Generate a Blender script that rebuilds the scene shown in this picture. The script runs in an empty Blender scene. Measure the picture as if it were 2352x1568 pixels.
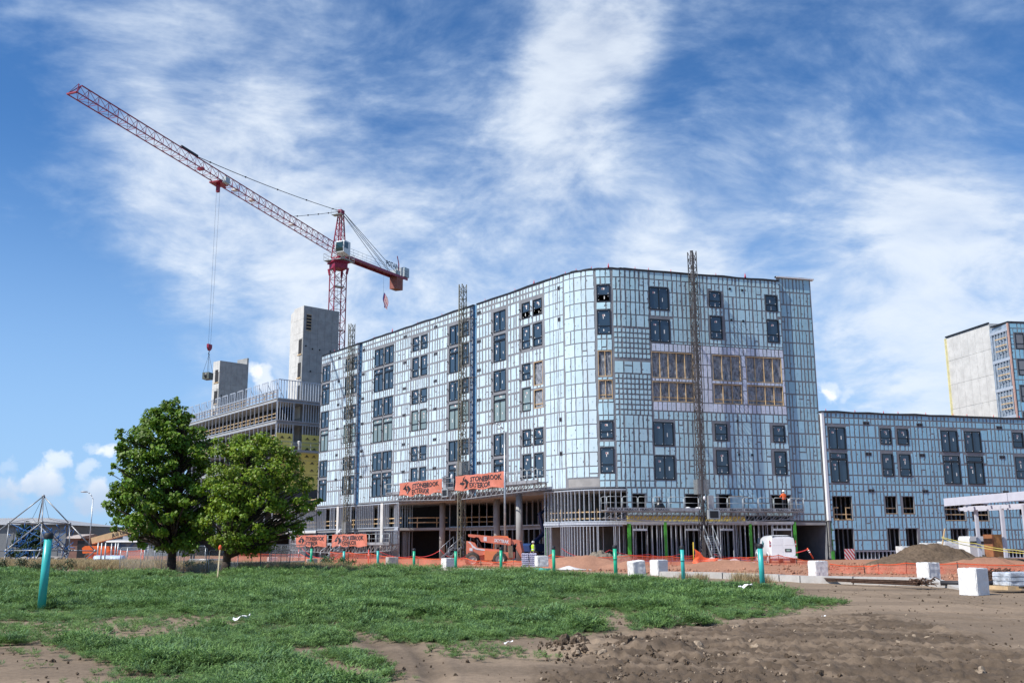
import bpy, bmesh, math, random
import numpy as np
from mathutils import Vector, Matrix

SC = bpy.context.scene
COL = SC.collection
R = math.radians
random.seed(7)
RNG = np.random.default_rng(7)

# ------------------------------------------------------------------ camera
CAM_H = 1.65
PITCH, ROLL = R(11.5), R(0.29)
FW = Vector((0, math.cos(PITCH), math.sin(PITCH)))
UP0 = Vector((0, -math.sin(PITCH), math.cos(PITCH)))
RI0 = Vector((1, 0, 0))
UPV = UP0 * math.cos(ROLL) + RI0 * math.sin(ROLL)
RIV = RI0 * math.cos(ROLL) - UP0 * math.sin(ROLL)
cam_d = bpy.data.cameras.new('camera')
cam_d.sensor_width = 36; cam_d.lens = 35; cam_d.clip_start = 0.1; cam_d.clip_end = 9000
cam = bpy.data.objects.new('camera', cam_d); COL.objects.link(cam)
M = Matrix(((RIV.x, UPV.x, -FW.x, 0), (RIV.y, UPV.y, -FW.y, 0), (RIV.z, UPV.z, -FW.z, CAM_H), (0, 0, 0, 1)))
cam.matrix_world = M
SC.camera = cam

# ------------------------------------------------------------------ light
SUN_EL = R(49)
SUN_H = Vector((-0.88, -0.475)).normalized()           # horizontal direction towards the sun
SUN_DIR = Vector((SUN_H.x * math.cos(SUN_EL), SUN_H.y * math.cos(SUN_EL), math.sin(SUN_EL)))
sun_d = bpy.data.lights.new('sun', 'SUN'); sun_d.energy = 4.6; sun_d.angle = R(0.5); sun_d.color = (1, 0.955, 0.89)
sun = bpy.data.objects.new('sun', sun_d); COL.objects.link(sun)
sun.rotation_euler = (-SUN_DIR).to_track_quat('-Z', 'Y').to_euler()

vs = SC.view_settings
vs.view_transform = 'Standard'; vs.look = 'None'; vs.gamma = 1; vs.exposure = 0.3; vs.use_curve_mapping = False

F_PX = 35 / 36 * 2352                                  # focal length in the units the layout was measured in
def ray(px, py):
    return FW * F_PX + RIV * (px - 1176) + UPV * (784 - py)
def at(px, py, Y):
    d = ray(px, py); t = Y / d.y
    return Vector((d.x * t, Y, CAM_H + d.z * t))
def atz(px, py, z):
    d = ray(px, py); t = (z - CAM_H) / d.z
    return Vector((d.x * t, d.y * t, z))

# ------------------------------------------------------------------ node helpers
class NT:
    def __init__(s, tree): s.t = tree; s.n = tree.nodes; s.l = tree.links
    def add(s, typ, **kw):
        n = s.n.new(typ)
        for k, v in kw.items(): setattr(n, k, v)
        return n
    def put(s, sock, v):
        if v is None: return
        if hasattr(v, 'is_linked') or isinstance(v, bpy.types.NodeSocket): s.l.new(v, sock)
        else: sock.default_value = v
    def math(s, op, a, b=None, c=None, clamp=False):
        n = s.add('ShaderNodeMath', operation=op, use_clamp=clamp)
        s.put(n.inputs[0], a); s.put(n.inputs[1], b); s.put(n.inputs[2], c)
        return n.outputs[0]
    def vmath(s, op, a, b=None, out=0):
        n = s.add('ShaderNodeVectorMath', operation=op)
        s.put(n.inputs[0], a); s.put(n.inputs[1], b)
        return n.outputs[out]
    def noise(s, vec, scale, detail=4, rough=0.55, dist=0.0, out='Fac'):
        n = s.add('ShaderNodeTexNoise'); s.put(n.inputs['Vector'], vec)
        n.inputs['Scale'].default_value = scale; n.inputs['Detail'].default_value = detail
        n.inputs['Roughness'].default_value = rough; n.inputs['Distortion'].default_value = dist
        return n.outputs[out]
    def smooth(s, v, a, b, lo=0.0, hi=1.0):
        n = s.add('ShaderNodeMapRange', interpolation_type='SMOOTHSTEP')
        s.put(n.inputs[0], v); s.put(n.inputs[1], a); s.put(n.inputs[2], b); s.put(n.inputs[3], lo); s.put(n.inputs[4], hi)
        return n.outputs[0]
    def mix(s, f, a, b, blend='MIX'):
        n = s.add('ShaderNodeMix', data_type='RGBA', blend_type=blend)
        s.put(n.inputs[0], f); s.put(n.inputs[6], a); s.put(n.inputs[7], b)
        return n.outputs[2]
    def scale(s, v, k):
        return s.vmath('MULTIPLY', v, k)

def rgb(r, g, b): return (r, g, b, 1.0)

# ------------------------------------------------------------------ sky with clouds
world = bpy.data.worlds.new('World'); SC.world = world; world.use_nodes = True
W = NT(world.node_tree); world.node_tree.nodes.clear()
sky = W.add('ShaderNodeTexSky', sky_type='NISHITA')
sky.sun_disc = False; sky.sun_elevation = SUN_EL; sky.sun_rotation = math.atan2(SUN_H.x, SUN_H.y)
sky.altitude = 1600; sky.air_density = 1.0; sky.dust_density = 0.6; sky.ozone_density = 2.2
SKY_STR = 0.105
gen = W.add('ShaderNodeTexCoord').outputs['Generated']
dirn = W.vmath('NORMALIZE', gen)
sep = W.add('ShaderNodeSeparateXYZ'); W.put(sep.inputs[0], dirn)
zc = W.math('MAXIMUM', sep.outputs[2], 0.0)
inv = W.math('DIVIDE', 1.0, W.math('ADD', zc, 0.36))
comb = W.add('ShaderNodeCombineXYZ')
W.put(comb.inputs[0], W.math('MULTIPLY', sep.outputs[0], inv)); W.put(comb.inputs[1], W.math('MULTIPLY', sep.outputs[1], inv))
plane = comb.outputs[0]                                # the cloud layer seen as a flat sheet overhead
mp = W.add('ShaderNodeMapping'); W.put(mp.inputs[0], plane)
mp.inputs['Rotation'].default_value = (0, 0, R(-20)); mp.inputs['Scale'].default_value = (0.95, 1.1, 1.0)
warp = W.noise(plane, 1.1, 3, 0.5, out='Color')
pw = W.vmath('ADD', mp.outputs[0], W.scale(W.vmath('SUBTRACT', warp, (0.5, 0.5, 0.5)), (0.55, 0.55, 0.55)))
n1 = W.noise(pw, 2.3, 6, 0.58)
n2 = W.noise(pw, 8.5, 6, 0.60)
n3 = W.noise(pw, 26.0, 4, 0.60)
fb = W.math('ADD', W.math('MULTIPLY', n1, 0.47), W.math('ADD', W.math('MULTIPLY', n2, 0.34), W.math('MULTIPLY', n3, 0.19)))
def lobe(px, py, rad_px, weight, d=dirn):
    c = ray(px, py).normalized()
    q = W.vmath('DOT_PRODUCT', d, tuple(c), out=1)
    a = math.cos(rad_px / F_PX)
    return W.math('MULTIPLY', W.smooth(q, a, 1.0), weight)
def total(items):
    t = items[0]
    for i in items[1:]: t = W.math('ADD', t, i)
    return t
LOBES = [(1360, 60, 210, .15), (1330, 190, 210, .12), (1280, 320, 190, .08), (1130, 290, 260, .06), (1000, 440, 330, .06), (560, 330, 480, .07), (380, 100, 460, .07), (560, 590, 420, .11), (260, 580, 260, .08), (900, 700, 340, .11), (620, 760, 300, .06),
         (1450, 590, 330, .10), (1900, 600, 520, .19), (2230, 690, 380, .15), (2120, 850, 220, .09), (1650, 60, 330, .04), (2250, 420, 260, .04), (2200, 80, 260, .03),
         (1760, 330, 380, -.10), (1560, 430, 160, -.05), (2330, 230, 250, -.05), (20, 330, 300, -.13), (130, 760, 330, -.16), (60, 920, 300, -.14), (330, 800, 300, -.06), (2000, 900, 150, -.10), (480, 220, 120, -.05), (30, 1060, 500, -.10)]
cov = W.math('ADD', fb, total([lobe(*l) for l in LOBES]))
cirrus = W.math('MULTIPLY', W.smooth(cov, 0.40, 0.80), W.smooth(n2, 0.15, 0.75, 0.70, 1.12))
cirrus = W.math('MULTIPLY', cirrus, W.smooth(sep.outputs[2], -0.01, 0.10))
# low cumulus heads in the distance
wn = W.noise(dirn, 26, 6, 0.6, out='Color')
dw = W.vmath('NORMALIZE', W.vmath('ADD', dirn, W.scale(W.vmath('SUBTRACT', wn, (0.5, 0.5, 0.5)), (0.055, 0.035, 0.04))))
CUM = [(95, 1103, 44, .8), (55, 1110, 30, .5), (15, 1122, 30, .5), (135, 1118, 34, .6), (215, 1130, 44, .6), (240, 1142, 44, .5), (143, 1060, 32, .6), (205, 1072, 26, .5), (252, 1028, 30, .7), (215, 1026, 20, .4), (40, 1172, 40, .3), (185, 1180, 50, .35), (10, 1150, 30, .3), (120, 1150, 40, .3),
       (605, 872, 40, .6), (575, 856, 26, .5), (1905, 893, 26, .5), (1945, 908, 24, .4), (1900, 912, 24, .4), (20, 1072, 24, .35)]
cum = W.smooth(total([lobe(*c, d=dw) for c in CUM]), 0.08, 0.9)
el = W.math('ADD', sep.outputs[2], W.math('MULTIPLY', W.math('SUBTRACT', W.noise(dirn, 30, 3), 0.5), 0.03))
base_c = W.mix(1.0, sky.outputs[0], (SKY_STR, SKY_STR, SKY_STR, 1), 'MULTIPLY')
base_c = W.mix(1.0, base_c, (0.50, 0.88, 1.20, 1), 'MULTIPLY')
base_c = W.mix(W.smooth(sep.outputs[2], 0.0, 0.40, 0.85, 0.0), base_c, (0.33, 0.51, 0.77, 1))
cl_a = W.mix(W.smooth(cov, 0.50, 0.80), (0.44, 0.57, 0.76, 1), (0.70, 0.765, 0.85, 1))
c1 = W.mix(W.math('MULTIPLY', cirrus, 0.82), base_c, cl_a)
cu_c = W.mix(W.smooth(el, 0.035, 0.085), (0.42, 0.53, 0.70, 1), (0.88, 0.90, 0.93, 1))
c2 = W.mix(W.math('MULTIPLY', cum, 0.9), c1, cu_c)
bg = W.add('ShaderNodeBackground'); W.put(bg.inputs[0], c2); bg.inputs[1].default_value = 1.0
wo = W.add('ShaderNodeOutputWorld'); W.put(wo.inputs[0], bg.outputs[0])

# ------------------------------------------------------------------ materials
MATS = {}
def mat(name, col, rough=0.6, metal=0.0, var=0.12, vscale=3.0, bump=0.0, bscale=30.0, spec=0.5, alpha=None, col2=None, attr=None, coat=0.0, dirt=0.0, dirtcol=(0.25, 0.19, 0.14), transl=0.0):
    if name in MATS: return MATS[name]
    m = bpy.data.materials.new(name); m.use_nodes = True
    T = NT(m.node_tree); b = m.node_tree.nodes['Principled BSDF']
    co = T.add('ShaderNodeTexCoord').outputs['Object']
    geo = T.add('ShaderNodeNewGeometry')
    pos = geo.outputs['Position']
    n = T.noise(pos, vscale, 5, 0.6)
    c = rgb(*col)
    if attr:
        a = T.add('ShaderNodeAttribute', attribute_name=attr); c = a.outputs['Color']
    lo = T.mix(1.0, c, (1 - var, 1 - var, 1 - var, 1), 'MULTIPLY')
    hi = T.mix(1.0, c, (1 + var, 1 + var, 1 + var, 1), 'MULTIPLY') if col2 is None else rgb(*col2)
    cc = T.mix(T.smooth(n, 0.3, 0.7), lo, hi)
    if dirt > 0:
        dn = T.smooth(T.noise(pos, vscale * 2.7, 7, 0.68), 0.48, 0.72)
        cc = T.mix(T.math('MULTIPLY', dn, dirt), cc, rgb(*dirtcol))
    T.put(b.inputs['Base Color'], cc)
    b.inputs['Roughness'].default_value = rough; b.inputs['Metallic'].default_value = metal
    b.inputs['Specular IOR Level'].default_value = spec
    if coat: b.inputs['Coat Weight'].default_value = coat; b.inputs['Coat Roughness'].default_value = 0.08
    if alpha is not None: b.inputs['Alpha'].default_value = alpha
    if bump:
        bn = T.add('ShaderNodeBump'); bn.inputs['Strength'].default_value = bump; bn.inputs['Distance'].default_value = 0.03
        T.put(bn.inputs['Height'], T.noise(pos, bscale, 6, 0.65)); T.put(b.inputs['Normal'], bn.outputs[0])
    if transl:
        tr = T.add('ShaderNodeBsdfTranslucent'); T.put(tr.inputs[0], cc)
        mx = T.add('ShaderNodeMixShader'); mx.inputs[0].default_value = transl
        T.put(mx.inputs[1], b.outputs[0]); T.put(mx.inputs[2], tr.outputs[0])
        out = m.node_tree.nodes['Material Output']; T.put(out.inputs[0], mx.outputs[0])
    MATS[name] = m
    return m

# ------------------------------------------------------------------ mesh helpers
class MB:
    """collects boxes, bars, tubes and prisms; build() links them as ONE mesh object"""
    def __init__(s): s.v = []; s.f = []; s.sm = []
    def poly(s, pts, smooth=False):
        i = len(s.v); s.v += [tuple(p) for p in pts]; s.f.append(tuple(range(i, i + len(pts)))); s.sm.append(smooth)
    def hexa(s, p, smooth=False):            # 8 corners: bottom 0-3, top 4-7
        i = len(s.v); s.v += [tuple(q) for q in p]
        for f in ((3, 2, 1, 0), (4, 5, 6, 7), (0, 1, 5, 4), (1, 2, 6, 5), (2, 3, 7, 6), (3, 0, 4, 7)):
            s.f.append(tuple(i + k for k in f)); s.sm.append(smooth)
    def box(s, x0, x1, y0, y1, z0, z1):
        s.hexa([(x0, y0, z0), (x1, y0, z0), (x1, y1, z0), (x0, y1, z0), (x0, y0, z1), (x1, y0, z1), (x1, y1, z1), (x0, y1, z1)])
        return s
    def obox(s, o, ax, ay, az):              # origin corner plus three edge vectors
        o, ax, ay, az = Vector(o), Vector(ax), Vector(ay), Vector(az)
        s.hexa([o, o + ax, o + ax + ay, o + ay, o + az, o + ax + az, o + ax + ay + az, o + ay + az]); return s
    def bar(s, a, b, w, h=None, up=(0, 0, 1)):
        a, b = Vector(a), Vector(b); h = w if h is None else h
        d = (b - a); 
        if d.length < 1e-6: return s
        d.normalize(); u = Vector(up)
        if abs(d.dot(u)) > 0.98: u = Vector((0, 1, 0)) if abs(d.y) < 0.9 else Vector((1, 0, 0))
        x = d.cross(u).normalized() * (w / 2); y = x.cross(d).normalized() * (h / 2)
        s.hexa([a - x - y, a + x - y, a + x + y, a - x + y, b - x - y, b + x - y, b + x + y, b - x + y]); return s
    def tube(s, a, b, r, n=8, r2=None, caps=True, smooth=True):
        a, b = Vector(a), Vector(b); r2 = r if r2 is None else r2
        d = (b - a)
        if d.length < 1e-6: return s
        d.normalize(); u = Vector((0, 0, 1)) if abs(d.z) < 0.9 else Vector((1, 0, 0))
        x = d.cross(u).normalized(); y = d.cross(x).normalized(); i = len(s.v)
        for k in range(n):
            t = 2 * math.pi * k / n; o = x * math.cos(t) + y * math.sin(t)
            s.v.append(tuple(a + o * r)); s.v.append(tuple(b + o * r2))
        for k in range(n):
            p, q = i + 2 * k, i + 2 * ((k + 1) % n); s.f.append((p, q, q + 1, p + 1)); s.sm.append(smooth)
        if caps:
            s.f.append(tuple(i + 2 * k for k in range(n - 1, -1, -1))); s.sm.append(False)
            s.f.append(tuple(i + 2 * k + 1 for k in range(n))); s.sm.append(False)
        return s
    def path(s, pts, r, n=6):
        for a, b in zip(pts[:-1], pts[1:]): s.tube(a, b, r, n)
        return s
    def sphere(s, c, r, nu=10, nv=7, sz=(1, 1, 1)):
        c = Vector(c); i = len(s.v)
        for j in range(nv + 1):
            ph = math.pi * j / nv
            for k in range(nu):
                t = 2 * math.pi * k / nu
                s.v.append((c.x + r * sz[0] * math.sin(ph) * math.cos(t), c.y + r * sz[1] * math.sin(ph) * math.sin(t), c.z + r * sz[2] * math.cos(ph)))
        for j in range(nv):
            for k in range(nu):
                k2 = (k + 1) % nu
                s.f.append((i + j * nu + k, i + (j + 1) * nu + k, i + (j + 1) * nu + k2, i + j * nu + k2)); s.sm.append(True)
        return s
    def prism(s, poly, axis_pt, ax, ay, az):   # 2-D outline extruded along az
        o, ax, ay, az = Vector(axis_pt), Vector(ax), Vector(ay), Vector(az); n = len(poly); i = len(s.v)
        for (u, v) in poly: s.v.append(tuple(o + ax * u + ay * v))
        for (u, v) in poly: s.v.append(tuple(o + ax * u + ay * v + az))
        s.f.append(tuple(range(i + n - 1, i - 1, -1))); s.sm.append(False)
        s.f.append(tuple(range(i + n, i + 2 * n))); s.sm.append(False)
        for k in range(n):
            k2 = (k + 1) % n; s.f.append((i + k, i + k2, i + n + k2, i + n + k)); s.sm.append(False)
        return s
    def lathe(s, prof, c, n=16, axis='Z'):
        c = Vector(c); i = len(s.v); m = len(prof)
        for (r, h) in prof:
            for k in range(n):
                t = 2 * math.pi * k / n; a, b = r * math.cos(t), r * math.sin(t)
                s.v.append(tuple(c + (Vector((a, b, h)) if axis == 'Z' else Vector((h, a, b)) if axis == 'X' else Vector((a, h, b)))))
        for j in range(m - 1):
            for k in range(n):
                k2 = (k + 1) % n; s.f.append((i + j * n + k, i + j * n + k2, i + (j + 1) * n + k2, i + (j + 1) * n + k)); s.sm.append(True)
        return s
    def mesh(s, name, m=None):
        me = bpy.data.meshes.new(name); me.from_pydata(s.v, [], s.f)
        if s.sm: me.polygons.foreach_set('use_smooth', s.sm)
        if m: me.materials.append(m)
        me.update(); return me
    def build(s, name, m, parent=None, loc=None, rz=None, normals=True):
        me = s.mesh(name, m)
        if normals:
            bm = bmesh.new(); bm.from_mesh(me); bmesh.ops.recalc_face_normals(bm, faces=bm.faces); bm.to_mesh(me); bm.free()
        return link(name, me, parent, loc, rz)

def link(name, me, parent=None, loc=None, rz=None):
    o = bpy.data.objects.new(name, me); COL.objects.link(o)
    if parent is not None: o.parent = parent
    if loc is not None: o.location = loc
    if rz is not None: o.rotation_euler = (0, 0, rz)
    return o
def tag(o, label=None, cat=None, group=None, kind=None):
    if label: o['label'] = label
    if cat: o['category'] = cat
    if group: o['group'] = group
    if kind: o['kind'] = kind
    return o
def empty(name, loc=(0, 0, 0), rz=0, label=None, cat=None, group=None):
    o = bpy.data.objects.new(name, None); COL.objects.link(o); o.location = loc; o.rotation_euler = (0, 0, rz)
    return tag(o, label, cat, group)
KIDS = {}
def copy_tree(o, parent=None):
    c = o.copy(); COL.objects.link(c)
    if parent is not None: c.parent = parent
    for ch in [x for x in bpy.data.objects if x.parent == o]: copy_tree(ch, c)
    return c
def text_mb(body, size, bold=0.0):
    """outline of some lettering, as flat triangles in the XZ plane (x right, z up), left/bottom at 0"""
    cu = bpy.data.curves.new('lettering', 'FONT'); cu.body = body; cu.size = size; cu.offset = bold; cu.resolution_u = 2
    ob = bpy.data.objects.new('lettering', cu); COL.objects.link(ob)
    bpy.context.view_layer.update()
    me = bpy.data.meshes.new_from_object(ob.evaluated_get(bpy.context.evaluated_depsgraph_get()))
    vs_ = [(v.co.x, v.co.y) for v in me.vertices]; fs = [tuple(p.vertices) for p in me.polygons]
    bpy.data.objects.remove(ob); bpy.data.curves.remove(cu); bpy.data.meshes.remove(me)
    return vs_, fs
def lettering(name, body, size, m, parent, o, ax, az, bold=0.0, sx=1.0, warp=None):
    vs_, fs = text_mb(body, size, bold); mb = MB(); o, ax, az = Vector(o), Vector(ax), Vector(az)
    pts = []
    for (u, v) in vs_:
        p = o + ax * (u * sx) + az * v
        pts.append(tuple(warp(u * sx, v, p)) if warp else tuple(p))
    mb.v = pts; mb.f = fs; mb.sm = [False] * len(fs)
    return mb.build(name, m, parent, normals=False)

# value noise for shaping meshes
def _h(ix, iy, seed):
    n = (ix.astype(np.int64) * 374761393 + iy.astype(np.int64) * 668265263 + seed * 1442695041) & 0xffffffff
    n = ((n ^ (n >> 13)) * 1274126177) & 0xffffffff
    return ((n ^ (n >> 16)) & 0xffff) / 65535.0
def vnoise(x, y, seed=0):
    x = np.asarray(x, float); y = np.asarray(y, float)
    ix, iy = np.floor(x), np.floor(y); fx, fy = x - ix, y - iy
    fx = fx * fx * (3 - 2 * fx); fy = fy * fy * (3 - 2 * fy)
    a, b, c, d = _h(ix, iy, seed), _h(ix + 1, iy, seed), _h(ix, iy + 1, seed), _h(ix + 1, iy + 1, seed)
    return (a * (1 - fx) + b * fx) * (1 - fy) + (c * (1 - fx) + d * fx) * fy
def fbm(x, y, seed=0, oct=4, gain=0.5):
    t = 0; a = 1; s = 0
    for k in range(oct):
        t = t + a * vnoise(x * 2 ** k, y * 2 ** k, seed + 17 * k); s += a; a *= gain
    return t / s
def np_mesh(name, v, f, m, parent=None, smooth=False, cols=None):
    """v (n,3), f (m,3|4) arrays -> object"""
    me = bpy.data.meshes.new(name); n, k = len(v), f.shape[1]
    me.vertices.add(n); me.vertices.foreach_set('co', np.asarray(v, np.float32).ravel())
    me.loops.add(f.size); me.loops.foreach_set('vertex_index', f.astype(np.int32).ravel())
    me.polygons.add(len(f)); me.polygons.foreach_set('loop_start', np.arange(0, f.size, k, dtype=np.int32))
    me.polygons.foreach_set('loop_total', np.full(len(f), k, np.int32))
    if smooth: me.polygons.foreach_set('use_smooth', np.ones(len(f), bool))
    me.update(calc_edges=True)
    if cols is not None:
        a = me.attributes.new('tint', 'FLOAT_COLOR', 'POINT')
        a.data.foreach_set('color', np.c_[cols, np.ones(n)].astype(np.float32).ravel())
    me.materials.append(m); me.validate()
    return link(name, me, parent)
def inpoly(x, y, poly):
    x = np.asarray(x); y = np.asarray(y); c = np.zeros(x.shape, bool); n = len(poly)
    for i in range(n):
        x0, y0 = poly[i]; x1, y1 = poly[(i + 1) % n]
        if y0 == y1: continue
        k = ((y0 > y) != (y1 > y)) & (x < (x1 - x0) * (y - y0) / (y1 - y0) + x0); c ^= k
    return c
def polydist(x, y, poly):
    x = np.asarray(x, float); y = np.asarray(y, float); d = np.full(x.shape, 1e9); n = len(poly)
    for i in range(n):
        x0, y0 = poly[i]; x1, y1 = poly[(i + 1) % n]; dx, dy = x1 - x0, y1 - y0
        t = np.clip(((x - x0) * dx + (y - y0) * dy) / (dx * dx + dy * dy + 1e-9), 0, 1)
        d = np.minimum(d, np.hypot(x - x0 - t * dx, y - y0 - t * dy))
    return np.where(inpoly(x, y, poly), d, -d)
cy = SC.cycles; cy.max_bounces = 5; cy.diffuse_bounces = 3; cy.glossy_bounces = 2; cy.transmission_bounces = 2; cy.transparent_max_bounces = 8; cy.caustics_reflective = False; cy.caustics_refractive = False
world.cycles.sampling_method = 'MANUAL'; world.cycles.sample_map_resolution = 512
# ------------------------------------------------------------------ the ground
def px_poly(pts, z=0.1): return [tuple(atz(x, y, z)[:2]) for x, y in pts]
WEED = px_poly([(-500, 1312), (0, 1311), (300, 1319), (480, 1321), (560, 1314), (660, 1306), (900, 1307), (1100, 1312), (1280, 1320), (1440, 1327), (1580, 1337), (1700, 1346), (1800, 1351), (1870, 1362), (1915, 1376), (1890, 1395),
                (1800, 1404), (1720, 1410), (1640, 1424), (1560, 1430), (1480, 1440), (1400, 1450), (1330, 1470), (1300, 1498), (1200, 1508), (1080, 1520), (1000, 1545), (960, 1600), (-300, 1640), (-900, 1500)])
BARE = [px_poly(p) for p in (
    [(-60, 1472), (90, 1470), (180, 1490), (290, 1520), (330, 1545), (250, 1560), (150, 1600), (-80, 1620)],
    [(765, 1428), (830, 1440), (900, 1462), (990, 1490), (1120, 1505), (1250, 1502), (1120, 1530), (1000, 1570), (860, 1600), (900, 1530), (850, 1495), (800, 1462)],
    [(660, 1460), (690, 1462), (735, 1490), (790, 1510), (860, 1530), (850, 1560), (760, 1540), (700, 1510)],
    [(1150, 1470), (1230, 1455), (1300, 1470), (1290, 1490), (1200, 1490)],
    [(1340, 1415), (1400, 1410), (1500, 1425), (1420, 1440), (1360, 1430)],
    [(1530, 1405), (1610, 1400), (1650, 1412), (1560, 1420)],
    [(585, 1462), (620, 1458), (640, 1475), (600, 1482)])]
TILL = px_poly([(1120, 1640), (1210, 1560), (1310, 1505), (1400, 1478), (1400, 1455), (1560, 1432), (1700, 1422), (1850, 1406), (2000, 1402), (2100, 1414), (2190, 1440), (2280, 1462), (2420, 1500), (2500, 1640)])
SITE = px_poly([(640, 1299), (900, 1301), (1200, 1307), (1500, 1318), (1850, 1327), (2080, 1333), (2160, 1330), (2400, 1345), (2800, 1345)]) + [(70, 82), (60, 130), (-20, 135), (-60, 160), (-60, 90), (-40, 84)]

def smooth01(a, b, v):
    t = np.clip((v - a) / (b - a), 0, 1); return t * t * (3 - 2 * t)
def base_z(x, y):
    y = np.asarray(y, float); return 0.1 * smooth01(30, 60, y) + 0.05 * smooth01(60, 80, y)
def gz(x, y): return float(base_z(x, y))
def weed_cover(x, y):
    """0..1, how thick the weeds stand at a place"""
    wob = (fbm(x * 0.9, y * 0.9, 3, 4) - 0.5) * 2.6 * (0.5 + np.clip(np.asarray(y) / 40, 0, 1.5))
    d = polydist(x, y, WEED) + wob * 0.6
    c = smooth01(-0.25, 0.9, d)
    for p in BARE:
        e = polydist(x, y, p) + wob * 0.35
        c = c * (1 - 0.97 * smooth01(-0.35, 0.25, e))
    thin = smooth01(0.40, 0.58, fbm(x * 0.42 + 9, y * 0.42, 11, 4))
    fine = smooth01(0.36, 0.56, fbm(x * 1.5 + 3, y * 1.5, 15, 3))
    near = 1 - smooth01(19, 36, np.asarray(y, float))
    return c * (1 - (0.25 + .6 * near) * (1 - thin)) * (1 - (0.15 + .5 * near) * (1 - fine))
def ground_mesh():
    ang = np.concatenate([np.linspace(-180, -48, 34)[:-1], np.linspace(-48, 48, 640), np.linspace(48, 180, 34)[1:]])
    th = np.radians(ang)
    r = np.concatenate([[0.4, 3, 6, 8], np.geomspace(9.5, 120, 440), np.geomspace(125, 6000, 40)])
    A, Rr = np.meshgrid(th, r); x = (Rr * np.sin(A)).ravel(); y = (Rr * np.cos(A)).ravel()
    z = base_z(x, y); fade = 1 - smooth01(70, 130, np.hypot(x, y))
    till = smooth01(-0.4, 0.5, polydist(x, y, TILL) + (fbm(x, y, 5) - .5) * 1.4)
    site = smooth01(-0.5, 0.8, polydist(x, y, SITE))
    rut = np.sin((y * 0.90 + x * 0.42) * 8.5 + 3.0 * fbm(x * .4, y * .4, 8)) * 0.5 + 0.5; rut = rut ** .7 * (0.55 + .45 * smooth01(.4, .6, fbm(x * .35 + y * .2, y * .9, 18)))
    z = z + fade * (0.10 * (fbm(x * .35, y * .35, 21) - .5) + 0.035 * (fbm(x * 2.2, y * 2.2, 22) - .5))
    clod = fbm(x * 5.5, y * 5.5, 31, 4, 0.75)
    z = z + till * fade * (0.085 * rut * fbm(x * .8, y * .8, 33) + 0.22 * np.maximum(clod - .53, 0) + 0.09 * (clod - .5) + .045 * (fbm(x * 16, y * 16, 35, 2, .8) - .5))
    # the bank of churned earth along the edge of the weeds
    bank = polydist(x, y, px_poly([(1285, 1480), (1330, 1462), (1420, 1463), (1560, 1478), (1580, 1490), (1460, 1496), (1330, 1496)]))
    z = z + 0.20 * smooth01(-0.5, 0.3, bank) * (0.3 + 1.2 * np.maximum(fbm(x * 3, y * 3, 41, 4, .6) - .3, 0))
    bank2 = polydist(x, y, px_poly([(2040, 1408), (2150, 1420), (2290, 1445), (2270, 1452), (2120, 1434), (2020, 1418)]))
    z = z + 0.08 * smooth01(-0.4, 0.2, bank2) * (0.3 + np.maximum(fbm(x * 3, y * 3, 43, 4, .6) - .3, 0))
    red = smooth01(-0.4, 0.4, site) 
    # heaps of red earth behind the safety netting
    for (px_, Y_, h_, rx_, ry_) in ((1345, 66, .75, 3.0, 2.2), (1440, 63, .45, 2.0, 1.5), (1250, 67, .35, 2.2, 1.6), (1690, 63, .45, 2.6, 1.3), (1610, 64, .3, 2.2, 1.4), (2270, 64, .55, 3.5, 2.0), (700, 80, .3, 3, 2)):
        c = at(px_, 1290, Y_); e = ((x - c.x) / rx_) ** 2 + ((y - c.y) / ry_) ** 2
        z = z + h_ * np.exp(-e * 1.6) * (0.75 + 0.5 * fbm(x * 1.7, y * 1.7, 51))
    tan_ = np.array([.255, .192, .135]); brown = np.array([.112, .083, .058]); redc = np.array([.35, .185, .12]); und = np.array([.17, .15, .09])
    n1 = fbm(x * .8, y * .8, 61)[:, None]; n2 = fbm(x * 5, y * 5, 63)[:, None]
    col = tan_ * (0.82 + .36 * n1)
    damp = smooth01(.42, .62, fbm(x * .22, y * .5, 65))[:, None]
    col = col * (1 - .22 * damp)
    cov = weed_cover(x, y)[:, None]
    col = col * (1 - .8 * cov) + und * .8 * cov
    t3 = till[:, None]; dry = smooth01(.50, .68, rut * .35 + .65 * fbm(x * .45 + y * .25, y * 2.6 + x * .9, 71, 4))[:, None]
    col = col * (1 - t3) + t3 * (brown * (.8 + .4 * n2) * (1 - .35 * dry) + tan_ * .45 * dry)
    s3 = site[:, None]; col = col * (1 - s3) + s3 * redc * (.78 + .44 * n1)
    # wheel tracks sweeping past the kerb
    for (px0, py0, px1, py1, px2, py2) in ((1500, 1440, 1950, 1385, 2420, 1420), (1480, 1450, 1950, 1394, 2420, 1436), (1900, 1352, 2150, 1372, 2420, 1395), (1880, 1360, 2150, 1380, 2420, 1406), (880, 1600, 940, 1500, 800, 1440), (980, 1600, 1010, 1500, 850, 1436)):
        A, Bq, Cq = (np.array(atz(a_, b_, 0)[:2]) for a_, b_ in ((px0, py0), (px1, py1), (px2, py2))); dd = np.full(x.shape, 9.)
        for t_ in np.linspace(0, 1, 60): q = (1 - t_) ** 2 * A + 2 * t_ * (1 - t_) * Bq + t_ * t_ * Cq; dd = np.minimum(dd, np.hypot(x - q[0], y - q[1]))
        k_ = np.exp(-(dd / .2) ** 2) * (1 - cov[:, 0]); z = z - .035 * k_ + .02 * np.exp(-((dd - .34) / .1) ** 2); col = col * (1 - .28 * k_[:, None] * (.6 + .8 * n2))
    far = smooth01(110, 300, np.hypot(x, y))[:, None]; col = col * (1 - far) + far * np.array([.14, .15, .085])
    nr, na = len(r), len(th); i = (np.arange(nr - 1)[:, None] * na + np.arange(na - 1)[None, :]).ravel()
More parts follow.
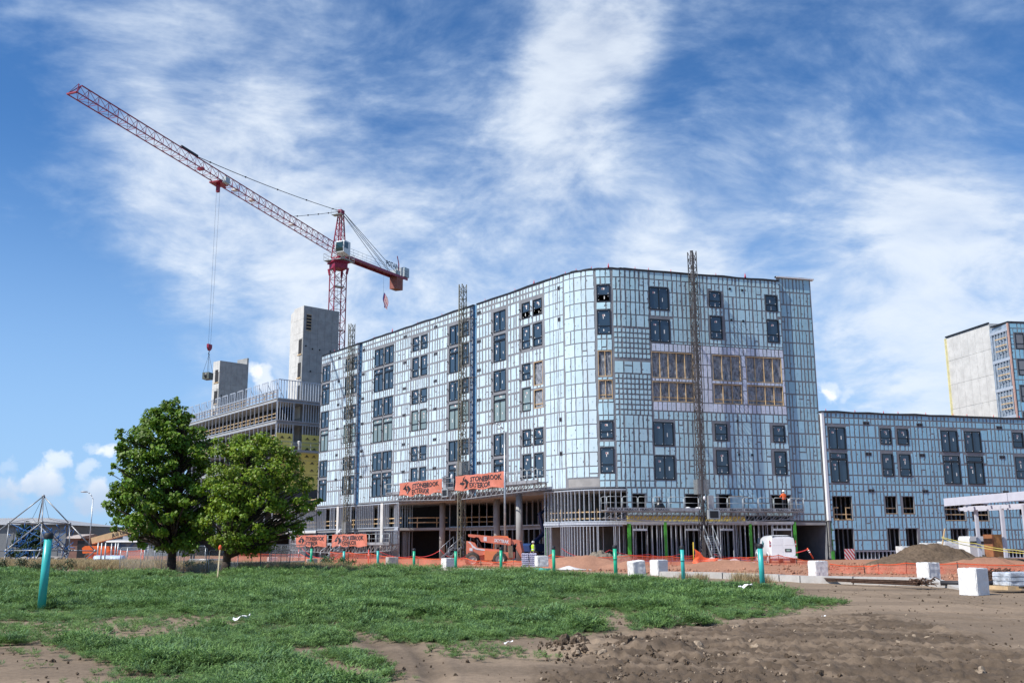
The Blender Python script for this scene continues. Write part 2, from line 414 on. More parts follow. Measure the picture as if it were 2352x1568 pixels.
    f = np.c_[i, i + 1, i + na + 1, i + na][:, ::-1]
    m = mat('bare_earth', (1, 1, 1), 0.95, var=.13, vscale=9, bump=0.55, bscale=22, spec=.15, attr='tint')
    o = np_mesh('ground', np.c_[x, y, z], f, m, smooth=True, cols=col)
    tag(o, kind='structure'); return o
ground_mesh()

# ------------------------------------------------------------------ scatter (weeds, clods, dry grass) on one object each
def leaf_strip(pts, w, side):
    """one bent blade: returns verts and quads"""
    v = []; f = []
    for k, (p, ww) in enumerate(zip(pts, w)):
        v += [p - side * ww, p + side * ww]
    for k in range(len(pts) - 1): f.append((2 * k, 2 * k + 1, 2 * k + 3, 2 * k + 2))
    return v, f
def plant_proto(name, m, n, h, spread, lw, seed, col, upright=0.5, bushy=True):
    rg = np.random.default_rng(seed); V = []; Fc = []; C = []
    stems = 7 if bushy else 1
    for s in range(n):
        if bushy:
            a0 = 2 * math.pi * (s % stems) / stems + rg.normal(0, .25); t = rg.uniform(.15, 1.0)
            root = np.array([math.cos(a0) * spread * t * .75, math.sin(a0) * spread * t * .75, h * (0.15 + .75 * t * (0.55 + .45 * rg.random()))])
            a = a0 + rg.normal(0, 1.3); L = lw * rg.uniform(4.5, 8.5); up = rg.normal(upright, .35)
        else:
            a = rg.uniform(0, 6.28); root = np.array([rg.normal(0, spread * .3), rg.normal(0, spread * .3), 0]); L = h * rg.uniform(.6, 1.1); up = upright + rg.normal(0, .3)
        d = np.array([math.cos(a), math.sin(a), up]); d /= np.linalg.norm(d)
        side = np.array([-math.sin(a), math.cos(a), 0]); w = lw * rg.uniform(.7, 1.2)
        pts = [root, root + d * L * .5 + np.array([0, 0, .03 * L]), root + d * L - np.array([0, 0, .18 * L if bushy else .05])]
        v, f = leaf_strip(pts, [w * .35, w * .6, w * .08], side); b = len(V); V += v; Fc += [tuple(b + q for q in ff) for ff in f]
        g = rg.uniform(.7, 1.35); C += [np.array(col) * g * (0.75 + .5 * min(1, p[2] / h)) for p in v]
    me = bpy.data.meshes.new(name); me.from_pydata([tuple(p) for p in V], [], Fc)
    a = me.attributes.new('tint', 'FLOAT_COLOR', 'POINT'); a.data.foreach_set('color', np.c_[np.array(C), np.ones(len(C))].astype(np.float32).ravel())
    me.materials.append(m); me.update()
    return bpy.data.objects.new(name, me)
def scatter(name, pts, rot, scl, idx, protos, label, cat):
    """one object whose points carry copies of the small prototypes"""
    me = bpy.data.meshes.new(name); me.vertices.add(len(pts)); me.vertices.foreach_set('co', np.asarray(pts, np.float32).ravel())
    for nm, ty, dat in (('rot', 'FLOAT_VECTOR', rot), ('scl', 'FLOAT_VECTOR', scl)):
        a = me.attributes.new(nm, ty, 'POINT'); a.data.foreach_set('vector', np.asarray(dat, np.float32).ravel())
    a = me.attributes.new('idx', 'INT', 'POINT'); a.data.foreach_set('value', np.asarray(idx, np.int32))
    ob = link(name, me); ng = bpy.data.node_groups.new(name, 'GeometryNodeTree')
    ng.interface.new_socket('Geometry', in_out='INPUT', socket_type='NodeSocketGeometry'); ng.interface.new_socket('Geometry', in_out='OUTPUT', socket_type='NodeSocketGeometry')
    gi = ng.nodes.new('NodeGroupInput'); go = ng.nodes.new('NodeGroupOutput')
    gto = ng.nodes.new('GeometryNodeGeometryToInstance')
    for p in protos:
        oi = ng.nodes.new('GeometryNodeObjectInfo'); oi.inputs['Object'].default_value = p; oi.inputs['As Instance'].default_value = True
        ng.links.new(oi.outputs['Geometry'], gto.inputs[0])
    gto2 = gto
    iop = ng.nodes.new('GeometryNodeInstanceOnPoints'); iop.inputs['Pick Instance'].default_value = True
    def na(nm, ty):
        n = ng.nodes.new('GeometryNodeInputNamedAttribute'); n.data_type = ty; n.inputs[0].default_value = nm; return n.outputs[0]
    ng.links.new(gi.outputs[0], iop.inputs['Points'])
    join = ng.nodes.new('GeometryNodeJoinGeometry')
    for n in [x for x in ng.nodes if x.bl_idname == 'GeometryNodeObjectInfo']: ng.links.new(n.outputs['Geometry'], join.inputs[0])
    ng.nodes.remove(gto)
    ng.links.new(join.outputs[0], iop.inputs['Instance'])
    ng.links.new(na('idx', 'INT'), iop.inputs['Instance Index'])
    e2r = ng.nodes.new('FunctionNodeEulerToRotation'); ng.links.new(na('rot', 'FLOAT_VECTOR'), e2r.inputs[0])
    ng.links.new(e2r.outputs[0], iop.inputs['Rotation']); ng.links.new(na('scl', 'FLOAT_VECTOR'), iop.inputs['Scale'])
    ng.links.new(iop.outputs[0], go.inputs[0])
    md = ob.modifiers.new('scatter', 'NODES'); md.node_group = ng
    tag(ob, label, cat, kind='stuff'); return ob
leaf_m = mat('weed_leaf', (.1, .2, .07), 0.6, var=.15, vscale=1.2, spec=.3, attr='tint', transl=.28)
straw_m = mat('dry_straw', (.4, .32, .18), 0.8, var=.15, vscale=2, spec=.2, attr='tint', transl=.2)
def sample_area(n, y0, y1, half=34, power=1.0):
    y = RNG.uniform(y0, y1, n); x = RNG.uniform(-1, 1, n) * (y * .62 + 4); return x, y
def weeds():
    g1, g2, g3 = (.115, .205, .062), (.15, .25, .072), (.12, .215, .088)
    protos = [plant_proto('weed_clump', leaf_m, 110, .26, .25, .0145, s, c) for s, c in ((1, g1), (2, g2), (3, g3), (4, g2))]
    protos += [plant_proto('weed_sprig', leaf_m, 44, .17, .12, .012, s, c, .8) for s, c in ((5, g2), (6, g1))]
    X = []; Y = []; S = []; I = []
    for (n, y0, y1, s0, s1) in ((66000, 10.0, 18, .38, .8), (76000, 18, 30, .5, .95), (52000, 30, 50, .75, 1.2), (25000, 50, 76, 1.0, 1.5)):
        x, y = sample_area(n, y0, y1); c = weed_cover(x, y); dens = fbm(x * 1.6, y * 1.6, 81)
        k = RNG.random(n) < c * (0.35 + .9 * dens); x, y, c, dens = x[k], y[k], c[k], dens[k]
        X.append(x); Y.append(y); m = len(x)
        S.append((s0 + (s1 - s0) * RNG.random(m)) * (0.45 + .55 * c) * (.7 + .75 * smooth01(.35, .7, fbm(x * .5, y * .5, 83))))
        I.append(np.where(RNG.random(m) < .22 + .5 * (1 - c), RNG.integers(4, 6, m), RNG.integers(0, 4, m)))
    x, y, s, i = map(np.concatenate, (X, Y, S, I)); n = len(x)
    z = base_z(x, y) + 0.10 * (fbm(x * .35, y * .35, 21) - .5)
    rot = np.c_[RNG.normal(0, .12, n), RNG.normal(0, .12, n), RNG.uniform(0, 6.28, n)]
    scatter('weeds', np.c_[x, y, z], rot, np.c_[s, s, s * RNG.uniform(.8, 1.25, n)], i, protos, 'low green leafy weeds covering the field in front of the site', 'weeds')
    # dry grass along the chain link fence and by the kerb
    d = [plant_proto('dry_tuft', straw_m, 26, .42, .22, .009, 20 + k, (.40, .31, .17), 2.2, False) for k in range(3)]
    X = []; Y = []; S = []
    for (pa, pb, n, sp, s0) in (((0, 1304, 80), (720, 1304, 62), 7500, 4.0, 1.35), ((-200, 1300, 88), (300, 1300, 80), 3500, 5, 1.4), ((1060, 1306, 66), (1290, 1316, 56), 260, .8, .8), ((1690, 1345, 41), (1760, 1345, 39), 90, .45, 1.3), ((1560, 1332, 46), (1620, 1335, 45), 30, .5, 1.0)):
        A = at(*pa); B = at(*pb); t = RNG.random(n); X.append(A.x + (B.x - A.x) * t + RNG.normal(0, sp * .4, n)); Y.append(A.y + (B.y - A.y) * t + RNG.normal(0, sp * .5, n)); S.append(np.full(n, s0) * RNG.uniform(.6, 1.3, n))
    x, y, s = map(np.concatenate, (X, Y, S)); n = len(x); k = fbm(x * .6, y * .6, 91) > .36; x, y, s = x[k], y[k], s[k]; n = len(x)
    scatter('dry_grass', np.c_[x, y, base_z(x, y)], np.c_[RNG.normal(0, .15, n), RNG.normal(0, .15, n), RNG.uniform(0, 6.28, n)], np.c_[s, s, s], RNG.integers(0, 3, n), d, 'straw coloured dry grass along the chain link fence and kerb', 'dry grass')
weeds()
def clod_proto(seed, m):
    rg = np.random.default_rng(seed); bm = bmesh.new(); bmesh.ops.create_icosphere(bm, subdivisions=2, radius=1)
    for v in bm.verts:
        k = 1 + .28 * rg.normal(0, .6) + .25 * math.sin(v.co.x * 3 + seed) * math.cos(v.co.y * 4); v.co *= k; v.co.z *= .7
    me = bpy.data.meshes.new('clod'); bm.to_mesh(me); bm.free(); me.materials.append(m); return bpy.data.objects.new('clod', me)
def clods():
    dm = mat('damp_clods', (.12, .089, .063), .95, var=.3, vscale=14, bump=.8, bscale=40, spec=.1)
    pm = mat('pale_stones', (.30, .235, .17), .9, var=.25, vscale=20, bump=.4, bscale=60, spec=.2)
    protos = [clod_proto(k, dm) for k in range(4)] + [clod_proto(9, pm)]
    n = 120000; x, y = sample_area(n, 10.5, 33); t = smooth01(-.6, .4, polydist(x, y, TILL)); f = smooth01(.42, .62, fbm(x * .5 + y * .35, y * 1.9, 101, 4)) * (.35 + .65 * smooth01(.35, .6, fbm(x * 2.5, y * 2.5, 103)))
    bank = smooth01(-.6, .2, polydist(x, y, px_poly([(1285, 1478), (1330, 1458), (1420, 1460), (1560, 1474), (1580, 1490), (1460, 1496), (1330, 1496)])))
    k = RNG.random(n) < np.maximum(t * (.04 + .5 * f), bank * .55); x, y, bank = x[k], y[k], bank[k]; n = len(x)
    s = RNG.lognormal(-4.15, .5, n) * (1 + 1.6 * bank * RNG.random(n)); i = np.where(RNG.random(n) < .006, 4, RNG.integers(0, 4, n)); s = np.where(i == 4, s * .35, s); s = np.minimum(s, .11)
    z = base_z(x, y) + 0.10 * (fbm(x * .35, y * .35, 21) - .5) + 0.02 + bank * .12 * RNG.random(n)
    n3 = 9000; y3 = RNG.uniform(44, 74, n3); x3 = RNG.uniform(-.25, .56, n3) * y3; k = smooth01(.2, 1.2, polydist(x3, y3, SITE)) * smooth01(.42, .6, fbm(x3 * .7, y3 * .7, 111)) > RNG.random(n3); x3, y3 = x3[k], y3[k]
    scatter('site_rubble', np.c_[x3, y3, base_z(x3, y3) + .03], RNG.uniform(0, 6.28, (len(x3), 3)), np.repeat(RNG.lognormal(-3.1, .5, len(x3))[:, None], 3, 1), RNG.integers(0, 3, len(x3)), [clod_proto(70 + k, mat('red_rubble', (.36, .19, .125), .95, var=.25, vscale=6, spec=.1)) for k in range(3)], 'loose red earth and rubble behind the kerb', 'rubble')
    n2 = 3500; x2, y2 = sample_area(n2, 10.5, 40); c = weed_cover(x2, y2); k = RNG.random(n2) > c + .2; x2, y2 = x2[k], y2[k]; n2 = len(x2)
    s2 = RNG.lognormal(-4.3, .5, n2)
    X = np.r_[x, x2]; Y = np.r_[y, y2]; Z = np.r_[z, base_z(x2, y2) + 0.10 * (fbm(x2 * .35, y2 * .35, 21) - .5) + .01]; S = np.r_[s, s2]; I = np.r_[i, np.full(n2, 4)]; n = len(X)
    scatter('earth_clods', np.c_[X, Y, Z], RNG.uniform(0, 6.28, (n, 3)), np.c_[S, S * RNG.uniform(.7, 1.2, n), S], I, protos, 'brown clods and small stones on the churned earth', 'clods')
clods()
# ------------------------------------------------------------------ shared building materials
M_TAPE = mat('grey_joint_sealant', (.215, .225, .245), .75, var=.10, vscale=1.5, spec=.3)
M_PANEL = mat('pale_blue_foam_board', (1, 1, 1), .55, var=.04, vscale=.8, attr='tint', spec=.35)
M_FRAME = mat('black_window_frame', (.012, .013, .015), .35, var=.1)
M_BLACK = mat('black_metal', (.015, .015, .017), .45, var=.1)
M_STUD = mat('galvanised_stud', (.52, .56, .61), .45, .3, var=.12, vscale=6)
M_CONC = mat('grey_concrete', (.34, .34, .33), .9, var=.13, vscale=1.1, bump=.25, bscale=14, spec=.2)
M_CONCL = mat('pale_concrete', (.60, .59, .56), .9, var=.10, vscale=.9, bump=.2, bscale=10, spec=.2, dirt=.25, dirtcol=(.36, .34, .31))  # on the stair cores this paler tone paints in the sunlight
M_DARKIN = mat('dark_interior', (.028, .028, .031), .9, var=.2)  # near-black puts the shade of rooms and openings into the colour
M_WOOD = mat('pine_lumber', (.56, .40, .22), .75, var=.18, vscale=3)
M_WHITE = mat('white_wrap', (.78, .79, .80), .5, var=.04)
M_STRIP = mat('deep_blue_strip', (.10, .24, .40), .45, var=.2, vscale=1.2, dirt=.4, dirtcol=(.22, .27, .33))  # deeper blue than the boards, for the set-back strips
M_GREENB = mat('green_sheathing', (.08, .42, .05), .7, var=.12, dirt=.35, dirtcol=(.05, .2, .03))
M_YELB = mat('yellow_sheathing', (.84, .73, .20), .65, var=.06, vscale=.7)
M_STICK = mat('white_sticker', (.78, .78, .74), .6, var=.03)
M_STICKR = mat('printed_sticker', (.33, .06, .07), .6, var=.3, vscale=8)
M_PRINT = mat('faded_print', (.16, .25, .32), .6)
M_PINK = mat('red_marker', (.75, .05, .07), .6)
def glass(name, col, rough=.04, spec=.9):
    m = mat(name, col, rough, var=.18, vscale=.35, spec=spec); return m
M_GLASS = glass('window_glass', (.030, .055, .085))
M_GLASS_REFL = glass('reflection_painted_glass', (.20, .27, .27), .12)  # paler greenish colour paints a bright reflection into the glass
# loose polythene
def poly_mat():
    m = bpy.data.materials.new('polythene_sheet'); m.use_nodes = True; T = NT(m.node_tree); b = m.node_tree.nodes['Principled BSDF']
    pos = T.add('ShaderNodeNewGeometry').outputs['Position']; mp_ = T.add('ShaderNodeMapping'); T.put(mp_.inputs[0], pos); mp_.inputs['Scale'].default_value = (1, 1, .35)
    n = T.noise(mp_.outputs[0], 3.2, 6, .65, 1.5)
    T.put(b.inputs['Base Color'], T.mix(T.smooth(n, .35, .7), (.17, .19, .22, 1), (.42, .45, .49, 1))); b.inputs['Roughness'].default_value = .25
    bn = T.add('ShaderNodeBump'); bn.inputs['Strength'].default_value = .6; bn.inputs['Distance'].default_value = .08; T.put(bn.inputs['Height'], n); T.put(b.inputs['Normal'], bn.outputs[0])
    T.put(b.inputs['Alpha'], T.smooth(n, .2, .6, .55, .9)); return m
M_POLY = poly_mat()

# ------------------------------------------------------------------ facade path (plan line of the tower's outer skin)
P_L = Vector((5.24, 86.5)); D_L = Vector((-.6002, .7998)); RAD = 5.0; SL = 48.7
P_R = Vector((10.14, 85.38)); D_R = Vector((.9594, .2821)); ARC = RAD * (math.atan2(.2821, .9594) - math.atan2(-.7998, .6002)); SR = SL + ARC
ARC_P = P_L + D_L * .85; N0 = Vector((-.7998, -.6002)); ARC_C = ARC_P - N0 * RAD
def fpath(s):
    """plan point, tangent and outward normal at length s along the skin"""
    if s <= SL:
        return P_L + D_L * (49.55 - s), -D_L, N0
    if s < SR:
        a = (s - SL) / RAD; c, q = math.cos(a), math.sin(a); n = Vector((N0.x * c - N0.y * q, N0.x * q + N0.y * c))
        return ARC_C + n * RAD, Vector((-n.y, n.x)), n
    return P_R + D_R * (s - SR), D_R, Vector((D_R.y, -D_R.x))
def FP(s, z, off=0.0):
    p, t, n = fpath(s); return Vector((p.x + n.x * off, p.y + n.y * off, z))
def breaks(s0, s1, extra=()):
    b = {s0, s1}
    for k in range(1, 24):
        s = SL + ARC * k / 24
        if s0 < s < s1: b.add(s)
    for k in (SL, SR):
        if s0 < k < s1: b.add(k)
    for e in extra:
        if s0 < e < s1: b.add(e)
    return sorted(b)
class Opening:
    def __init__(s, s0, s1, z0, z1, m=.13): s.s0, s.s1, s.z0, s.z1, s.m = s0, s1, z0, z1, m
def wall_sheet(mb, s0, s1, z0, z1, ops, off=0.0, extra=()):
    """skin between s0..s1, z0..z1 with holes and 0.14 m reveals"""
    ops = [o for o in ops if o.s1 > s0 and o.s0 < s1 and o.z1 > z0 and o.z0 < z1]
    ss = breaks(s0, s1, [o.s0 for o in ops] + [o.s1 for o in ops] + list(extra)); zs = sorted({z0, z1} | {min(max(v, z0), z1) for o in ops for v in (o.z0, o.z1)})
    for a, b in zip(ss[:-1], ss[1:]):
        run = None
        for c, d in zip(zs[:-1], zs[1:]):
            m_ = ((a + b) / 2, (c + d) / 2)
            hole = any(o.s0 < m_[0] < o.s1 and o.z0 < m_[1] < o.z1 for o in ops)
            if not hole: mb.poly([FP(a, c, off), FP(b, c, off), FP(b, d, off), FP(a, d, off)])
    for o in ops:
        e = off - .14
        for (p, q) in (((o.s0, o.z0), (o.s1, o.z0)), ((o.s1, o.z0), (o.s1, o.z1)), ((o.s1, o.z1), (o.s0, o.z1)), ((o.s0, o.z1), (o.s0, o.z0))):
            mb.poly([FP(p[0], p[1], off), FP(q[0], q[1], off), FP(q[0], q[1], e), FP(p[0], p[1], e)])
def panel_grid(s0, s1, rows, colw, gap, ops, rg, tint, gapz=None, jitter=.03, notch=.38, edge=.06):
    """foam boards showing between the sealed joints: list of (outline points in s,z ; colour)"""
    out = []; gapz = gap if gapz is None else gapz
    cols = [s0 + edge]
    while cols[-1] < s1 - edge:
        cols.append(cols[-1] + rg.choice(colw) * rg.uniform(.92, 1.08))
    k = (s1 - edge - cols[0]) / (cols[-1] - cols[0]); cols = [cols[0] + (c - cols[0]) * k for c in cols]
    for z1, z0 in zip(rows[:-1], rows[1:]):
        skip_ = False
        for ci, (a, b) in enumerate(zip(cols[:-1], cols[1:])):
            if skip_: skip_ = False; continue
            if notch > 0 and ci < len(cols) - 2 and cols[ci + 2] - a < 1.2 and rg.random() < .07: b = cols[ci + 2]; skip_ = True
            x0, x1, y0, y1 = a + gap / 2, b - gap / 2, z0 + gapz / 2, z1 - gapz / 2
            rects = [(x0, x1, y0, y1)]
            if notch > 0 and y1 - y0 > .8:
                q_ = rg.random()
                if q_ < .05: ym = y0 + (y1 - y0) * rg.uniform(.3, .7); rects = [(x0, x1, y0, ym - .06), (x0, x1, ym + .06, y1)]
                elif q_ < .09 and x1 - x0 > .4: xm = x0 + (x1 - x0) * rg.uniform(.35, .65); rects = [(x0, xm - .05, y0, y1), (xm + .05, x1, y0, y1)]
            for o in ops:
                nr = []
                for (p0, p1, q0, q1) in rects:
                    m_ = o.m; A, B, Cc, Dd = o.s0 - m_, o.s1 + m_, o.z0 - m_, o.z1 + m_
                    if p1 <= A or p0 >= B or q1 <= Cc or q0 >= Dd: nr.append((p0, p1, q0, q1)); continue
                    if q1 - Dd > .16: nr.append((p0, p1, Dd, q1))
                    if Cc - q0 > .16: nr.append((p0, p1, q0, Cc))
                    y_0, y_1 = max(q0, Cc), min(q1, Dd)
                    if y_1 - y_0 > .1:
                        if A - p0 > .13: nr.append((p0, A, y_0, y_1))
                        if p1 - B > .13: nr.append((B, p1, y_0, y_1))
                rects = nr
            for (p0, p1, q0, q1) in rects:
                if p1 - p0 < .09 or q1 - q0 < .1: continue
                out.append(board(p0, p1, q0, q1, rg, tint, jitter, notch))
    return out
def board(p0, p1, q0, q1, rg, tint, jitter=.02, notch=.25):
    j = lambda k=1.0: rg.uniform(-jitter, jitter) * k
    w, h = p1 - p0, q1 - q0; pts = []; n = 3 if h > .8 else 2
    dx0, dx1 = j(), j()
    for k in range(n + 1): pts.append((p0 + dx0 + j(.8), q0 + h * k / n + (j(.7) if 0 < k < n else 0)))
    pts[-1] = (pts[-1][0] + .012, pts[-1][1])
    for k in range(n + 1): pts.append((p1 + dx1 + j(.8), q1 - h * k / n + (j(.7) if 0 < k < n else 0)))
    if rg.random() < notch and h > .5 and w > .22:        # sealant daubed over a fixing bites into the edge
        i = rg.randrange(1, n); side = rg.random() < .5; y = pts[i][1]; d = rg.uniform(.05, .11)
        x = pts[i][0] if side else pts[2 * n + 1 - i][0]
        idx = i if side else 2 * n + 1 - i; sg = 1 if side else -1
        y = pts[idx][1]; hh = rg.uniform(.05, .09)
        ins = [(x, y - hh * (1 if side else -1)), (x + sg * d, y - hh * .7 * (1 if side else -1)), (x + sg * d, y + hh * .7 * (1 if side else -1)), (x, y + hh * (1 if side else -1))]
        pts[idx:idx + 1] = ins
    g = rg.uniform(.93, 1.05); c = (tint[0] * g * rg.uniform(.97, 1.03), tint[1] * g, tint[2] * g * rg.uniform(.98, 1.02))
    return pts, c, (p1 - p0) * (q1 - q0)
def panel_geo(V, Fc, C, pts, col, fp, off0, th):
    i = len(V); n = len(pts)
    V += [tuple(fp(s, z, off0)) for s, z in pts] + [tuple(fp(s, z, off0 + th)) for s, z in pts]; C += [col] * (2 * n)
    Fc.append(tuple(range(i + n - 1, i + 2 * n - 1 + 1))[::-1] if False else tuple(range(i + n, i + 2 * n))[::-1])
    for k in range(n): k2 = (k + 1) % n; Fc.append((i + k, i + k2, i + n + k2, i + n + k))
def panels_out(boards, parent, fp=FP, off=0.003, th=.012, keep=300):
    order = sorted(range(len(boards)), key=lambda i: -boards[i][2]); big = set(order[:keep])
    def mk(name, lst):
        V, Fc, C = [], [], []
        for b in lst: panel_geo(V, Fc, C, b[0], b[1], fp, off, th)
        me = bpy.data.meshes.new(name); me.from_pydata(V, [], Fc); a = me.attributes.new('tint', 'FLOAT_COLOR', 'POINT')
        a.data.foreach_set('color', np.c_[np.array(C), np.ones(len(C))].astype(np.float32).ravel()); me.materials.append(M_PANEL); me.update()
        return link(name, me, parent)
    for i in order[:keep]: mk('insulation_board', [boards[i]])
    mk_ = MB(); rp = random.Random(len(boards))
    for pts, c, ar in boards:
        s0 = min(p[0] for p in pts); s1 = max(p[0] for p in pts); z0 = min(p[1] for p in pts); z1 = max(p[1] for p in pts)
        if s1 - s0 < .2 or z1 - z0 < .6 or rp.random() > .72: continue
        cs, cz = s0 + (s1 - s0) * rp.uniform(.4, .6), z0 + (z1 - z0) * rp.choice((.3, .62))
        for (dx, dz, w_, h_) in ((-.03, .0, .018, .13), (.045, .05, .05, .016), (.045, -.05, .05, .016), (-.05, -.22, .03, .03)):
            a, b, c_, d_ = cs + dx - w_ / 2, cs + dx + w_ / 2, cz + dz - h_ / 2, cz + dz + h_ / 2; o_ = off + th + .002; mk_.poly([fp(a, c_, o_), fp(b, c_, o_), fp(b, d_, o_), fp(a, d_, o_)])
    if mk_.v: mk_.build('printed_marks', M_PRINT, parent, normals=False)['kind'] = 'stuff'
    rest = [boards[i] for i in order[keep:]]
    if rest: mk('insulation_boards', rest)['kind'] = 'stuff'

# ------------------------------------------------------------------ windows (local: x along wall, y inwards, z up)
WIN = {}
def win_meshes(kind, w, h, variant):
    key = (kind, round(w, 2), round(h, 2), variant)
    if key in WIN: return WIN[key]
    rg = random.Random(hash(key) % 9999 + variant); fw = .065; fr = MB(); d0, d1 = -.045, .10
    fr.box(0, w, d0, d1, 0, fw); fr.box(0, w, d0, d1, h - fw, h); fr.box(0, fw, d0, d1, fw, h - fw); fr.box(w - fw, w, d0, d1, fw, h - fw)
    panes = []
    if kind == 'slide':
        fr.box(w / 2 - .03, w / 2 + .03, d0 + .012, d1, fw, h - fw); panes = [(fw, w / 2 - .03, fw, h - fw), (w / 2 + .03, w - fw, fw, h - fw)]
    elif kind == 'hung':
        zz = h * (.40 if h < 1.8 else .33); fr.box(fw, w - fw, d0 + .012, d1, zz - .03, zz + .03); panes = [(fw, w - fw, fw, zz - .03), (fw, w - fw, zz + .03, h - fw)]
    else: panes = [(fw, w - fw, fw, h - fw)]
    pm = []; st = MB(); sr = MB(); y = .028
    for (a, b, c, d) in panes:
        p = MB(); p.box(a - .01, b + .01, .04, .055, c - .01, d + .01); pm.append(p)
        for (cx, cz) in ((a + .09, c + .09), (b - .09, c + .09), (a + .09, d - .09), (b - .09, d - .09)):
            if rg.random() < .62: q = rg.uniform(.025, .045); st.box(cx - q, cx + q, y, .041, cz - q, cz + q)
        if rg.random() < .7:
            q = rg.uniform(.03, .05); cx = (a + b) / 2 + rg.uniform(-.15, .15) * (b - a); cz = c + (d - c) * rg.uniform(.35, .6); hh = min(rg.uniform(.09, .2), (d - c) * .3); st.box(cx - q, cx + q, y, .041, cz - hh, cz + hh)
    a, b, c, d = panes[-1 if kind == 'hung' else 0]
    if rg.random() < .85:
        cx, cz = (a + b) / 2, d - min(.42, (d - c) * .35); st.box(cx - .12, cx + .12, y, .041, cz - .085, cz + .085); sr.box(cx - .10, cx + .0, y - .006, y - .001, cz - .06, cz + .06)
    WIN[key] = (fr.mesh('window', M_FRAME), [p.mesh('pane', M_GLASS) for p in pm], [p.mesh('pane', M_GLASS_REFL) for p in pm], st.mesh('sticker', M_STICK), sr.mesh('sticker', M_STICKR) if sr.v else None)
    return WIN[key]
def place_window(parent, s0, s1, z0, z1, kind, variant=0, filmed=False, fp=fpath, opened=False):
    w, h = s1 - s0, z1 - z0; fr, pn, pf, st, sr = win_meshes(kind, w, h, variant)
    p, t, n = fp((s0 + s1) / 2); o = p - t * (w / 2); rz = math.atan2(t.y, t.x)
    win = link('window', fr, parent, (o.x, o.y, z0), rz)
    for k, q in enumerate(pf if filmed else pn):
        if opened and k == 0: continue
        link('pane', q, win)
    link('sticker', st, win)
    if sr: link('sticker', sr, win)
    return win
BRK = MB(); BRK.box(-.04, .04, -.13, .02, -.03, .03); BRK.box(-.10, .06, -.17, -.12, -.05, .05)
BRK_ME = BRK.mesh('bracket', M_BLACK)
VENT = {}
def vent_meshes():
    a = MB(); a.box(-.36, .36, -.03, .06, -.17, .17); c = MB(); c.box(-.30, -.03, -.045, -.02, -.12, .12); c.box(.03, .30, -.045, -.02, -.12, .12)
    VENT['p'] = (a.mesh('vent', M_TAPE), c.mesh('vent_hood', M_BLACK))
    a = MB(); a.box(-.2, .2, -.03, .06, -.2, .2); c = MB(); c.box(-.14, .14, -.07, -.02, -.13, .13)
    VENT['s'] = (a.mesh('vent', M_TAPE), c.mesh('vent_hood', M_BLACK))
vent_meshes()
def place_at(parent, name, me, s, z, fp=fpath, off=0.0):
    p, t, n = fp(s); return link(name, me, parent, (p.x + n.x * off, p.y + n.y * off, z), math.atan2(t.y, t.x))
def plastic_opening(parent, s0, s1, z0, z1, posts, fp=fpath, rail=True):
    p, t, n = fp((s0 + s1) / 2); o = p - t * ((s1 - s0) / 2); rz = math.atan2(t.y, t.x); w, h = s1 - s0, z1 - z0
    sh = MB(); N = 14; K = 8
    for i in range(N):
        for j in range(K):
            q = [(w * a / N, .16 + .03 * math.sin(a * 1.7 + b * .9 + s0) + .02 * math.sin(b * 2.1 + a), h * b / K) for a, b in ((i, j), (i + 1, j), (i + 1, j + 1), (i, j + 1))]; sh.poly(q, True)
    link('plastic_sheet', sh.mesh('plastic_sheet', M_POLY), parent, (o.x, o.y, z0), rz)
    fr = MB(); fr.box(0, w, .0, .1, 0, .06); fr.box(0, w, .0, .1, h - .06, h); fr.box(0, .05, .0, .1, .06, h - .06); fr.box(w - .05, w, .0, .1, .06, h - .06)
    link('timber_frame', fr.mesh('timber_frame', M_WOOD), parent, (o.x, o.y, z0), rz)
    for k in range(1, posts + 1):
        b = MB(); x = w * k / (posts + 1); b.box(x - .028, x + .028, .02, .11, .062, h - .062); link('timber_post', b.mesh('timber_post', M_WOOD), parent, (o.x, o.y, z0), rz)
    if rail:
        b = MB(); b.box(.06, w - .06, .115, .15, h * .2, h * .2 + .07); link('timber_rail', b.mesh('timber_rail', M_WOOD), parent, (o.x, o.y, z0), rz)
# ------------------------------------------------------------------ the tower
TOWER = empty('apartment_tower', (ARC_C.x, ARC_C.y, 0), 0, 'eight storey apartment block under construction, clad in taped pale blue boards with a rounded corner', 'building')
TOWER.location = (0, 0, 0)
Z_TOP = 25.5; MODS = (0.0, -5.88, -12.06)
BLUE_L = (.56, .71, .785); BLUE_R = (.48, .71, .80); BLUE_W = (.66, .72, .84)
rg = random.Random(11)
ops_left = []; wins = []
def wl(s0, s1, z0, z1, kind, **kw):
    ops_left.append(Opening(s0, s1, z0, z1, .09)); wins.append((s0, s1, z0, z1, kind, kw))
for mi, dz in enumerate(MODS):
    refl = mi == 1  # middle storeys take the glass with the painted reflection
    for (a, b) in ((.4, 2.45), (13.95, 16.0), (16.3, 18.35), (29.95, 32.0), (37.85, 39.8)):
        wl(a, b, 22.0 + dz, 24.05 + dz, 'slide', variant=rg.randrange(3)); wl(a, b, 21.13 + dz, 21.68 + dz, 'transom', variant=rg.randrange(2), filmed=refl); wl(a, b, 19.05 + dz, 21.08 + dz, 'slide', variant=rg.randrange(3), filmed=refl)
    for (a, b) in ((6.65, 7.9), (8.4, 9.65), (22.55, 23.85), (24.3, 25.6), (32.25, 33.5), (42.42, 43.65), (44.15, 45.45)):
        if mi == 1 and a > 44:
            continue
        wl(a, b, 22.54 + dz, 24.05 + dz, 'hung', variant=rg.randrange(3), opened=(mi == 0 and a > 42)); wl(a, b, 19.62 + dz, 21.78 + dz, 'hung', variant=rg.randrange(3), filmed=refl)
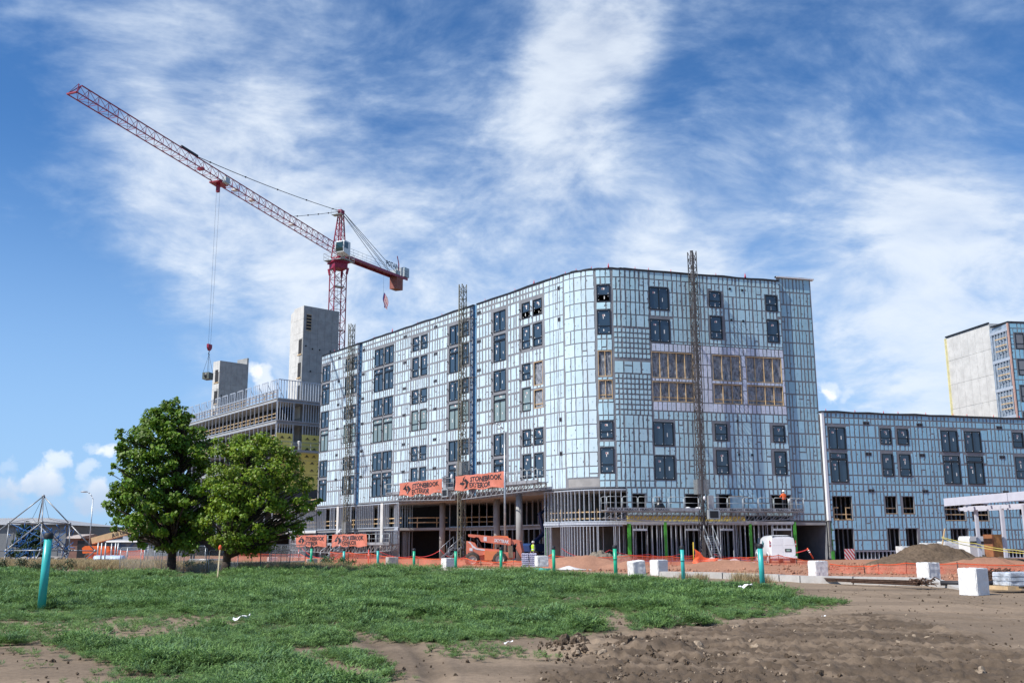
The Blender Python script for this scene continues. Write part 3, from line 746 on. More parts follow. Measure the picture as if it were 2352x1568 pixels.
for dz in (0, MODS[2]):
    wl(52.08, 53.25, 22.54 + dz, 24.05 + dz, 'hung', variant=1, opened=dz == 0); wl(52.08, 53.25, 19.62 + dz, 21.78 + dz, 'hung', variant=2)
    wl(SR + 2.15, SR + 4.05, 22.0 + dz, 24.05 + dz, 'slide', variant=1); wl(SR + 2.15, SR + 4.05, 19.08 + dz, 21.13 + dz, 'slide', variant=2)
    for a, b in ((8.05, 9.25), (13.82, 15.02)):
        wl(SR + a, SR + b, 22.56 + dz, 24.05 + dz, 'hung', variant=rg.randrange(3)); wl(SR + a, SR + b, 19.64 + dz, 21.74 + dz, 'hung', variant=rg.randrange(3))
PLAST = [(44.15, 45.45, 15.93, 18.15, 0), (44.15, 45.45, 13.82, 15.55, 0), (52.08, 53.28, 15.87, 18.15, 1), (52.08, 53.28, 13.9, 15.56, 1)]
for (a, b, n) in ((2.19, 6.22, 4), (8.13, 10.9, 2), (11.47, 15.1, 3)): PLAST += [(SR + a, SR + b, 15.86, 18.2, n), (SR + a, SR + b, 13.8, 15.57, n)]
LOWOP = [(SR + a, SR + b, 4.65, 5.78) for a, b in ((0, 1.18), (4.95, 6.23), (8.14, 9.35), (13.3, 15.23))]
SEND = SR + 15.41; S_LOW = SR - .55
ops_all = ops_left + [Opening(a, b, c, d, .05) for a, b, c, d, n in PLAST] + [Opening(a, b, c, d, .08) for a, b, c, d in LOWOP]
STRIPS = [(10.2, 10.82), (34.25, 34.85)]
w = MB()
wall_sheet(w, 0, 10.2, 6.3, Z_TOP, ops_all); wall_sheet(w, 10.82, 34.25, 6.3, Z_TOP, ops_all); wall_sheet(w, 34.85, S_LOW, 6.3, Z_TOP, ops_all); wall_sheet(w, S_LOW, SEND, 3.95, Z_TOP, ops_all)
w.build('wall', M_TAPE, TOWER, normals=False)
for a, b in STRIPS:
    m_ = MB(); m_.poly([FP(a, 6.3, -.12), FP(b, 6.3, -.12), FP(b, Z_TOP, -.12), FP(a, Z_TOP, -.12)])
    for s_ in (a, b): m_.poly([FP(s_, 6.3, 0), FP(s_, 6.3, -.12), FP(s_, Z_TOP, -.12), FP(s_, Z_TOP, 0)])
    m_.build('recessed_strip', M_STRIP, TOWER, normals=False)
rowsL = [25.45, 24.9, 24.35]; z_ = 24.35
while z_ > 6.6: z_ -= 1.25 if z_ > 8.2 else z_ - 6.36; rowsL.append(max(z_, 6.36))
rowsR = [25.45, 24.75] + [24.75 - 1.115 * k for k in range(1, 20)]; rowsR = [z for z in rowsR if z > 6.4] + [6.34]
CW = [.42, .5, .5, .58, .62]
B = []
solid_rows = [o for o in ops_all]
for a, b in ((0.02, 6.2), (6.2, 10.2), (10.82, 13.5), (13.5, 18.75), (18.75, 22.2), (22.2, 26.0), (26.0, 29.6), (29.6, 34.25), (34.85, 37.5), (37.5, 40.1), (40.1, 42.1), (42.1, 45.75)):
    B += panel_grid(a, b, rowsL, CW, .205, ops_all, rg, BLUE_L, .20)
B += panel_grid(45.75, 48.6, rowsL, [.45, .6, .85, .3], .10, ops_all, rg, BLUE_L, .11)
BA = []
CONC_OP = [Opening(48.85, 52.0, 6.3, 7.12, .02)]
BA += panel_grid(48.65, 51.95, [25.45, 24.95] + [24.95 - 1.2 * k for k in range(1, 15)] + [7.2], [.85, .85, .5], .10, ops_all + CONC_OP, rg, BLUE_L, .09, notch=.4)
BA += panel_grid(51.95, 53.4, rowsR, [.45], .10, ops_all, rg, BLUE_R, .11)
tall = [z for z in rowsR if z > 20.2] + [20.2]
grid_rows = [20.2 - .452 * k for k in range(0, 18)]
BA += panel_grid(53.4, SR + 2.15, tall, [.42, .5, .45], .145, ops_all, rg, BLUE_R, .105)
bigop = [Opening(53.45, SR + 2.1, 16.1, 17.3, 0)]
BA += panel_grid(53.4, SR + 2.15, grid_rows, [.43], .135, ops_all + bigop, rg, BLUE_R, .135, notch=0)
BA += panel_grid(53.4, SR + 2.15, [17.25, 16.15], [.95], .14, ops_all, rg, BLUE_R, .1)
BA += panel_grid(53.4, SR + 2.15, [grid_rows[-1]] + [z for z in rowsR if z < 11.6], [.42, .5, .45], .14, ops_all, rg, BLUE_R, .105)
B += panel_grid(SR + 2.15, SEND, [z for z in rowsR if z > 19.0] + [18.95], [.4, .44, .48], .15, ops_all, rg, BLUE_R, .105)
B += panel_grid(SR + 2.15, SEND, [18.95, 18.25], [.4, .44], .10, ops_all, rg, BLUE_W, .06, notch=0)
B += panel_grid(SR + 2.15, SEND, [18.25, 17.2, 16.1, 15.0, 13.8], [.42, .3], .10, ops_all, rg, BLUE_W, .08, notch=0)
B += panel_grid(SR + 2.15, SEND, [13.76, 13.0], [.45], .10, ops_all, rg, BLUE_W, .05, notch=0)
B += panel_grid(SR + 2.15, SEND, [12.95, 12.2] + [12.2 - 1.16 * k for k in range(1, 5)] + [6.34], [.42, .46, .5], .14, ops_all, rg, BLUE_R, .105)
B += panel_grid(S_LOW, SEND, [6.3, 5.1, 3.98], [.42, .46, .5], .14, ops_all, rg, BLUE_R, .10)
panels_out(B, TOWER, keep=220); panels_out(BA, TOWER, off=.022, keep=80)
for (s0, s1, z0, z1, kind, kw) in wins: place_window(TOWER, s0, s1, z0, z1, kind, **kw)
for (s0, s1, z0, z1, kind, kw) in wins:
    if s1 < 46 and kind != 'transom':
        for zz in (z0 + .03, z1 - .75 if kind == 'slide' else z0 + .95):
            place_at(TOWER, 'bracket', BRK_ME, s0 - .22, zz)
for (a, b, c, d, n) in PLAST: plastic_opening(TOWER, a, b, c, d, n, rail=c < 15)
for s_ in (4.95, 11.3, 20.9, 27.25, 35.33): 
    for z_ in (24.52, 21.57, 18.64, 15.66, 12.44, 9.45): place_at(TOWER, 'vent', VENT['p'][0], s_, z_); place_at(TOWER, 'vent_hood', VENT['p'][1], s_, z_)
for z_ in (24.42, 21.52, 12.44, 9.44): place_at(TOWER, 'vent', VENT['s'][0], 47.97, z_); place_at(TOWER, 'vent_hood', VENT['s'][1], 47.97, z_)
for s_, z_ in ((10.2, 24.4), (11.45, 24.35), (10.2, 21.5), (11.4, 21.45), (10.3, 12.3), (10.3, 9.3), (11.6, 9.3)):
    b_ = MB(); b_.box(-.1, .1, -.05, .05, -.1, .1); place_at(TOWER, 'vent_hood', b_.mesh('vent_hood', M_BLACK), SR + s_, z_)
c_ = MB()
for a, b in zip(breaks(48.9, 52.0)[:-1], breaks(48.9, 52.0)[1:]): c_.poly([FP(a, 6.42, .012), FP(b, 6.42, .012), FP(b, 7.1, .012), FP(a, 7.1, .012)])
c_.build('slab_edge', M_CONC, TOWER, normals=False)
# the return strip at the right end, set back behind the main face
RB = -.27; R0, R1 = SR + 15.2, SR + 18.85
w = MB(); w.poly([FP(R0, 3.5, RB), FP(R1, 3.5, RB), FP(R1, 25.95, RB), FP(R0, 26.0, RB)]); w.poly([FP(SEND, 3.95, 0), FP(SEND, 3.95, RB), FP(SEND, Z_TOP, RB), FP(SEND, Z_TOP, 0)])
w.build('wall', M_TAPE, TOWER, normals=False)
B = panel_grid(SR + 15.45, R1 - .02, [25.9, 24.55] + [24.55 - 1.2 * k for k in range(1, 18)] + [3.55], [.36, .40, .44], .13, [], rg, (.36, .59, .70), .14)
panels_out(B, TOWER, off=RB + .003, keep=0)
# coping, parapet flags
cp = MB()
def coping(mb, s0, s1, z, off, step=1.4, seed=1):
    r_ = random.Random(seed); bs = breaks(s0, s1, [s0 + step * k for k in range(1, int((s1 - s0) / step) + 1)]); dz = [r_.uniform(-.045, .045) for _ in bs]
    for i in range(len(bs) - 1):
        a, b = bs[i], bs[i + 1]; za, zb = z + dz[i], z + dz[i + 1]
        mb.hexa([FP(a, za, off), FP(b, zb, off), FP(b, zb, -.5), FP(a, za, -.5), FP(a, za + .13, off), FP(b, zb + .13, off), FP(b, zb + .13, -.5), FP(a, za + .13, -.5)])
coping(cp, 0, 34.3, 25.47, .07); coping(cp, 34.9, SEND - .1, 25.47, .07, seed=4); cp.build('coping', M_BLACK, TOWER)
cp = MB(); coping(cp, R0, R1 - .0, 25.9, RB + .05, .9, 5); cp.build('coping', M_BLACK, TOWER)
for k, s_ in enumerate((3, 9, 13.2, 17.5, 23, 28, 36, 41, 44, 46.5, 48.6, 50.0, 51.6, 53.2, SR + 1.0, SR + 2.3, SR + 4.5, SR + 9, SR + 12)):
    f_ = MB(); p = FP(s_, 25.6, -.25); h = .5 if k % 5 == 3 else .3; f_.tube(p, p + Vector((0, 0, h)), .11 if k % 5 == 3 else .05, 6, .01); f_.build('roof_flag', M_PINK, TOWER)
wf = MB(); wf.obox(FP(R0, 25.9, RB + .2), FP(R1 + .3, 25.9, RB + .2) - FP(R0, 25.9, RB + .2), (0, .6, 0), (0, 0, .1)); wf.build('roof_flashing', M_WHITE, TOWER)
# body behind the skin
Lend, Rend = FP(0, 0), FP(R1, 0, RB)
back = [Vector((24.0, 105.1, 0)), Vector((-10.1, 136.9, 0))]
front = [FP(s_, 0, -.16) for s_ in breaks(0, SEND)] + [FP(SEND + .05, 0, RB - .02), FP(R1, 0, RB - .02)]
outline = [(p.x, p.y) for p in front + back]
bd = MB(); bd.prism(outline, (0, 0, 25.2), (1, 0, 0), (0, 1, 0), (0, 0, .12)); bd.build('roof', M_TAPE, TOWER)
bd = MB(); pts = [Rend, back[0], back[1], Lend]
for a, b in zip(pts[:-1], pts[1:]): bd.poly([(a.x, a.y, .0), (b.x, b.y, 0), (b.x, b.y, 25.3), (a.x, a.y, 25.3)])
bd.build('rear_wall', M_TAPE, TOWER, normals=False)
for z0, z1 in ((6.0, 6.28), (3.2, 3.46)):
    bd = MB(); bd.prism(outline if z0 > 5 else [(p.x, p.y) for p in [FP(s_, 0, -.16) for s_ in breaks(0, 20)] + [FP(21, 0, -2.0), FP(29, 0, -6.2), FP(44.5, 0, -6.2), FP(45.3, 0, -.2)] + [FP(s_, 0, -.16) for s_ in breaks(45.5, SEND)] + front[-2:] + back], (0, 0, z0), (1, 0, 0), (0, 1, 0), (0, 0, z1 - z0)); bd.build('floor_slab', M_CONC, TOWER)
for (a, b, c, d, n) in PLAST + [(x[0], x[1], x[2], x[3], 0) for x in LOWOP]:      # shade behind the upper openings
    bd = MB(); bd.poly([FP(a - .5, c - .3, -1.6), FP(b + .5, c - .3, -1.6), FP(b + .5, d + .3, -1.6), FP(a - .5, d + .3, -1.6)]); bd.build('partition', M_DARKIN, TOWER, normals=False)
# ------------------------------------------------------------------ open steel-stud storeys
STUD_ME = (lambda b: (b.box(-.022, .022, -.075, .075, 0, 1), b.mesh('stud', M_STUD))[1])(MB())
def stud(parent, x, y, z0, z1, rz):
    o = link('stud', STUD_ME, parent, (x, y, z0), rz); o.scale = (1, 1, z1 - z0); return o
def stud_row(parent, pts, z0, z1, step=.41, skip=(), tracks=True, jit=0.0, rgx=random.Random(3)):
    """studs along a plan polyline; skip = list of (a,b) lengths left open"""
    L = 0; trs = (MB(), MB())
    for a, b in zip(pts[:-1], pts[1:]):
        a, b = Vector(a[:2]), Vector(b[:2]); d = (b - a); n = d.length; d.normalize(); rz = math.atan2(d.y, d.x); k = step - (L % step) if L else .05
        while k < n:
            s_ = L + k
            if not any(p < s_ < q for p, q in skip): p = a + d * k; stud(parent, p.x, p.y, z0, z1, rz)
            k += step * (1 + jit * rgx.uniform(-1, 1))
        for z, tr in zip((z0, z1 - .09), trs): tr.bar((a.x, a.y, z + .045), (b.x, b.y, z + .045), .17, .09)
        L += n
    for (p, q) in skip:                       # jambs and header of each opening
        L = 0
        for a, b in zip(pts[:-1], pts[1:]):
            a, b = Vector(a[:2]), Vector(b[:2]); d = b - a; n = d.length; d.normalize()
            for s_ in (p, q):
                if L <= s_ <= L + n: c = a + d * (s_ - L); stud(parent, c.x, c.y, z0, z1, math.atan2(d.y, d.x))
            L += n
    if tracks:
        for tr in trs: tr.build('track', M_STUD, parent)
def plan(s0, s1, off, n=1):
    bs = breaks(s0, s1); return [FP(s_, 0, off) for s_ in bs]
def guard(parent, pts, z, hs=(.55, 1.05), name='guard_rail'):
    for h in hs:
        for a, b in zip(pts[:-1], pts[1:]):
            m_ = MB(); m_.bar((a[0], a[1], z + h), (b[0], b[1], z + h), .045, .10); m_.build(name, M_WOOD, parent)
    for a, b in zip(pts[:-1], pts[1:]):
        n = max(1, int((Vector(b) - Vector(a)).length / 2.4))
        for k in range(n):
            p = Vector(a).lerp(Vector(b), (k + .5) / n); m_ = MB(); m_.bar((p.x, p.y + .05, z), (p.x, p.y + .05, z + 1.15), .09, .045); m_.build('guard_post', M_WOOD, parent)
G0 = .15
stud_row(TOWER, plan(.05, 20.0, -.12), 3.47, 6.2, .44, [(2.2, 3.5), (4.6, 5.9), (8.9, 10.0), (14.1, 15.4), (17.6, 19.6)])
stud_row(TOWER, plan(.05, 19.8, -.35), G0, 3.2, .46, [(2.0, 4.5), (7.5, 9.5), (12.0, 14.5)])
guard(TOWER, [FP(.2, 0, -.45), FP(20.0, 0, -.45)], 3.47)
for (a, b) in ((5.42, 5.96), (16.1, 16.66)):
    c_ = MB(); c_.obox(FP(a, .1, .03), FP(b, 0, 0) - FP(a, 0, 0), FP(a, 0, -.5) - FP(a, 0, 0), (0, 0, 6.12)); c_.build('column', M_CONCL, TOWER)
for (x, y) in ((-7.48, 107.3), (-1.58, 99.06), (.59, 92.9)):
    c_ = MB(); c_.lathe([(.0, 0), (.31, 0), (.31, 6.2), (0, 6.2)], (x, y, .08), 20); c_.build('column', M_CONC, TOWER)
c_ = MB(); c_.lathe([(.3, 0), (.3, 6.2)], (3.2, 101.5, .08), 16); c_.build('column', M_CONC, TOWER)
# curved stud screen and the wall at the back of the arcade
arc = [FP(20.0, 0, -.12)]
ctr = FP(20.0, 0, -3.9); e0 = FP(20.0, 0, -.12) - ctr
for k in range(1, 13):
    a = -R(95) * k / 12; arc.append(ctr + Vector((e0.x * math.cos(a) - e0.y * math.sin(a), e0.x * math.sin(a) + e0.y * math.cos(a), 0)))
stud_row(TOWER, arc, 3.47, 6.2, .42); stud_row(TOWER, arc, G0, 3.2, .34, [(3.6, 4.9)])
m_ = MB()
for a, b in zip(arc[:-1], arc[1:]): m_.bar((a.x, a.y, 3.33), (b.x, b.y, 3.33), .3, .26)
m_.build('slab_edge', M_STUD, TOWER)
guard(TOWER, [Vector((p.x, p.y, 0)) for p in (FP(20.2, 0, -1.2), FP(22.2, 0, -2.2), FP(23.2, 0, -4.3))], 3.47)
bk = [FP(23.8, 0, -4.2), FP(29.0, 0, -6.3), FP(44.4, 0, -6.3), FP(45.2, 0, -.3)]
stud_row(TOWER, bk, 3.47, 6.2, .95); stud_row(TOWER, bk, G0, 3.2, .9)
guard(TOWER, [FP(24.0, 0, -5.0), FP(29.0, 0, -6.8)], 3.47)
# rounded corner, two open storeys
cor = plan(45.4, S_LOW, -.12)
stud_row(TOWER, cor, 3.47, 6.2, .46); stud_row(TOWER, plan(45.4, SR - .9, -.1), G0, 3.2, .31, [(.9, 2.3), (6.3, 7.6)])
guard(TOWER, [FP(45.6, 0, -.6), FP(48.5, 0, -.6), FP(50.5, 0, -.6), FP(52.5, 0, -.6), FP(54.0, 0, -.6)], 3.47, (.3, .85))
m_ = MB()
for a, b in zip(cor[:-1], cor[1:]): m_.bar((a.x, a.y, 3.34), (b.x, b.y, 3.34), .34, .2)
m_.build('slab_edge', M_STUD, TOWER)
gp = MB(); gp.obox(FP(45.55, G0, -.2), FP(45.75, 0, -.2) - FP(45.55, 0, -.2), (.1, .1, 0), (0, 0, 3)); gp.build('sheathing_panel', M_GREENB, TOWER)
# right ground floor: stud front with door openings
stud_row(TOWER, plan(SR - .45, SEND - .1, -.12), G0, 3.3, .44, [(.45, 1.75), (5.3, 6.7), (8.6, 9.85), (13.75, 15.6)])
for a, b in ((-.5, -.2), (2.85, 3.1), (10.95, 11.2), (15.35, 15.62)):
    gp = MB(); gp.obox(FP(SR + a, G0, -.02), FP(SR + b, 0, 0) - FP(SR + a, 0, 0), FP(SR, 0, -.05) - FP(SR, 0, 0), (0, 0, 3.3)); gp.build('sheathing_panel', M_GREENB, TOWER)
for a, b in ((0, 1.3), (4.85, 6.25), (8.15, 9.4), (13.3, 15.15)):
    hd = MB(); hd.obox(FP(SR + a, 2.72, -.03), FP(SR + b, 0, 0) - FP(SR + a, 0, 0), FP(SR, 0, -.2) - FP(SR, 0, 0), (0, 0, .17)); hd.build('door_header', M_STUD, TOWER)
    for k in range(1, 4): p = FP(SR + a + (b - a) * k / 4, 0, -.12); stud(TOWER, p.x, p.y, 2.89, 3.3, math.atan2(D_R.y, D_R.x))
yb = MB(); yb.obox(FP(SR - .5, 3.52, -.04), FP(SR + 10.6, 0, 0) - FP(SR - .5, 0, 0), FP(SR, 0, -.08) - FP(SR, 0, 0), (0, 0, .42)); yb.build('sheathing_band', M_YELB, TOWER)
yb = MB(); yb.obox(FP(SR - .5, 3.3, .0), FP(SEND, 0, 0) - FP(SR - .5, 0, 0), FP(SR, 0, -.3) - FP(SR, 0, 0), (0, 0, .2)); yb.build('slab_edge', M_STUD, TOWER)
# inside: partitions and loose studs seen through the open front
ins = MB()
for (pa, pb, z0, z1, st) in ((FP(SR - 1, 0, -2.2), FP(SEND, 0, -2.2), .15, 3.2, .55), (FP(.5, 0, -2.5), FP(19, 0, -2.8), 3.47, 6.2, .7), (FP(.5, 0, -2.4), FP(19, 0, -2.4), .15, 3.2, .7), (FP(SR - 7, 0, -2.6), FP(SR + 1, 0, -3.0), 3.47, 6.2, .6), (FP(47, 0, -2.6), FP(52, 0, -2.8), .15, 3.2, .5), (FP(SR, 0, -4.5), FP(SEND, 0, -4.5), .15, 3.2, .5)):
    n = int((pb - pa).length / st)
    for k in range(n):
        p = pa.lerp(pb, (k + random.random() * .3) / n); ins.bar((p.x, p.y, z0), (p.x, p.y, z1), .05, .1)
o = ins.build('interior_studs', M_STUD, TOWER); o['kind'] = 'stuff'
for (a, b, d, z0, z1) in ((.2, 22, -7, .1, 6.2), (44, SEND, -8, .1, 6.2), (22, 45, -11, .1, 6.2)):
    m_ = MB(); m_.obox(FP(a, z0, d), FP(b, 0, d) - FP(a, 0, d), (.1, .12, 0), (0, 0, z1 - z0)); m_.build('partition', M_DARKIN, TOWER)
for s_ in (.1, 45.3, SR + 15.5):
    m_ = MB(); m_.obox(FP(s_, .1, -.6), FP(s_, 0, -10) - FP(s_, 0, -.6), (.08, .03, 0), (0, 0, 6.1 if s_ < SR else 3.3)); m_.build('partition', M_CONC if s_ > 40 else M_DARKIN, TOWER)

# ------------------------------------------------------------------ low wing on the right
WING = empty('apartment_wing', (0, 0, 0), 0, 'lower four storey wing in blue boards right of the tower, doorways at ground level', 'building')
WEND = SR + 52
wo_, ww = [], []
def w2(a, b, z0, z1, kind, v=0): wo_.append(Opening(SR + a, SR + b, z0, z1, .10)); ww.append((SR + a, SR + b, z0, z1, kind, v))
for a, b in ((19.53, 21.3), (31.78, 33.62), (34.45, 36.3), (45.2, 47.0)):
    w2(a, b, 10.0, 12.03, 'slide', 1); w2(a, b, 9.12, 9.66, 'transom', 0); w2(a, b, 7.02, 9.07, 'slide', 2)
for a, b in ((25.05, 26.22), (26.92, 28.12), (40.07, 41.3), (42.0, 43.2)):
    w2(a, b, 10.59, 12.05, 'hung', 0); w2(a, b, 7.64, 9.69, 'hung', 2)
WO = [(19.5, 21.5, 3.66, 5.73), (25.05, 26.25, 4.23, 5.77), (26.95, 28.14, 4.23, 5.77), (31.5, 33.8, 3.63, 5.6), (34.5, 36.4, 3.6, 5.5), (19.5, 21.45, .9, 2.85), (25.05, 26.3, .9, 2.87), (27.0, 28.25, .9, 2.87), (31.9, 33.85, .9, 2.85), (34.55, 36.55, .9, 2.85), (40, 41.3, 4.2, 5.7)]
wops = wo_ + [Opening(SR + a, SR + b, c, d, .07) for a, b, c, d in WO]
w = MB(); wall_sheet(w, SR + 18.95, WEND, .9, 13.4, wops); w.build('wall', M_TAPE, WING, normals=False)
rowsW = [13.35, 12.9, 12.3] + [12.3 - 1.16 * k for k in range(1, 5)] + [6.85, 6.2, 5.0, 3.9, 2.75, 1.85, .93]
B = panel_grid(SR + 19.1, WEND, rowsW, [.40, .44, .48, .44], .15, wops, rg, (.32, .58, .73), .13, notch=.3)
panels_out(B, WING)
for (a, b, c, d, k, v) in ww: place_window(WING, a, b, c, d, k, v)
for s_ in (23.6, 29.46, 38.58, 44.0):
    for z_ in (12.48, 9.63, 6.28): place_at(WING, 'vent', VENT['p'][0], SR + s_, z_); place_at(WING, 'vent_hood', VENT['p'][1], SR + s_, z_)
tr = MB(); tr.obox(FP(SR + 18.92, 3.6, .05), FP(SR + 19.16, 0, 0) - FP(SR + 18.92, 0, 0), FP(SR, 0, -.3) - FP(SR, 0, 0), (0, 0, 9.75)); tr.build('corner_wrap', M_WHITE, WING)
cp = MB(); coping(cp, SR + 18.85, WEND, 13.37, .08, 1.7, 8); cp.build('coping', M_BLACK, WING)
for k in range(12):
    f_ = MB(); p = FP(SR + 19.6 + k * 2.6 + (k % 3) * .5, 13.48, -.25); f_.tube(p, p + Vector((0, 0, .26)), .05, 6, .012); f_.build('roof_flag', M_PINK, WING)
bd = MB(); q = [FP(SR + 19.0, 0, -.16), FP(WEND, 0, -.16), FP(WEND, 0, -14), FP(SR + 19.0, 0, -14)]; bd.prism([(p.x, p.y) for p in q], (0, 0, 13.1), (1, 0, 0), (0, 1, 0), (0, 0, .12)); bd.build('roof', M_TAPE, WING)
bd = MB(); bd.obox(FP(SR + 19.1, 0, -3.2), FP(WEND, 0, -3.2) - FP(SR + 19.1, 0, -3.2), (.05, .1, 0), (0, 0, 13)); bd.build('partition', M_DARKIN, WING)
bd = MB(); bd.obox(FP(SR + 19.0, .05, -.2), FP(SR + 19.0, 0, -9) - FP(SR + 19, 0, -.2), (.2, .06, 0), (0, 0, 13.0)); bd.build('side_wall', M_CONC, WING)
bd = MB(); bd.obox(FP(SR + 15.5, .05, -8), FP(SR + 19, 0, -8) - FP(SR + 15.5, 0, -8), (.05, .1, 0), (0, 0, 3.6)); bd.build('passage_wall', M_DARKIN, WING)
bd = MB(); bd.obox(FP(SR + 15.46, 3.5, RB), FP(SR + 18.95, 0, 0) - FP(SR + 15.46, 0, 0), FP(SR, 0, -9) - FP(SR, 0, 0), (0, 0, .15)); bd.build('passage_soffit', M_CONC, WING)
gp = MB(); gp.obox(FP(SR + 19.05, .15, .0), FP(SR + 19.33, 0, 0) - FP(SR + 19.05, 0, 0), FP(SR, 0, -.06) - FP(SR, 0, 0), (0, 0, 3.35)); gp.build('sheathing_panel', M_GREENB, WING)
stud_row(WING, plan(SR + 21.5, SR + 50, -.12), .12, .92, .41)
stud_row(WING, plan(SR + 19.3, SR + 38, -1.5), .15, 5.8, .5, tracks=False)
for (a, b, c, d) in WO[:5]:
    for hh in (.5, 1.0) if a > 30 else (.45,):
        r_ = MB(); r_.obox(FP(SR + a, c + hh, -.2), FP(SR + b, 0, 0) - FP(SR + a, 0, 0), FP(SR, 0, -.05) - FP(SR, 0, 0), (0, 0, .09)); r_.build('guard_rail', M_WOOD, WING)
    r_ = MB(); r_.obox(FP(SR + a, c - .03, .02), FP(SR + b, 0, 0) - FP(SR + a, 0, 0), FP(SR, 0, -.14) - FP(SR, 0, 0), (0, 0, .06)); r_.build('sill', M_WOOD, WING)
for a in (19.6, 20.85):
    r_ = MB(); r_.obox(FP(SR + a, 3.7, -.1), FP(SR + a + .5, 0, 0) - FP(SR + a, 0, 0), FP(SR, 0, -.05) - FP(SR, 0, 0), (0, 0, .08)); r_.obox(FP(SR + a, 3.7, -.1), FP(SR + a + .07, 0, 0) - FP(SR + a, 0, 0), FP(SR, 0, -.05) - FP(SR, 0, 0), (0, 0, 1.05)); r_.obox(FP(SR + a, 4.7, -.1), FP(SR + a + .5, 0, 0) - FP(SR + a, 0, 0), FP(SR, 0, -.05) - FP(SR, 0, 0), (0, 0, .08)); r_.build('guard_frame', M_WOOD, WING)
rw = MB(); rw.obox(FP(SR + 20.35, .15, .05), FP(SR + 21.35, 0, 0) - FP(SR + 20.35, 0, 0), FP(SR, 0, -.04) - FP(SR, 0, 0), (0, 0, .95))
rwm = bpy.data.materials.new('red_white_chevrons'); rwm.use_nodes = True; T = NT(rwm.node_tree); b_ = rwm.node_tree.nodes['Principled BSDF']
wv = T.add('ShaderNodeTexWave', wave_type='BANDS', bands_direction='DIAGONAL'); T.put(wv.inputs[0], T.add('ShaderNodeNewGeometry').outputs['Position']); wv.inputs['Scale'].default_value = 1.6
T.put(b_.inputs[0], T.mix(T.smooth(wv.outputs[1], .45, .55), (.6, .03, .03, 1), (.75, .74, .72, 1)))
tag(rw.build('barrier_board', rwm), 'red and white chequered barrier board standing in the wing doorway', 'barrier')

# ------------------------------------------------------------------ far tower behind the wing
FARB = empty('rear_tower', (0, 0, 0), 0, 'far block with bare pale concrete flank and blue boards, rising behind the low wing', 'building')
FA, FD = Vector((57.09, 112.0)), Vector((.99, .141)); FSIDE = Vector((-.121, .992))
def fpF(s_): return FA + FD * s_, FD, Vector((FD.y, -FD.x))
def FPF(s_, z, off=0): p, t, n = fpF(s_); return Vector((p.x + n.x * off, p.y + n.y * off, z))
fo = []
for py0, py1 in ((180, 315), (405, 540), (630, 768), (860, 990)):
    s_ = 936 / 2097; z1 = at((3000 + 2020 * s_) / 1.67347, (1200 + py0 * s_) / 1.67347, 112.2).z; z0 = at((3000 + 2040 * s_) / 1.67347, (1200 + py1 * s_) / 1.67347, 112.2).z
    fo += [(.72, 1.78, z0, z1), (3.2, 5.0, z0, z1)]
w = MB(); w.poly([FPF(0, 0), FPF(14, 0), FPF(14, 26.4), FPF(0, 26.4)]); w.build('wall', M_TAPE, FARB, normals=False)
opsF = [Opening(a, b, c, d, .1) for a, b, c, d in fo]
B = panel_grid(.1, 10, [26.3, 25.7] + [25.7 - 1.2 * k for k in range(1, 14)], [.42, .5, .46], .12, opsF, rg, (.29, .55, .70), .12); panels_out(B, FARB, fp=FPF, keep=120)
for a, b, c, d in fo: place_window(FARB, a, b, c, d, 'hung' if b - a < 1.5 else 'slide', 1, fp=fpF)
cp = MB(); cp.obox(FPF(-.05, 26.38, .06), FPF(14, 0) - FPF(-.05, 0), (-.6, 3, 0), (0, 0, .14)); cp.build('coping', M_BLACK, FARB)
A2 = FA + FSIDE * 3.4                                # recessed bay with open studs
def side(p, d, l, z0, z1): q = p + d * l; return [(p.x, p.y, z0), (q.x, q.y, z0), (q.x, q.y, z1), (p.x, p.y, z1)]
w = MB(); w.poly(side(FA, FSIDE, 3.6, 14.0, 26.3)); w.build('bay_wall', mat('foil_backing', (.30, .36, .42), .4, .2, var=.35, vscale=1.6), FARB, normals=False)
for k, z in enumerate((25.6, 22.2, 18.85, 15.6)):
    m_ = MB(); m_.bar((FA.x - .1, FA.y, z), (A2.x - .1, A2.y, z), .12, .35); m_.build('floor_band', M_STUD, FARB)
    for j in range(6):
        p = FA.lerp(A2, (j + .5) / 6); m_ = MB(); m_.bar((p.x - .12, p.y, z - 3.0), (p.x - .12, p.y, z - .2), .06, .1); m_.build('stud', M_STUD, FARB)
    for dz in (.9, 1.7, 2.3):
        m_ = MB(); m_.bar((FA.x - .2, FA.y + .3, z - dz), (A2.x - .2, A2.y - 1.2, z - dz), .05, .11); m_.build('guard_rail', M_WOOD, FARB)
m_ = MB(); m_.bar((FA.x - .05, FA.y, 0), (FA.x - .05, FA.y, 26.3), .16, .16); m_.build('corner_post', mat('salmon_tape', (.62, .38, .30), .6), FARB)
CA, CB = Vector((56.9, 116.0)), Vector((55.33, 124.35)); cd = (CB - CA); cl = cd.length; cd.normalize(); cn = Vector((-cd.y, cd.x))
m_ = MB(); m_.obox((CA.x, CA.y, 0), (cd.x * cl, cd.y * cl, 0), (6, .9, 0), (0, 0, 27.15)); m_.build('core_wall', M_CONCL, FARB)
for i in range(6):
    for j in range(8):
        zt = 27.1 - 3.05 * j if j < 7 else 5; a, b = cl * i / 6 + .015, cl * (i + 1) / 6 - .015; p = CA + cd * a
        if j < 5: m_ = MB(); m_.obox((p.x, p.y, zt - 3.02), (cd.x * (b - a), cd.y * (b - a), 0), (cn.x * .025, cn.y * .025, 0), (0, 0, 2.98)); m_.build('concrete_panel', M_CONCL, FARB)
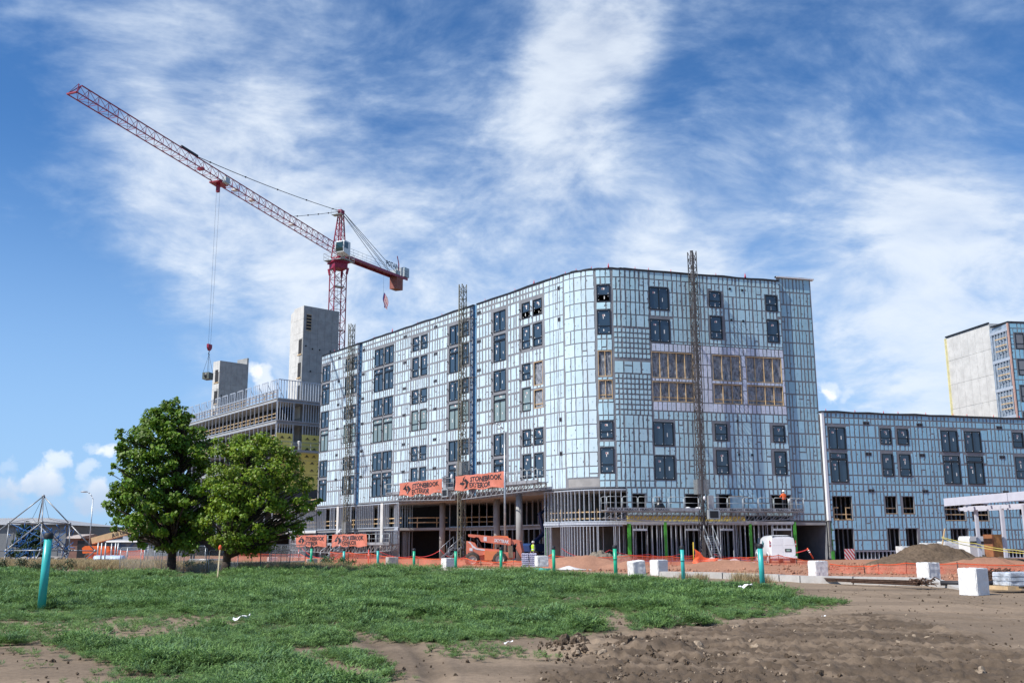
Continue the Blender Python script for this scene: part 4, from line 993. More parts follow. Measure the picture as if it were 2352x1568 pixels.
m_ = MB(); m_.bar((CB.x - .1, CB.y, 0), (CB.x - .1, CB.y, 27.0), .25, .2); m_.build('edge_trim', mat('cream_trim', (.75, .68, .36), .6), FARB)
m_ = MB(); m_.bar((CA.x - .05, CA.y, 27.2), (CB.x - .05, CB.y, 27.2), .2, .16); m_.build('coping', M_BLACK, FARB)

# ------------------------------------------------------------------ bare frame building on the left
FRB = empty('frame_building', (0, 0, 0), 0, 'bare steel stud building behind the trees with yellow sheathing boards on its right face', 'building')
QC = Vector((-31.9, 134.0)); QL = Vector((-.6, .8)); QR = Vector((.74, .673)); LL, LR = 46, 14
for k, z in enumerate((21.2, 18.22, 15.27, 12.3, 9.3, 6.3, 3.3)):
    q = [QC, QC + QR * LR, QC + QR * LR + QL * LL, QC + QL * LL]; m_ = MB(); m_.prism([(p.x, p.y) for p in q], (0, 0, z - .28), (1, 0, 0), (0, 1, 0), (0, 0, .28)); m_.build('floor_slab', M_CONC, FRB)
q0 = QC + QL * 5 + QR * 3; m_ = MB(); m_.prism([(p.x, p.y) for p in (q0, q0 + QR * 9, q0 + QR * 9 + QL * 38, q0 + QL * 38)], (0, 0, .1), (1, 0, 0), (0, 1, 0), (0, 0, 20.5)); m_.build('interior', M_DARKIN, FRB)
def v3(p): return Vector((p.x, p.y, 0))
for z0, z1, st, sk in ((18.24, 20.9, 1.5, ()), (15.29, 17.9, 1.5, ()), (12.32, 15.0, 2, ()), (9.32, 12.0, 2.5, ()), (6.32, 9.0, 2.5, ()), (3.32, 6.0, 2.5, ())):
    stud_row(FRB, [v3(QC + QL * .05), v3(QC + QL * LL)], z0, z1, st)
    if z0 > 12: stud_row(FRB, [v3(QC + QR * .05), v3(QC + QR * 9)], z0, z1, .4, ((2.6, 4.0),))
pts_ = [v3(QC + QL * .1), v3(QC + QL * LL)]
stud_row(FRB, pts_, 21.22, 22.5, 1.2); stud_row(FRB, [v3(QC + QR * .05), v3(QC + QR * 9)], 21.22, 23.9, .42)
for k in range(16):                                   # taller braced posts along the parapet
    p = QC + QL * (.4 + k * 3.0); hh = 23.9; m_ = MB(); m_.bar((p.x, p.y, 21.2), (p.x, p.y, hh), .1, .12); q = p + QL * 2.0; m_.bar((p.x, p.y, hh - .05), (q.x, q.y, hh - .05), .08, .1); qq = p + QR * 1.2; m_.bar((p.x, p.y, hh - .4), (qq.x, qq.y, 21.3), .06, .06)
    for j in (.7, 1.35, 2.0): q = p + QL * j; m_.bar((q.x, q.y, 21.2), (q.x, q.y, hh - .05), .05, .08)
    m_.build('parapet_frame', M_STUD, FRB)
for z in (21.22, 18.24, 15.29): guard(FRB, [v3(QC + QL * 1 + QR * .35), v3(QC + QL * 15 + QR * .35), v3(QC + QL * 30 + QR * .35), v3(QC + QL * 45 + QR * .35)], z)
yn = Vector((QR.y, -QR.x))
rgf = random.Random(5)
for r_, (z0, z1) in enumerate(((15.4, 16.55), (13.05, 15.36), (11.15, 13.01), (9.15, 11.1))):
    edges = [0, 2.5, 3.9, 6.4, 9.0] if r_ < 2 else [0, 2.4, 4.8, 7.2, 9.0]
    for i in range(4):
        if r_ == 0 and i == 1: continue
        a, b = edges[i] + .01, edges[i + 1] - .01; zz1 = z1
        if r_ == 1 and i == 1: zz1 = 13.7
        p = QC + QR * a + yn * .12; m_ = MB(); m_.obox((p.x, p.y, z0), (QR.x * (b - a), QR.y * (b - a), 0), (yn.x * .03, yn.y * .03, 0), (0, 0, zz1 - z0)); pan = m_.build('sheathing_panel', M_YELB, FRB)
        for zz in ([z0 + .55] if r_ == 0 else [z0 + .5, z0 + 1.5] if zz1 - z0 > 1.5 else [z0 + .25]):
            for uu in (.35, .8):
                c = QC + QR * (a + (b - a) * uu) + yn * .158; t_ = MB(); ax = Vector((QR.x, QR.y, 0))
                t_.poly([Vector((c.x, c.y, zz)) + ax * -.28, Vector((c.x, c.y, zz)) + ax * .28, Vector((c.x, c.y, zz + .24))]); t_.poly([Vector((c.x, c.y, zz - .12)) + ax * -.35, Vector((c.x, c.y, zz - .12)) + ax * .35, Vector((c.x, c.y, zz - .05)) + ax * .35, Vector((c.x, c.y, zz - .05)) + ax * -.35]); t_.build('printed_mark', M_BLACK, pan, normals=False)
m_ = MB(); p = QC + yn * .1; m_.obox((p.x, p.y, 6.2), (QR.x * 9, QR.y * 9, 0), (yn.x * .03, yn.y * .03, 0), (0, 0, 2.9)); m_.build('membrane', mat('dark_membrane', (.05, .055, .065), .5), FRB)
guard(FRB, [v3(QC + yn * .4), v3(QC + QR * 9 + yn * .4)], 5.2)
m_ = MB(); p = QC + yn * .05 - QL * 2; m_.obox((p.x, p.y, 4.6), (QR.x * 10, QR.y * 10, 0), (QL.x * 2, QL.y * 2, 0), (0, 0, .5)); m_.build('podium_slab', M_CONCL, FRB)
# podium storeys between the frame building and the tower
stud_row(FRB, [v3(FP(-9, 0, -.3)), v3(FP(-.1, 0, -.3))], 3.4, 6.0, .45); stud_row(FRB, [v3(FP(-9, 0, -.6)), v3(FP(-.1, 0, -.6))], .15, 3.2, .5)
m_ = MB(); m_.obox(FP(-9, 3.15, 0), FP(-.1, 0, 0) - FP(-9, 0, 0), FP(0, 0, -5) - FP(0, 0, 0), (0, 0, .25)); m_.build('floor_slab', M_CONCL, FRB)
m_ = MB(); m_.obox(FP(-9, 6.0, 0), FP(-.1, 0, 0) - FP(-9, 0, 0), FP(0, 0, -5) - FP(0, 0, 0), (0, 0, .3)); m_.build('floor_slab', M_CONCL, FRB)
m_ = MB(); m_.obox(FP(-9, .1, -4), FP(-.1, 0, 0) - FP(-9, 0, 0), FP(0, 0, -.2) - FP(0, 0, 0), (0, 0, 6)); m_.build('partition', M_CONC, FRB)
guard(FRB, [v3(FP(-9, 0, -.6)), v3(FP(-.2, 0, -.6))], 6.3)
guard(FRB, [v3(FP(-9, 0, -.6)), v3(FP(-.2, 0, -.6))], 3.4)
# concrete stair cores
def core(label, C0, dr, lr, dl, ll, z1, doors, extra=None, grp='bare concrete stair cores'):
    E = empty('concrete_core', (0, 0, 0), 0, label, 'stair core', grp); nr = Vector((dr.y, -dr.x)); nl = Vector((-dl.y, dl.x))
    m_ = MB(); q = [C0, C0 + dr * lr, C0 + dr * lr + dl * ll, C0 + dl * ll]; m_.prism([(p.x, p.y) for p in q], (0, 0, .1), (1, 0, 0), (0, 1, 0), (0, 0, z1 - .1)); m_.build('core_wall', M_CONC, E)
    rows_ = [z1]; 
    while rows_[-1] > z1 - 16: rows_.append(rows_[-1] - (1.95 if len(rows_) % 3 else .9))
    for z_hi, z_lo in zip(rows_[:-1], rows_[1:]):
        for d, l, n, nn in ((dr, lr, nr, 5), (dl, ll, nl, 3)):
            for i in range(nn):
                a, b = l * i / nn + .012, l * (i + 1) / nn - .012
                if d is dl and i == 0 and any(z_lo < (dz + .9) < z_hi or z_lo < dz + .2 < z_hi for dz in doors): continue
                p = C0 + d * a; m_ = MB(); m_.obox((p.x, p.y, z_lo + .015), (d.x * (b - a), d.y * (b - a), 0), (n.x * .03, n.y * .03, 0), (0, 0, z_hi - z_lo - .03)); m_.build('concrete_panel', M_CONC if d is dr else M_CONCL, E)  # shaded face greyer, sunlit face paler: light set into the colour
    for dz in doors:
        p = C0 + dl * .35 + nl * .02; m_ = MB(); m_.obox((p.x, p.y, dz), (dl.x * .9, dl.y * .9, 0), (nl.x * .03, nl.y * .03, 0), (0, 0, 2.1)); dd = m_.build('door_opening', M_DARKIN, E)
        p = C0 + dl * .2 + nl * .04; m_ = MB(); m_.obox((p.x, p.y, dz - .2), (dl.x * 1.3, dl.y * 1.3, 0), (nl.x * .06, nl.y * .06, 0), (0, 0, .16)); m_.build('timber_sill', M_WOOD, dd)
    for i, (u, dz) in enumerate(((1.6, 6.2), (2.8, 6.2), (4.6, 6.2), (1.4, 9.5), (3.6, 9.7), (.5, 5.9))):
        if u < lr: p = C0 + dr * u + nr * .03; m_ = MB(); m_.sphere((p.x, p.y, z1 - dz), .13, 8, 6); m_.build('cast_socket', M_DARKIN, E)
    return E
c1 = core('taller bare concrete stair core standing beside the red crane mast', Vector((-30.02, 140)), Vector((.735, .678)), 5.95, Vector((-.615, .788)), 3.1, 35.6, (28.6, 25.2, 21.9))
p = Vector((-30.02, 140)) + Vector((.735, .678)) * .45; nr = Vector((.678, -.735))
lv = MB(); lv.obox((p.x + nr.x * .03, p.y + nr.y * .03, 32.0), (.735 * .8, .678 * .8, 0), (nr.x * .03, nr.y * .03, 0), (0, 0, 2.4)); lv = lv.build('timber_formwork', M_DARKIN, c1)
for k in range(6):
    sl = MB(); sl.obox((p.x + nr.x * .06, p.y + nr.y * .06, 32.0 + k * .46), (.735 * .8, .678 * .8, 0), (nr.x * .04, nr.y * .04, 0), (0, 0, .1)); sl.build('timber_slat', M_WOOD, lv)
m_ = MB(); q = Vector((-31.95, 142.45)); m_.prism([(q.x, q.y), (q.x - .95, q.y + 2.1), (q.x + 4, q.y + 5), (q.x + 5, q.y + 3)], (0, 0, .1), (1, 0, 0), (0, 1, 0), (0, 0, 35.2)); m_.build('core_wall', M_CONCL, c1)
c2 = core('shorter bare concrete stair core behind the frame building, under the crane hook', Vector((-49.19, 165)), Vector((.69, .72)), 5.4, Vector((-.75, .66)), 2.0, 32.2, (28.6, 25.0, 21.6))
p = Vector((-49.19, 165)) + Vector((.69, .72)) * 5.15; m_ = MB(); m_.obox((p.x, p.y, 25), (.69 * .3, .72 * .3, 0), (-.75 * 3, .66 * 3, 0), (0, 0, 8.3)); m_.build('core_wall', M_CONC, c2)
# ------------------------------------------------------------------ tower crane
M_RED = mat('crane_red_paint', (.29, .010, .042), .45, var=.12, vscale=2, dirt=.12, dirtcol=(.22, .05, .05))
M_GREYP = mat('galvanised_platform', (.42, .46, .47), .5, .3, var=.12)
M_CABW = mat('cab_white', (.72, .73, .71), .4, var=.04)
M_CABLE = mat('steel_rope', (.03, .03, .035), .5, .4)
CRANE = empty('tower_crane', (-27.5, 152.5, 0), 0, 'red tower crane with a long lattice jib reaching left over the site', 'crane'); CRANE.location = (0, 0, 0)
def lattice(mb, base, x, y, z, w, h, n, rc, rb, two=True):
    """square mast: base centre, unit axes x,y,z"""
    cs = [(-1, -1), (1, -1), (1, 1), (-1, 1)]; P = lambda c, t: base + x * (c[0] * w / 2) + y * (c[1] * w / 2) + z * t
    for c in cs: mb.bar(P(c, 0), P(c, h), rc)
    for k in range(n):
        t0, t1 = h * k / n, h * (k + 1) / n
        for i in range(4):
            a, b = cs[i], cs[(i + 1) % 4]
            mb.bar(P(a, t0), P(b, t0), rb)
            if k % 2: mb.bar(P(a, t0), P(b, t1), rb)
            else: mb.bar(P(b, t0), P(a, t1), rb)
X3, Y3, Z3 = Vector((1, 0, 0)), Vector((0, 1, 0)), Vector((0, 0, 1))
ca, sa = math.cos(R(33)), math.sin(R(33)); mx, my = Vector((ca, sa, 0)), Vector((-sa, ca, 0))
mc = Vector((-27.5, 152.5, 0)); m_ = MB(); lattice(m_, mc, mx, my, Z3, 2.0, 44.6, 26, .15, .065); m_.build('mast', M_RED, CRANE)
for z in (16, 26, 34.5, 41.5):
    m_ = MB(); m_.obox(mc - mx * .85 - my * .85 + Z3 * z, mx * 1.7, my * .9, Z3 * .08); m_.build('mast_landing', M_GREYP, CRANE)
lad = MB()
for sgn in (-.2, .2): lad.bar(mc + my * .5 + mx * sgn, mc + my * .5 + mx * sgn + Z3 * 44, .04)
for k in range(70): lad.bar(mc + my * .5 - mx * .2 + Z3 * (16 + k * .4), mc + my * .5 + mx * .2 + Z3 * (16 + k * .4), .025)
lad.build('mast_ladder', M_GREYP, CRANE)
m_ = MB(); i0 = len(m_.v)
for (w_, z) in ((2.0, 44.0), (2.1, 44.6), (2.45, 45.2), (2.45, 45.8)):
    pass
m_.obox(mc - mx * 1.1 - my * 1.1 + Z3 * 44.5, mx * 2.2, my * 2.2, Z3 * .9); m_.obox(mc - mx * 1.35 - my * 1.35 + Z3 * 45.4, mx * 2.7, my * 2.7, Z3 * .25)
for c in ((-1, -1), (1, -1), (1, 1), (-1, 1)): m_.bar(mc + mx * c[0] * 1.0 + my * c[1] * 1.0 + Z3 * 43.6, mc + mx * c[0] * 1.15 + my * c[1] * 1.15 + Z3 * 44.6, .3)
m_.lathe([(1.0, 0), (1.15, .3), (1.15, .6), (.9, .75)], mc + Z3 * 45.6, 20); m_.build('slewing_ring', M_RED, CRANE)
jd = Vector((-.373, -.928, 0)).normalized(); jr = Vector((-jd.y, jd.x, 0))      # jib heading and its right side
m_ = MB(); m_.obox(mc - jr * 1.9 - jd * 1.6 + Z3 * 45.75, jr * 3.8, jd * 3.0, Z3 * .1)
pp = [mc - jr * 1.9 - jd * 1.6, mc - jr * 1.9 + jd * 1.4, mc + jr * 1.9 + jd * 1.4, mc + jr * 1.9 - jd * 1.6]
for a, b in zip(pp, pp[1:] + pp[:1]):
    for h in (46.35, 46.9): m_.bar(a + Z3 * h, b + Z3 * h, .05)
    m_.bar(a + Z3 * 45.8, a + Z3 * 46.9, .05); q = a.lerp(b, .5); m_.bar(q + Z3 * 45.8, q + Z3 * 46.9, .05)
m_.build('slewing_platform', M_GREYP, CRANE)
# turret and apex
ap = mc - jd * .3 + Z3 * 54.2
m_ = MB(); tb = [mc + jd * .9 * a + jr * .8 * b + Z3 * 46.2 for a, b in ((1, 1), (1, -1), (-1, -1), (-1, 1))]; tt = [ap + jd * .22 * a + jr * .3 * b for a, b in ((1, 1), (1, -1), (-1, -1), (-1, 1))]
for a, b in zip(tb, tt): m_.bar(a, b, .17)
for k in range(8):
    for i in range(4):
        j = (i + 1) % 4; f0, f1 = k / 8, (k + 1) / 8; a, b = tb[i].lerp(tt[i], f0), tb[j].lerp(tt[j], f1); m_.bar(a, b, .06); m_.bar(tb[i].lerp(tt[i], f1), tb[j].lerp(tt[j], f1), .06)
m_.obox(ap - jd * .5 - jr * .35 - Z3 * .3, jd * 1.0, jr * .7, Z3 * .5); m_.build('apex_tower', M_RED, CRANE)
m_ = MB(); q = ap + jd * .4 - Z3 * .9; m_.obox(q - jr * .9, jr * 1.8, jd * 1.1, Z3 * .05)
for dz in (.5, 1.0): m_.bar(q - jr * .9 + jd * 1.1 + Z3 * dz, q + jr * .9 + jd * 1.1 + Z3 * dz, .04)
for sgn in (-.9, 0, .9): m_.bar(q + jr * sgn + jd * 1.1, q + jr * sgn + jd * 1.1 + Z3 * 1.0, .04)
m_.build('apex_platform', M_GREYP, CRANE)
# jib: two bottom chords, one top chord
J0 = mc + jd * 1.0 + Z3 * 47.0; J1 = at(165, 214, 100.0); jv = (J1 - J0); jl = jv.length; jv.normalize(); jn = jr.cross(jv).normalized()
if jn.z < 0: jn = -jn
JW, JH = 1.35, 1.5; NB = 36
def jb(t, s_): return J0 + jv * t + jr * (s_ * JW / 2)
def jt(t): return J0 + jv * t + jn * JH
m_ = MB()
for s_ in (-1, 1): m_.bar(jb(0, s_), jb(jl, s_), .10)
m_.bar(jt(.5), jt(jl - 1.2), .11)
for k in range(NB):
    t0, t1 = jl * k / NB, jl * (k + 1) / NB; tm = (t0 + t1) / 2
    for s_ in (-1, 1):
        m_.bar(jb(t0, s_), jt(tm), .045); m_.bar(jt(tm), jb(t1, s_), .045)
    m_.bar(jb(t0, -1), jb(t0, 1), .045); m_.bar(jb(t0, -1 if k % 2 else 1), jb(t1, 1 if k % 2 else -1), .035)
m_.bar(jt(jl - 1.2), jb(jl, -1), .09); m_.bar(jt(jl - 1.2), jb(jl, 1), .09); m_.obox(jb(jl - .1, -1) - jn * .08, jr * JW, jv * .2, jn * .16)
m_.build('jib', M_RED, CRANE)
for k, t in enumerate((jl * .6, jl * .47, jl * .40, jl * .22)):
    m_ = MB(); q = J0 + jv * t + jn * .15; m_.obox(q - jr * .4, jr * .8, jv * .5, Z3 * .3); m_.build('jib_fitting', M_CABW if k else M_RED, CRANE)
m_ = MB()                                            # pendant lines
for t, sag in ((jl * .62, .35), (jl * .22, .05)):
    q = jt(t) + jn * .1; N = 14; prev = None
    for k in range(N + 1):
        f = k / N; p_ = ap.lerp(q, f) - Z3 * (sag * 4 * f * (1 - f))
        if prev is not None: m_.bar(prev, p_, .07)
        if k % 3 == 1: m_.sphere(p_, .13, 6, 4)
        prev = p_
m_.obox(jt(jl * .62) - jr * .1, jv * 3.2, jr * .2, jn * .3)
m_.build('pendant_line', M_CABLE, CRANE)
# trolley, ropes, hook
tt_ = None
best = None
for k in range(400):
    q = J0 + jv * (jl * k / 400); d = q - Vector((0, 0, CAM_H)); px_ = 1176 + F_PX * d.dot(RIV) / d.dot(FW)
    if best is None or abs(px_ - 503) < best[0]: best = (abs(px_ - 503), q)
tq = best[1] - jn * .35
m_ = MB(); m_.obox(tq - jr * .85 - jv * .9, jr * 1.7, jv * 1.8, jn * .18); m_.bar(tq - jv * 1.5 + jn * .1, tq + jv * .9 + jn * .1, .16); m_.obox(tq - jr * .2 - jv * .1 - Z3 * 1.1, jr * .4, jv * .35, Z3 * 1.1)
for s_ in (-1, 1): m_.bar(tq + jr * s_ * .8, tq + jr * s_ * .8 + jn * .55, .1)
m_.build('trolley', M_RED, CRANE)
m_ = MB(); m_.obox(tq + jr * .9 - jv * .5, jr * .5, jv * .9, jn * .8); m_.build('trolley_basket', M_GREYP, CRANE)
hk = Vector((tq.x, tq.y, at(494, 795, tq.y).z))
m_ = MB()
for s_ in (-.35, .35): m_.tube(tq + jv * s_, hk + jv * s_ * .6 + Z3 * .3, .013, 5)
m_.build('hoist_rope', M_CABLE, CRANE)
m_ = MB(); m_.prism([(-.36, .25), (.36, .25), (.36, -.2), (.12, -.55), (-.12, -.55), (-.36, -.2)], hk - jr * .15, jv, Z3, jr * .3); m_.build('hook_block', M_RED, CRANE)
m_ = MB(); m_.path([hk - Z3 * .5, hk - Z3 * .8, hk - Z3 * .95 + jv * .12, hk - Z3 * 1.1, hk - Z3 * 1.0 - jv * .14], .05); m_.build('hook', M_CABLE, CRANE)
# counter-jib
cd_ = -jd; C0_ = mc + cd_ * .8 + Z3 * 46.9; CE = C0_ + cd_ * 21.0 + Z3 * 1.25; cv = (CE - C0_).normalized()
m_ = MB()
for s_ in (-1, 1):
    m_.bar(C0_ + jr * s_ * .75, CE + jr * s_ * .75, .16, .42)
for k in range(16):
    a = C0_ + cv * (21 * k / 16); b = C0_ + cv * (21 * (k + 1) / 16); m_.bar(a - jr * .75, a + jr * .75, .1); m_.bar(a - jr * .75 * (1 if k % 2 else -1), b + jr * .75 * (1 if k % 2 else -1), .08)
m_.build('counter_jib', M_RED, CRANE)
m_ = MB(); m_.obox(C0_ - jr * .7 + Z3 * .22, cv * 21, jr * 1.4, Z3 * .05); m_.build('counter_jib_deck', M_GREYP, CRANE)
m_ = MB()
for s_ in (-1.0, 1.0):
    for h in (.6, 1.1): m_.bar(C0_ + jr * s_ + Z3 * (.25 + h), CE + jr * s_ + Z3 * (.25 + h), .035)
    for k in range(15): q = C0_ + cv * (1.4 * k + .6) + jr * s_; m_.bar(q + Z3 * .25, q + Z3 * 1.35, .035)
m_.build('counter_jib_handrail', M_GREYP, CRANE)
cwq = C0_ + cv * 17.2
for k in range(3):
    m_ = MB(); m_.obox(cwq + cv * (k * .75) - jr * .72 - Z3 * 2.3, cv * .73, jr * 1.44, Z3 * 2.4); m_.build('counterweight', mat('counterweight_concrete', (.30, .10, .08), .85, var=.2, vscale=1.2, dirt=.3, dirtcol=(.45, .38, .32)), CRANE)
wq = C0_ + cv * 19.6; m_ = MB(); m_.obox(wq - jr * .9 + Z3 * .3, cv * 1.8, jr * 1.8, Z3 * 1.7); m_.build('winch_cabinet', M_GREYP, CRANE)
m_ = MB(); m_.bar(wq - cv * .5 + Z3 * .3, wq - cv * .5 + Z3 * 2.6, .18); m_.bar(wq - cv * .5 + Z3 * 2.6, wq - cv * 1.1 + Z3 * 3.9, .12); m_.build('derrick_post', M_RED, CRANE)
m_ = MB(); m_.obox(wq - cv * 2.6 + jr * -.6 + Z3 * .25, cv * 1.6, jr * 1.2, Z3 * .8); m_.build('winch', M_GREYP, CRANE)
m_ = MB()
for s_ in (-.6, .6):
    for t in (17.5, 14.8): m_.bar(ap - jd * .3 + jr * s_ * .3, C0_ + cv * t + jr * s_ + Z3 * .4, .06)
m_.build('tie_bar', M_CABLE, CRANE)
sg = MB(); sq = C0_ + cv * 12.6 - jr * -1.05 + Z3 * .95
M_NAVY = mat('navy_lettering', (.01, .03, .07), .5)
lettering('sign_lettering', 'POTAIN', 1.25, M_NAVY, CRANE, sq + jr * 0.03 + cv * 0, cv, Z3, .04, 1.0)
# cab
cq = mc + jd * .9 + jr * 1.15 + Z3 * 46.1
if (cq - mc).dot(RIV) < 0: cq = mc + jd * .9 - jr * 2.6 + Z3 * 46.1
cb = MB(); cb.prism([(0, 0), (1.9, .25), (2.05, .9), (1.95, 1.9), (1.6, 2.2), (0, 2.2)], cq, jd, Z3, jr * 1.5); cab = cb.build('cab', M_CABW, CRANE)
gl = MB(); gl.prism([(.7, 1.0), (1.78, .98), (1.7, 1.98), (.7, 2.0)], cq - jr * .02, jd, Z3, jr * 1.54); gl.prism([(1.9, .35), (2.08, .9), (1.98, 1.88), (1.9, 1.9)], cq + jr * .12 + jd * .02, jd, Z3, jr * 1.26); gl.build('cab_window', glass('cab_glass', (.02, .05, .05)), cab)
# flag hanging below the counter-jib on its line
FLAG = empty('flag', (0, 0, 0), 0, 'small limp striped flag hanging under the crane counterweight', 'flag')
f0 = at(884, 672, 168.0); f1 = at(886, 706, 168.0); hgt = f0.z - f1.z
for k in range(9):
    m_ = MB(); x0, x1 = -.28 + k * .085, -.28 + (k + 1) * .085; top = -(.0 if k < 1 else .1 * k); N = 10
    for j in range(N):
        za, zb = f0.z + top - (hgt + top * .4) * j / N, f0.z + top - (hgt + top * .4) * (j + 1) / N; wv_ = lambda z, x: .12 * math.sin(z * 2.6 + x * 6)
        m_.poly([(f0.x + x0 + wv_(za, x0) + .1 * j / N, f0.y + wv_(za * 1.3, x0), za), (f0.x + x1 + wv_(za, x1) + .1 * j / N, f0.y + wv_(za * 1.3, x1), za), (f0.x + x1 + wv_(zb, x1) + .1 * (j + 1) / N, f0.y + wv_(zb * 1.3, x1), zb), (f0.x + x0 + wv_(zb, x0) + .1 * (j + 1) / N, f0.y + wv_(zb * 1.3, x0), zb)])
    m_.build('stripe', mat('flag_red', (.5, .04, .06), .8) if k % 2 == 0 and k > 1 else mat('flag_white', (.75, .75, .75), .8) if k > 1 else mat('flag_blue', (.03, .05, .2), .8), FLAG, normals=False)
m_ = MB(); m_.tube((f0.x - .25, f0.y, f0.z), (f0.x - .25, f0.y, f0.z + 3.4), .015, 5); m_.build('halyard', M_CABLE, FLAG)
# the load under the hook
LOAD = empty('crane_load', (0, 0, 0), 0, 'small dark machine crate slung from the crane hook beside the shorter core', 'crate')
lq = Vector((hk.x, hk.y, at(489, 865, hk.y).z)); m_ = MB(); m_.obox(lq - jr * .5 - jv * .45 - Z3 * .35, jr * 1.0, jv * .9, Z3 * .85); m_.build('crate_body', mat('crate_green', (.10, .12, .10), .6, var=.3, vscale=5), LOAD)
m_ = MB(); m_.lathe([(.0, .0), (.32, 0), (.36, .06), (.28, .08)], lq - jr * .0 + Vector((0, -.5, .1)), 14, 'Y'); m_.build('fan_ring', M_BLACK, LOAD)
m_ = MB()
for a in (-1, 1):
    for b in (-1, 1): m_.tube(lq + jr * .45 * a + jv * .4 * b + Z3 * .45, hk - Z3 * 1.05, .018, 4)
m_.build('sling', M_CABLE, LOAD)

# ------------------------------------------------------------------ mast climbing work platforms
M_PLAT = mat('platform_steel', (.36, .37, .38), .5, .35, var=.2, vscale=2, dirt=.25, dirtcol=(.18, .15, .12))
M_MASTS = mat('mast_rusty_steel', (.17, .16, .12), .6, .2, var=.3, vscale=1.5, dirt=.4, dirtcol=(.26, .21, .08))
M_MASTS2 = mat('mast_dark_steel', (.10, .09, .085), .6, .2, var=.3, vscale=1.5, dirt=.3, dirtcol=(.16, .12, .09))
M_CAGE = mat('mesh_cage', (.30, .31, .31), .6, .2, var=.2, vscale=6, alpha=.6)
M_INK = mat('black_ink', (.02, .02, .025), .6, var=.05)
def climber(label, s_mast, s0, s1, z_fl, z_top, mast_mat, frame, letters, box_s, ties, zcage):
    """frame(s,z,off) -> point; platform from s0 to s1 with its floor at z_fl"""
    E = empty('mast_climber', (0, 0, 0), 0, label, 'work platform', 'mast climbing work platforms on the facade')
    fp = frame; t = (fp(s_mast + 1, 0, 1) - fp(s_mast, 0, 1)).normalized(); n = (fp(s_mast, 0, 2) - fp(s_mast, 0, 1)).normalized()
    off = 1.05; mw = .56; b = fp(s_mast, .1, off); m_ = MB()
    cs = [(-1, -1), (1, -1), (1, 1), (-1, 1)]; H = z_top - .1; nb = int(H / .75); P = lambda c, h: b + t * (c[0] * mw / 2) + n * (c[1] * mw / 2) + Z3 * h
    for c in cs: m_.bar(P(c, 0), P(c, H), .075)
    for k in range(nb):
        h0, h1 = H * k / nb, H * (k + 1) / nb
        for i in range(4):
            a, d = cs[i], cs[(i + 1) % 4]; m_.bar(P(a, h0), P(d, h0), .05)
            if k % 2: m_.bar(P(a, h0), P(d, h1), .04)
            else: m_.bar(P(d, h0), P(a, h1), .04)
    m_.build('mast', mast_mat, E)
    rk = MB(); rk.obox(P((-1, 1), 0) + n * .04 + t * .06, t * .16, n * .05, Z3 * H); rk.build('gear_rack', mast_mat, E)
    for z in ties:
        tm = MB(); a = b + Z3 * (z - .1) - n * mw / 2; tm.tube(a + t * .25, fp(s_mast + 1.0, z, .0), .04, 6); tm.tube(a - t * .1, fp(s_mast + .9, z + .02, .0), .03, 6); tm.build('wall_tie', M_MASTS2, E)
    # decks and trusses either side of the mast
    for (a, c, sgn) in ((s0, s_mast - .6, -1), (s_mast + .6, s1, 1)):
        dk = MB(); A = fp(a, z_fl - .07, .35); dk.obox(A, fp(c, 0, 0) - fp(a, 0, 0), n * 1.25, Z3 * .07); dk.build('deck', M_PLAT, E)
        tr = MB(); L = c - a; nb = max(3, int(L / .8)); inner = c if sgn < 0 else a
        def low(s_): f = abs(s_ - inner) / L; return z_fl - .12 - (.95 - .38 * f)
        for o_ in (.55, 1.45):
            for k in range(nb):
                sA, sB = a + L * k / nb, a + L * (k + 1) / nb
                tr.bar(fp(sA, z_fl - .14, o_), fp(sB, z_fl - .14, o_), .07); tr.bar(fp(sA, low(sA), o_), fp(sB, low(sB), o_), .06)
                tr.bar(fp(sA, low(sA), o_), fp(sB, z_fl - .14, o_), .045); tr.bar(fp(sB, low(sB), o_), fp(sB, z_fl - .14, o_), .045)
        for k in range(0, nb + 1): s_ = a + L * k / nb; tr.bar(fp(s_, low(s_), .55), fp(s_, low(s_), 1.45), .045)
        tr.build('truss', M_PLAT, E)
        nr_ = max(2, round(L / 1.52)); w_ = L / nr_
        for k in range(nr_):                              # one hooped rail panel per bay
            sA, sB = a + w_ * k + .04, a + w_ * (k + 1) - .04; rl = MB(); o_ = 1.58
            rl.path([fp(sA, z_fl, o_), fp(sA, z_fl + .98, o_), fp(sA + .1, z_fl + 1.08, o_), fp(sB - .1, z_fl + 1.08, o_), fp(sB, z_fl + .98, o_), fp(sB, z_fl, o_)], .024, 6); rl.tube(fp(sA, z_fl + .58, o_), fp(sB, z_fl + .58, o_), .018, 6)
            rp = rl.build('rail_panel', M_GREYP, E)
            kb = MB(); kb.obox(fp(sA, z_fl - .1, 1.60), fp(sB, 0, 0) - fp(sA, 0, 0), n * .02, Z3 * .28); kb.build('toe_board', M_PLAT, rp)
            if letters(k, sgn): lettering('lettering', 'FRACO', .24, M_INK, rp, fp(sA + .12, z_fl - .05, 1.63), t, Z3, .006, 1.55)
        se = s0 if sgn < 0 else s1; rl = MB()
        rl.path([fp(se, z_fl, 1.58), fp(se, z_fl + 1.05, 1.58), fp(se, z_fl + 1.08, 1.0), fp(se, z_fl + 1.05, .4), fp(se, z_fl, .4)], .024, 6); rl.tube(fp(se, z_fl + .58, 1.58), fp(se, z_fl + .58, .4), .018, 6); rl.build('end_rail', M_GREYP, E)
    cg = MB(); cg.obox(fp(s_mast - .55, zcage, .6), t * 1.05, n * .8, Z3 * 1.25); cg.build('mast_cage', M_CAGE, E)
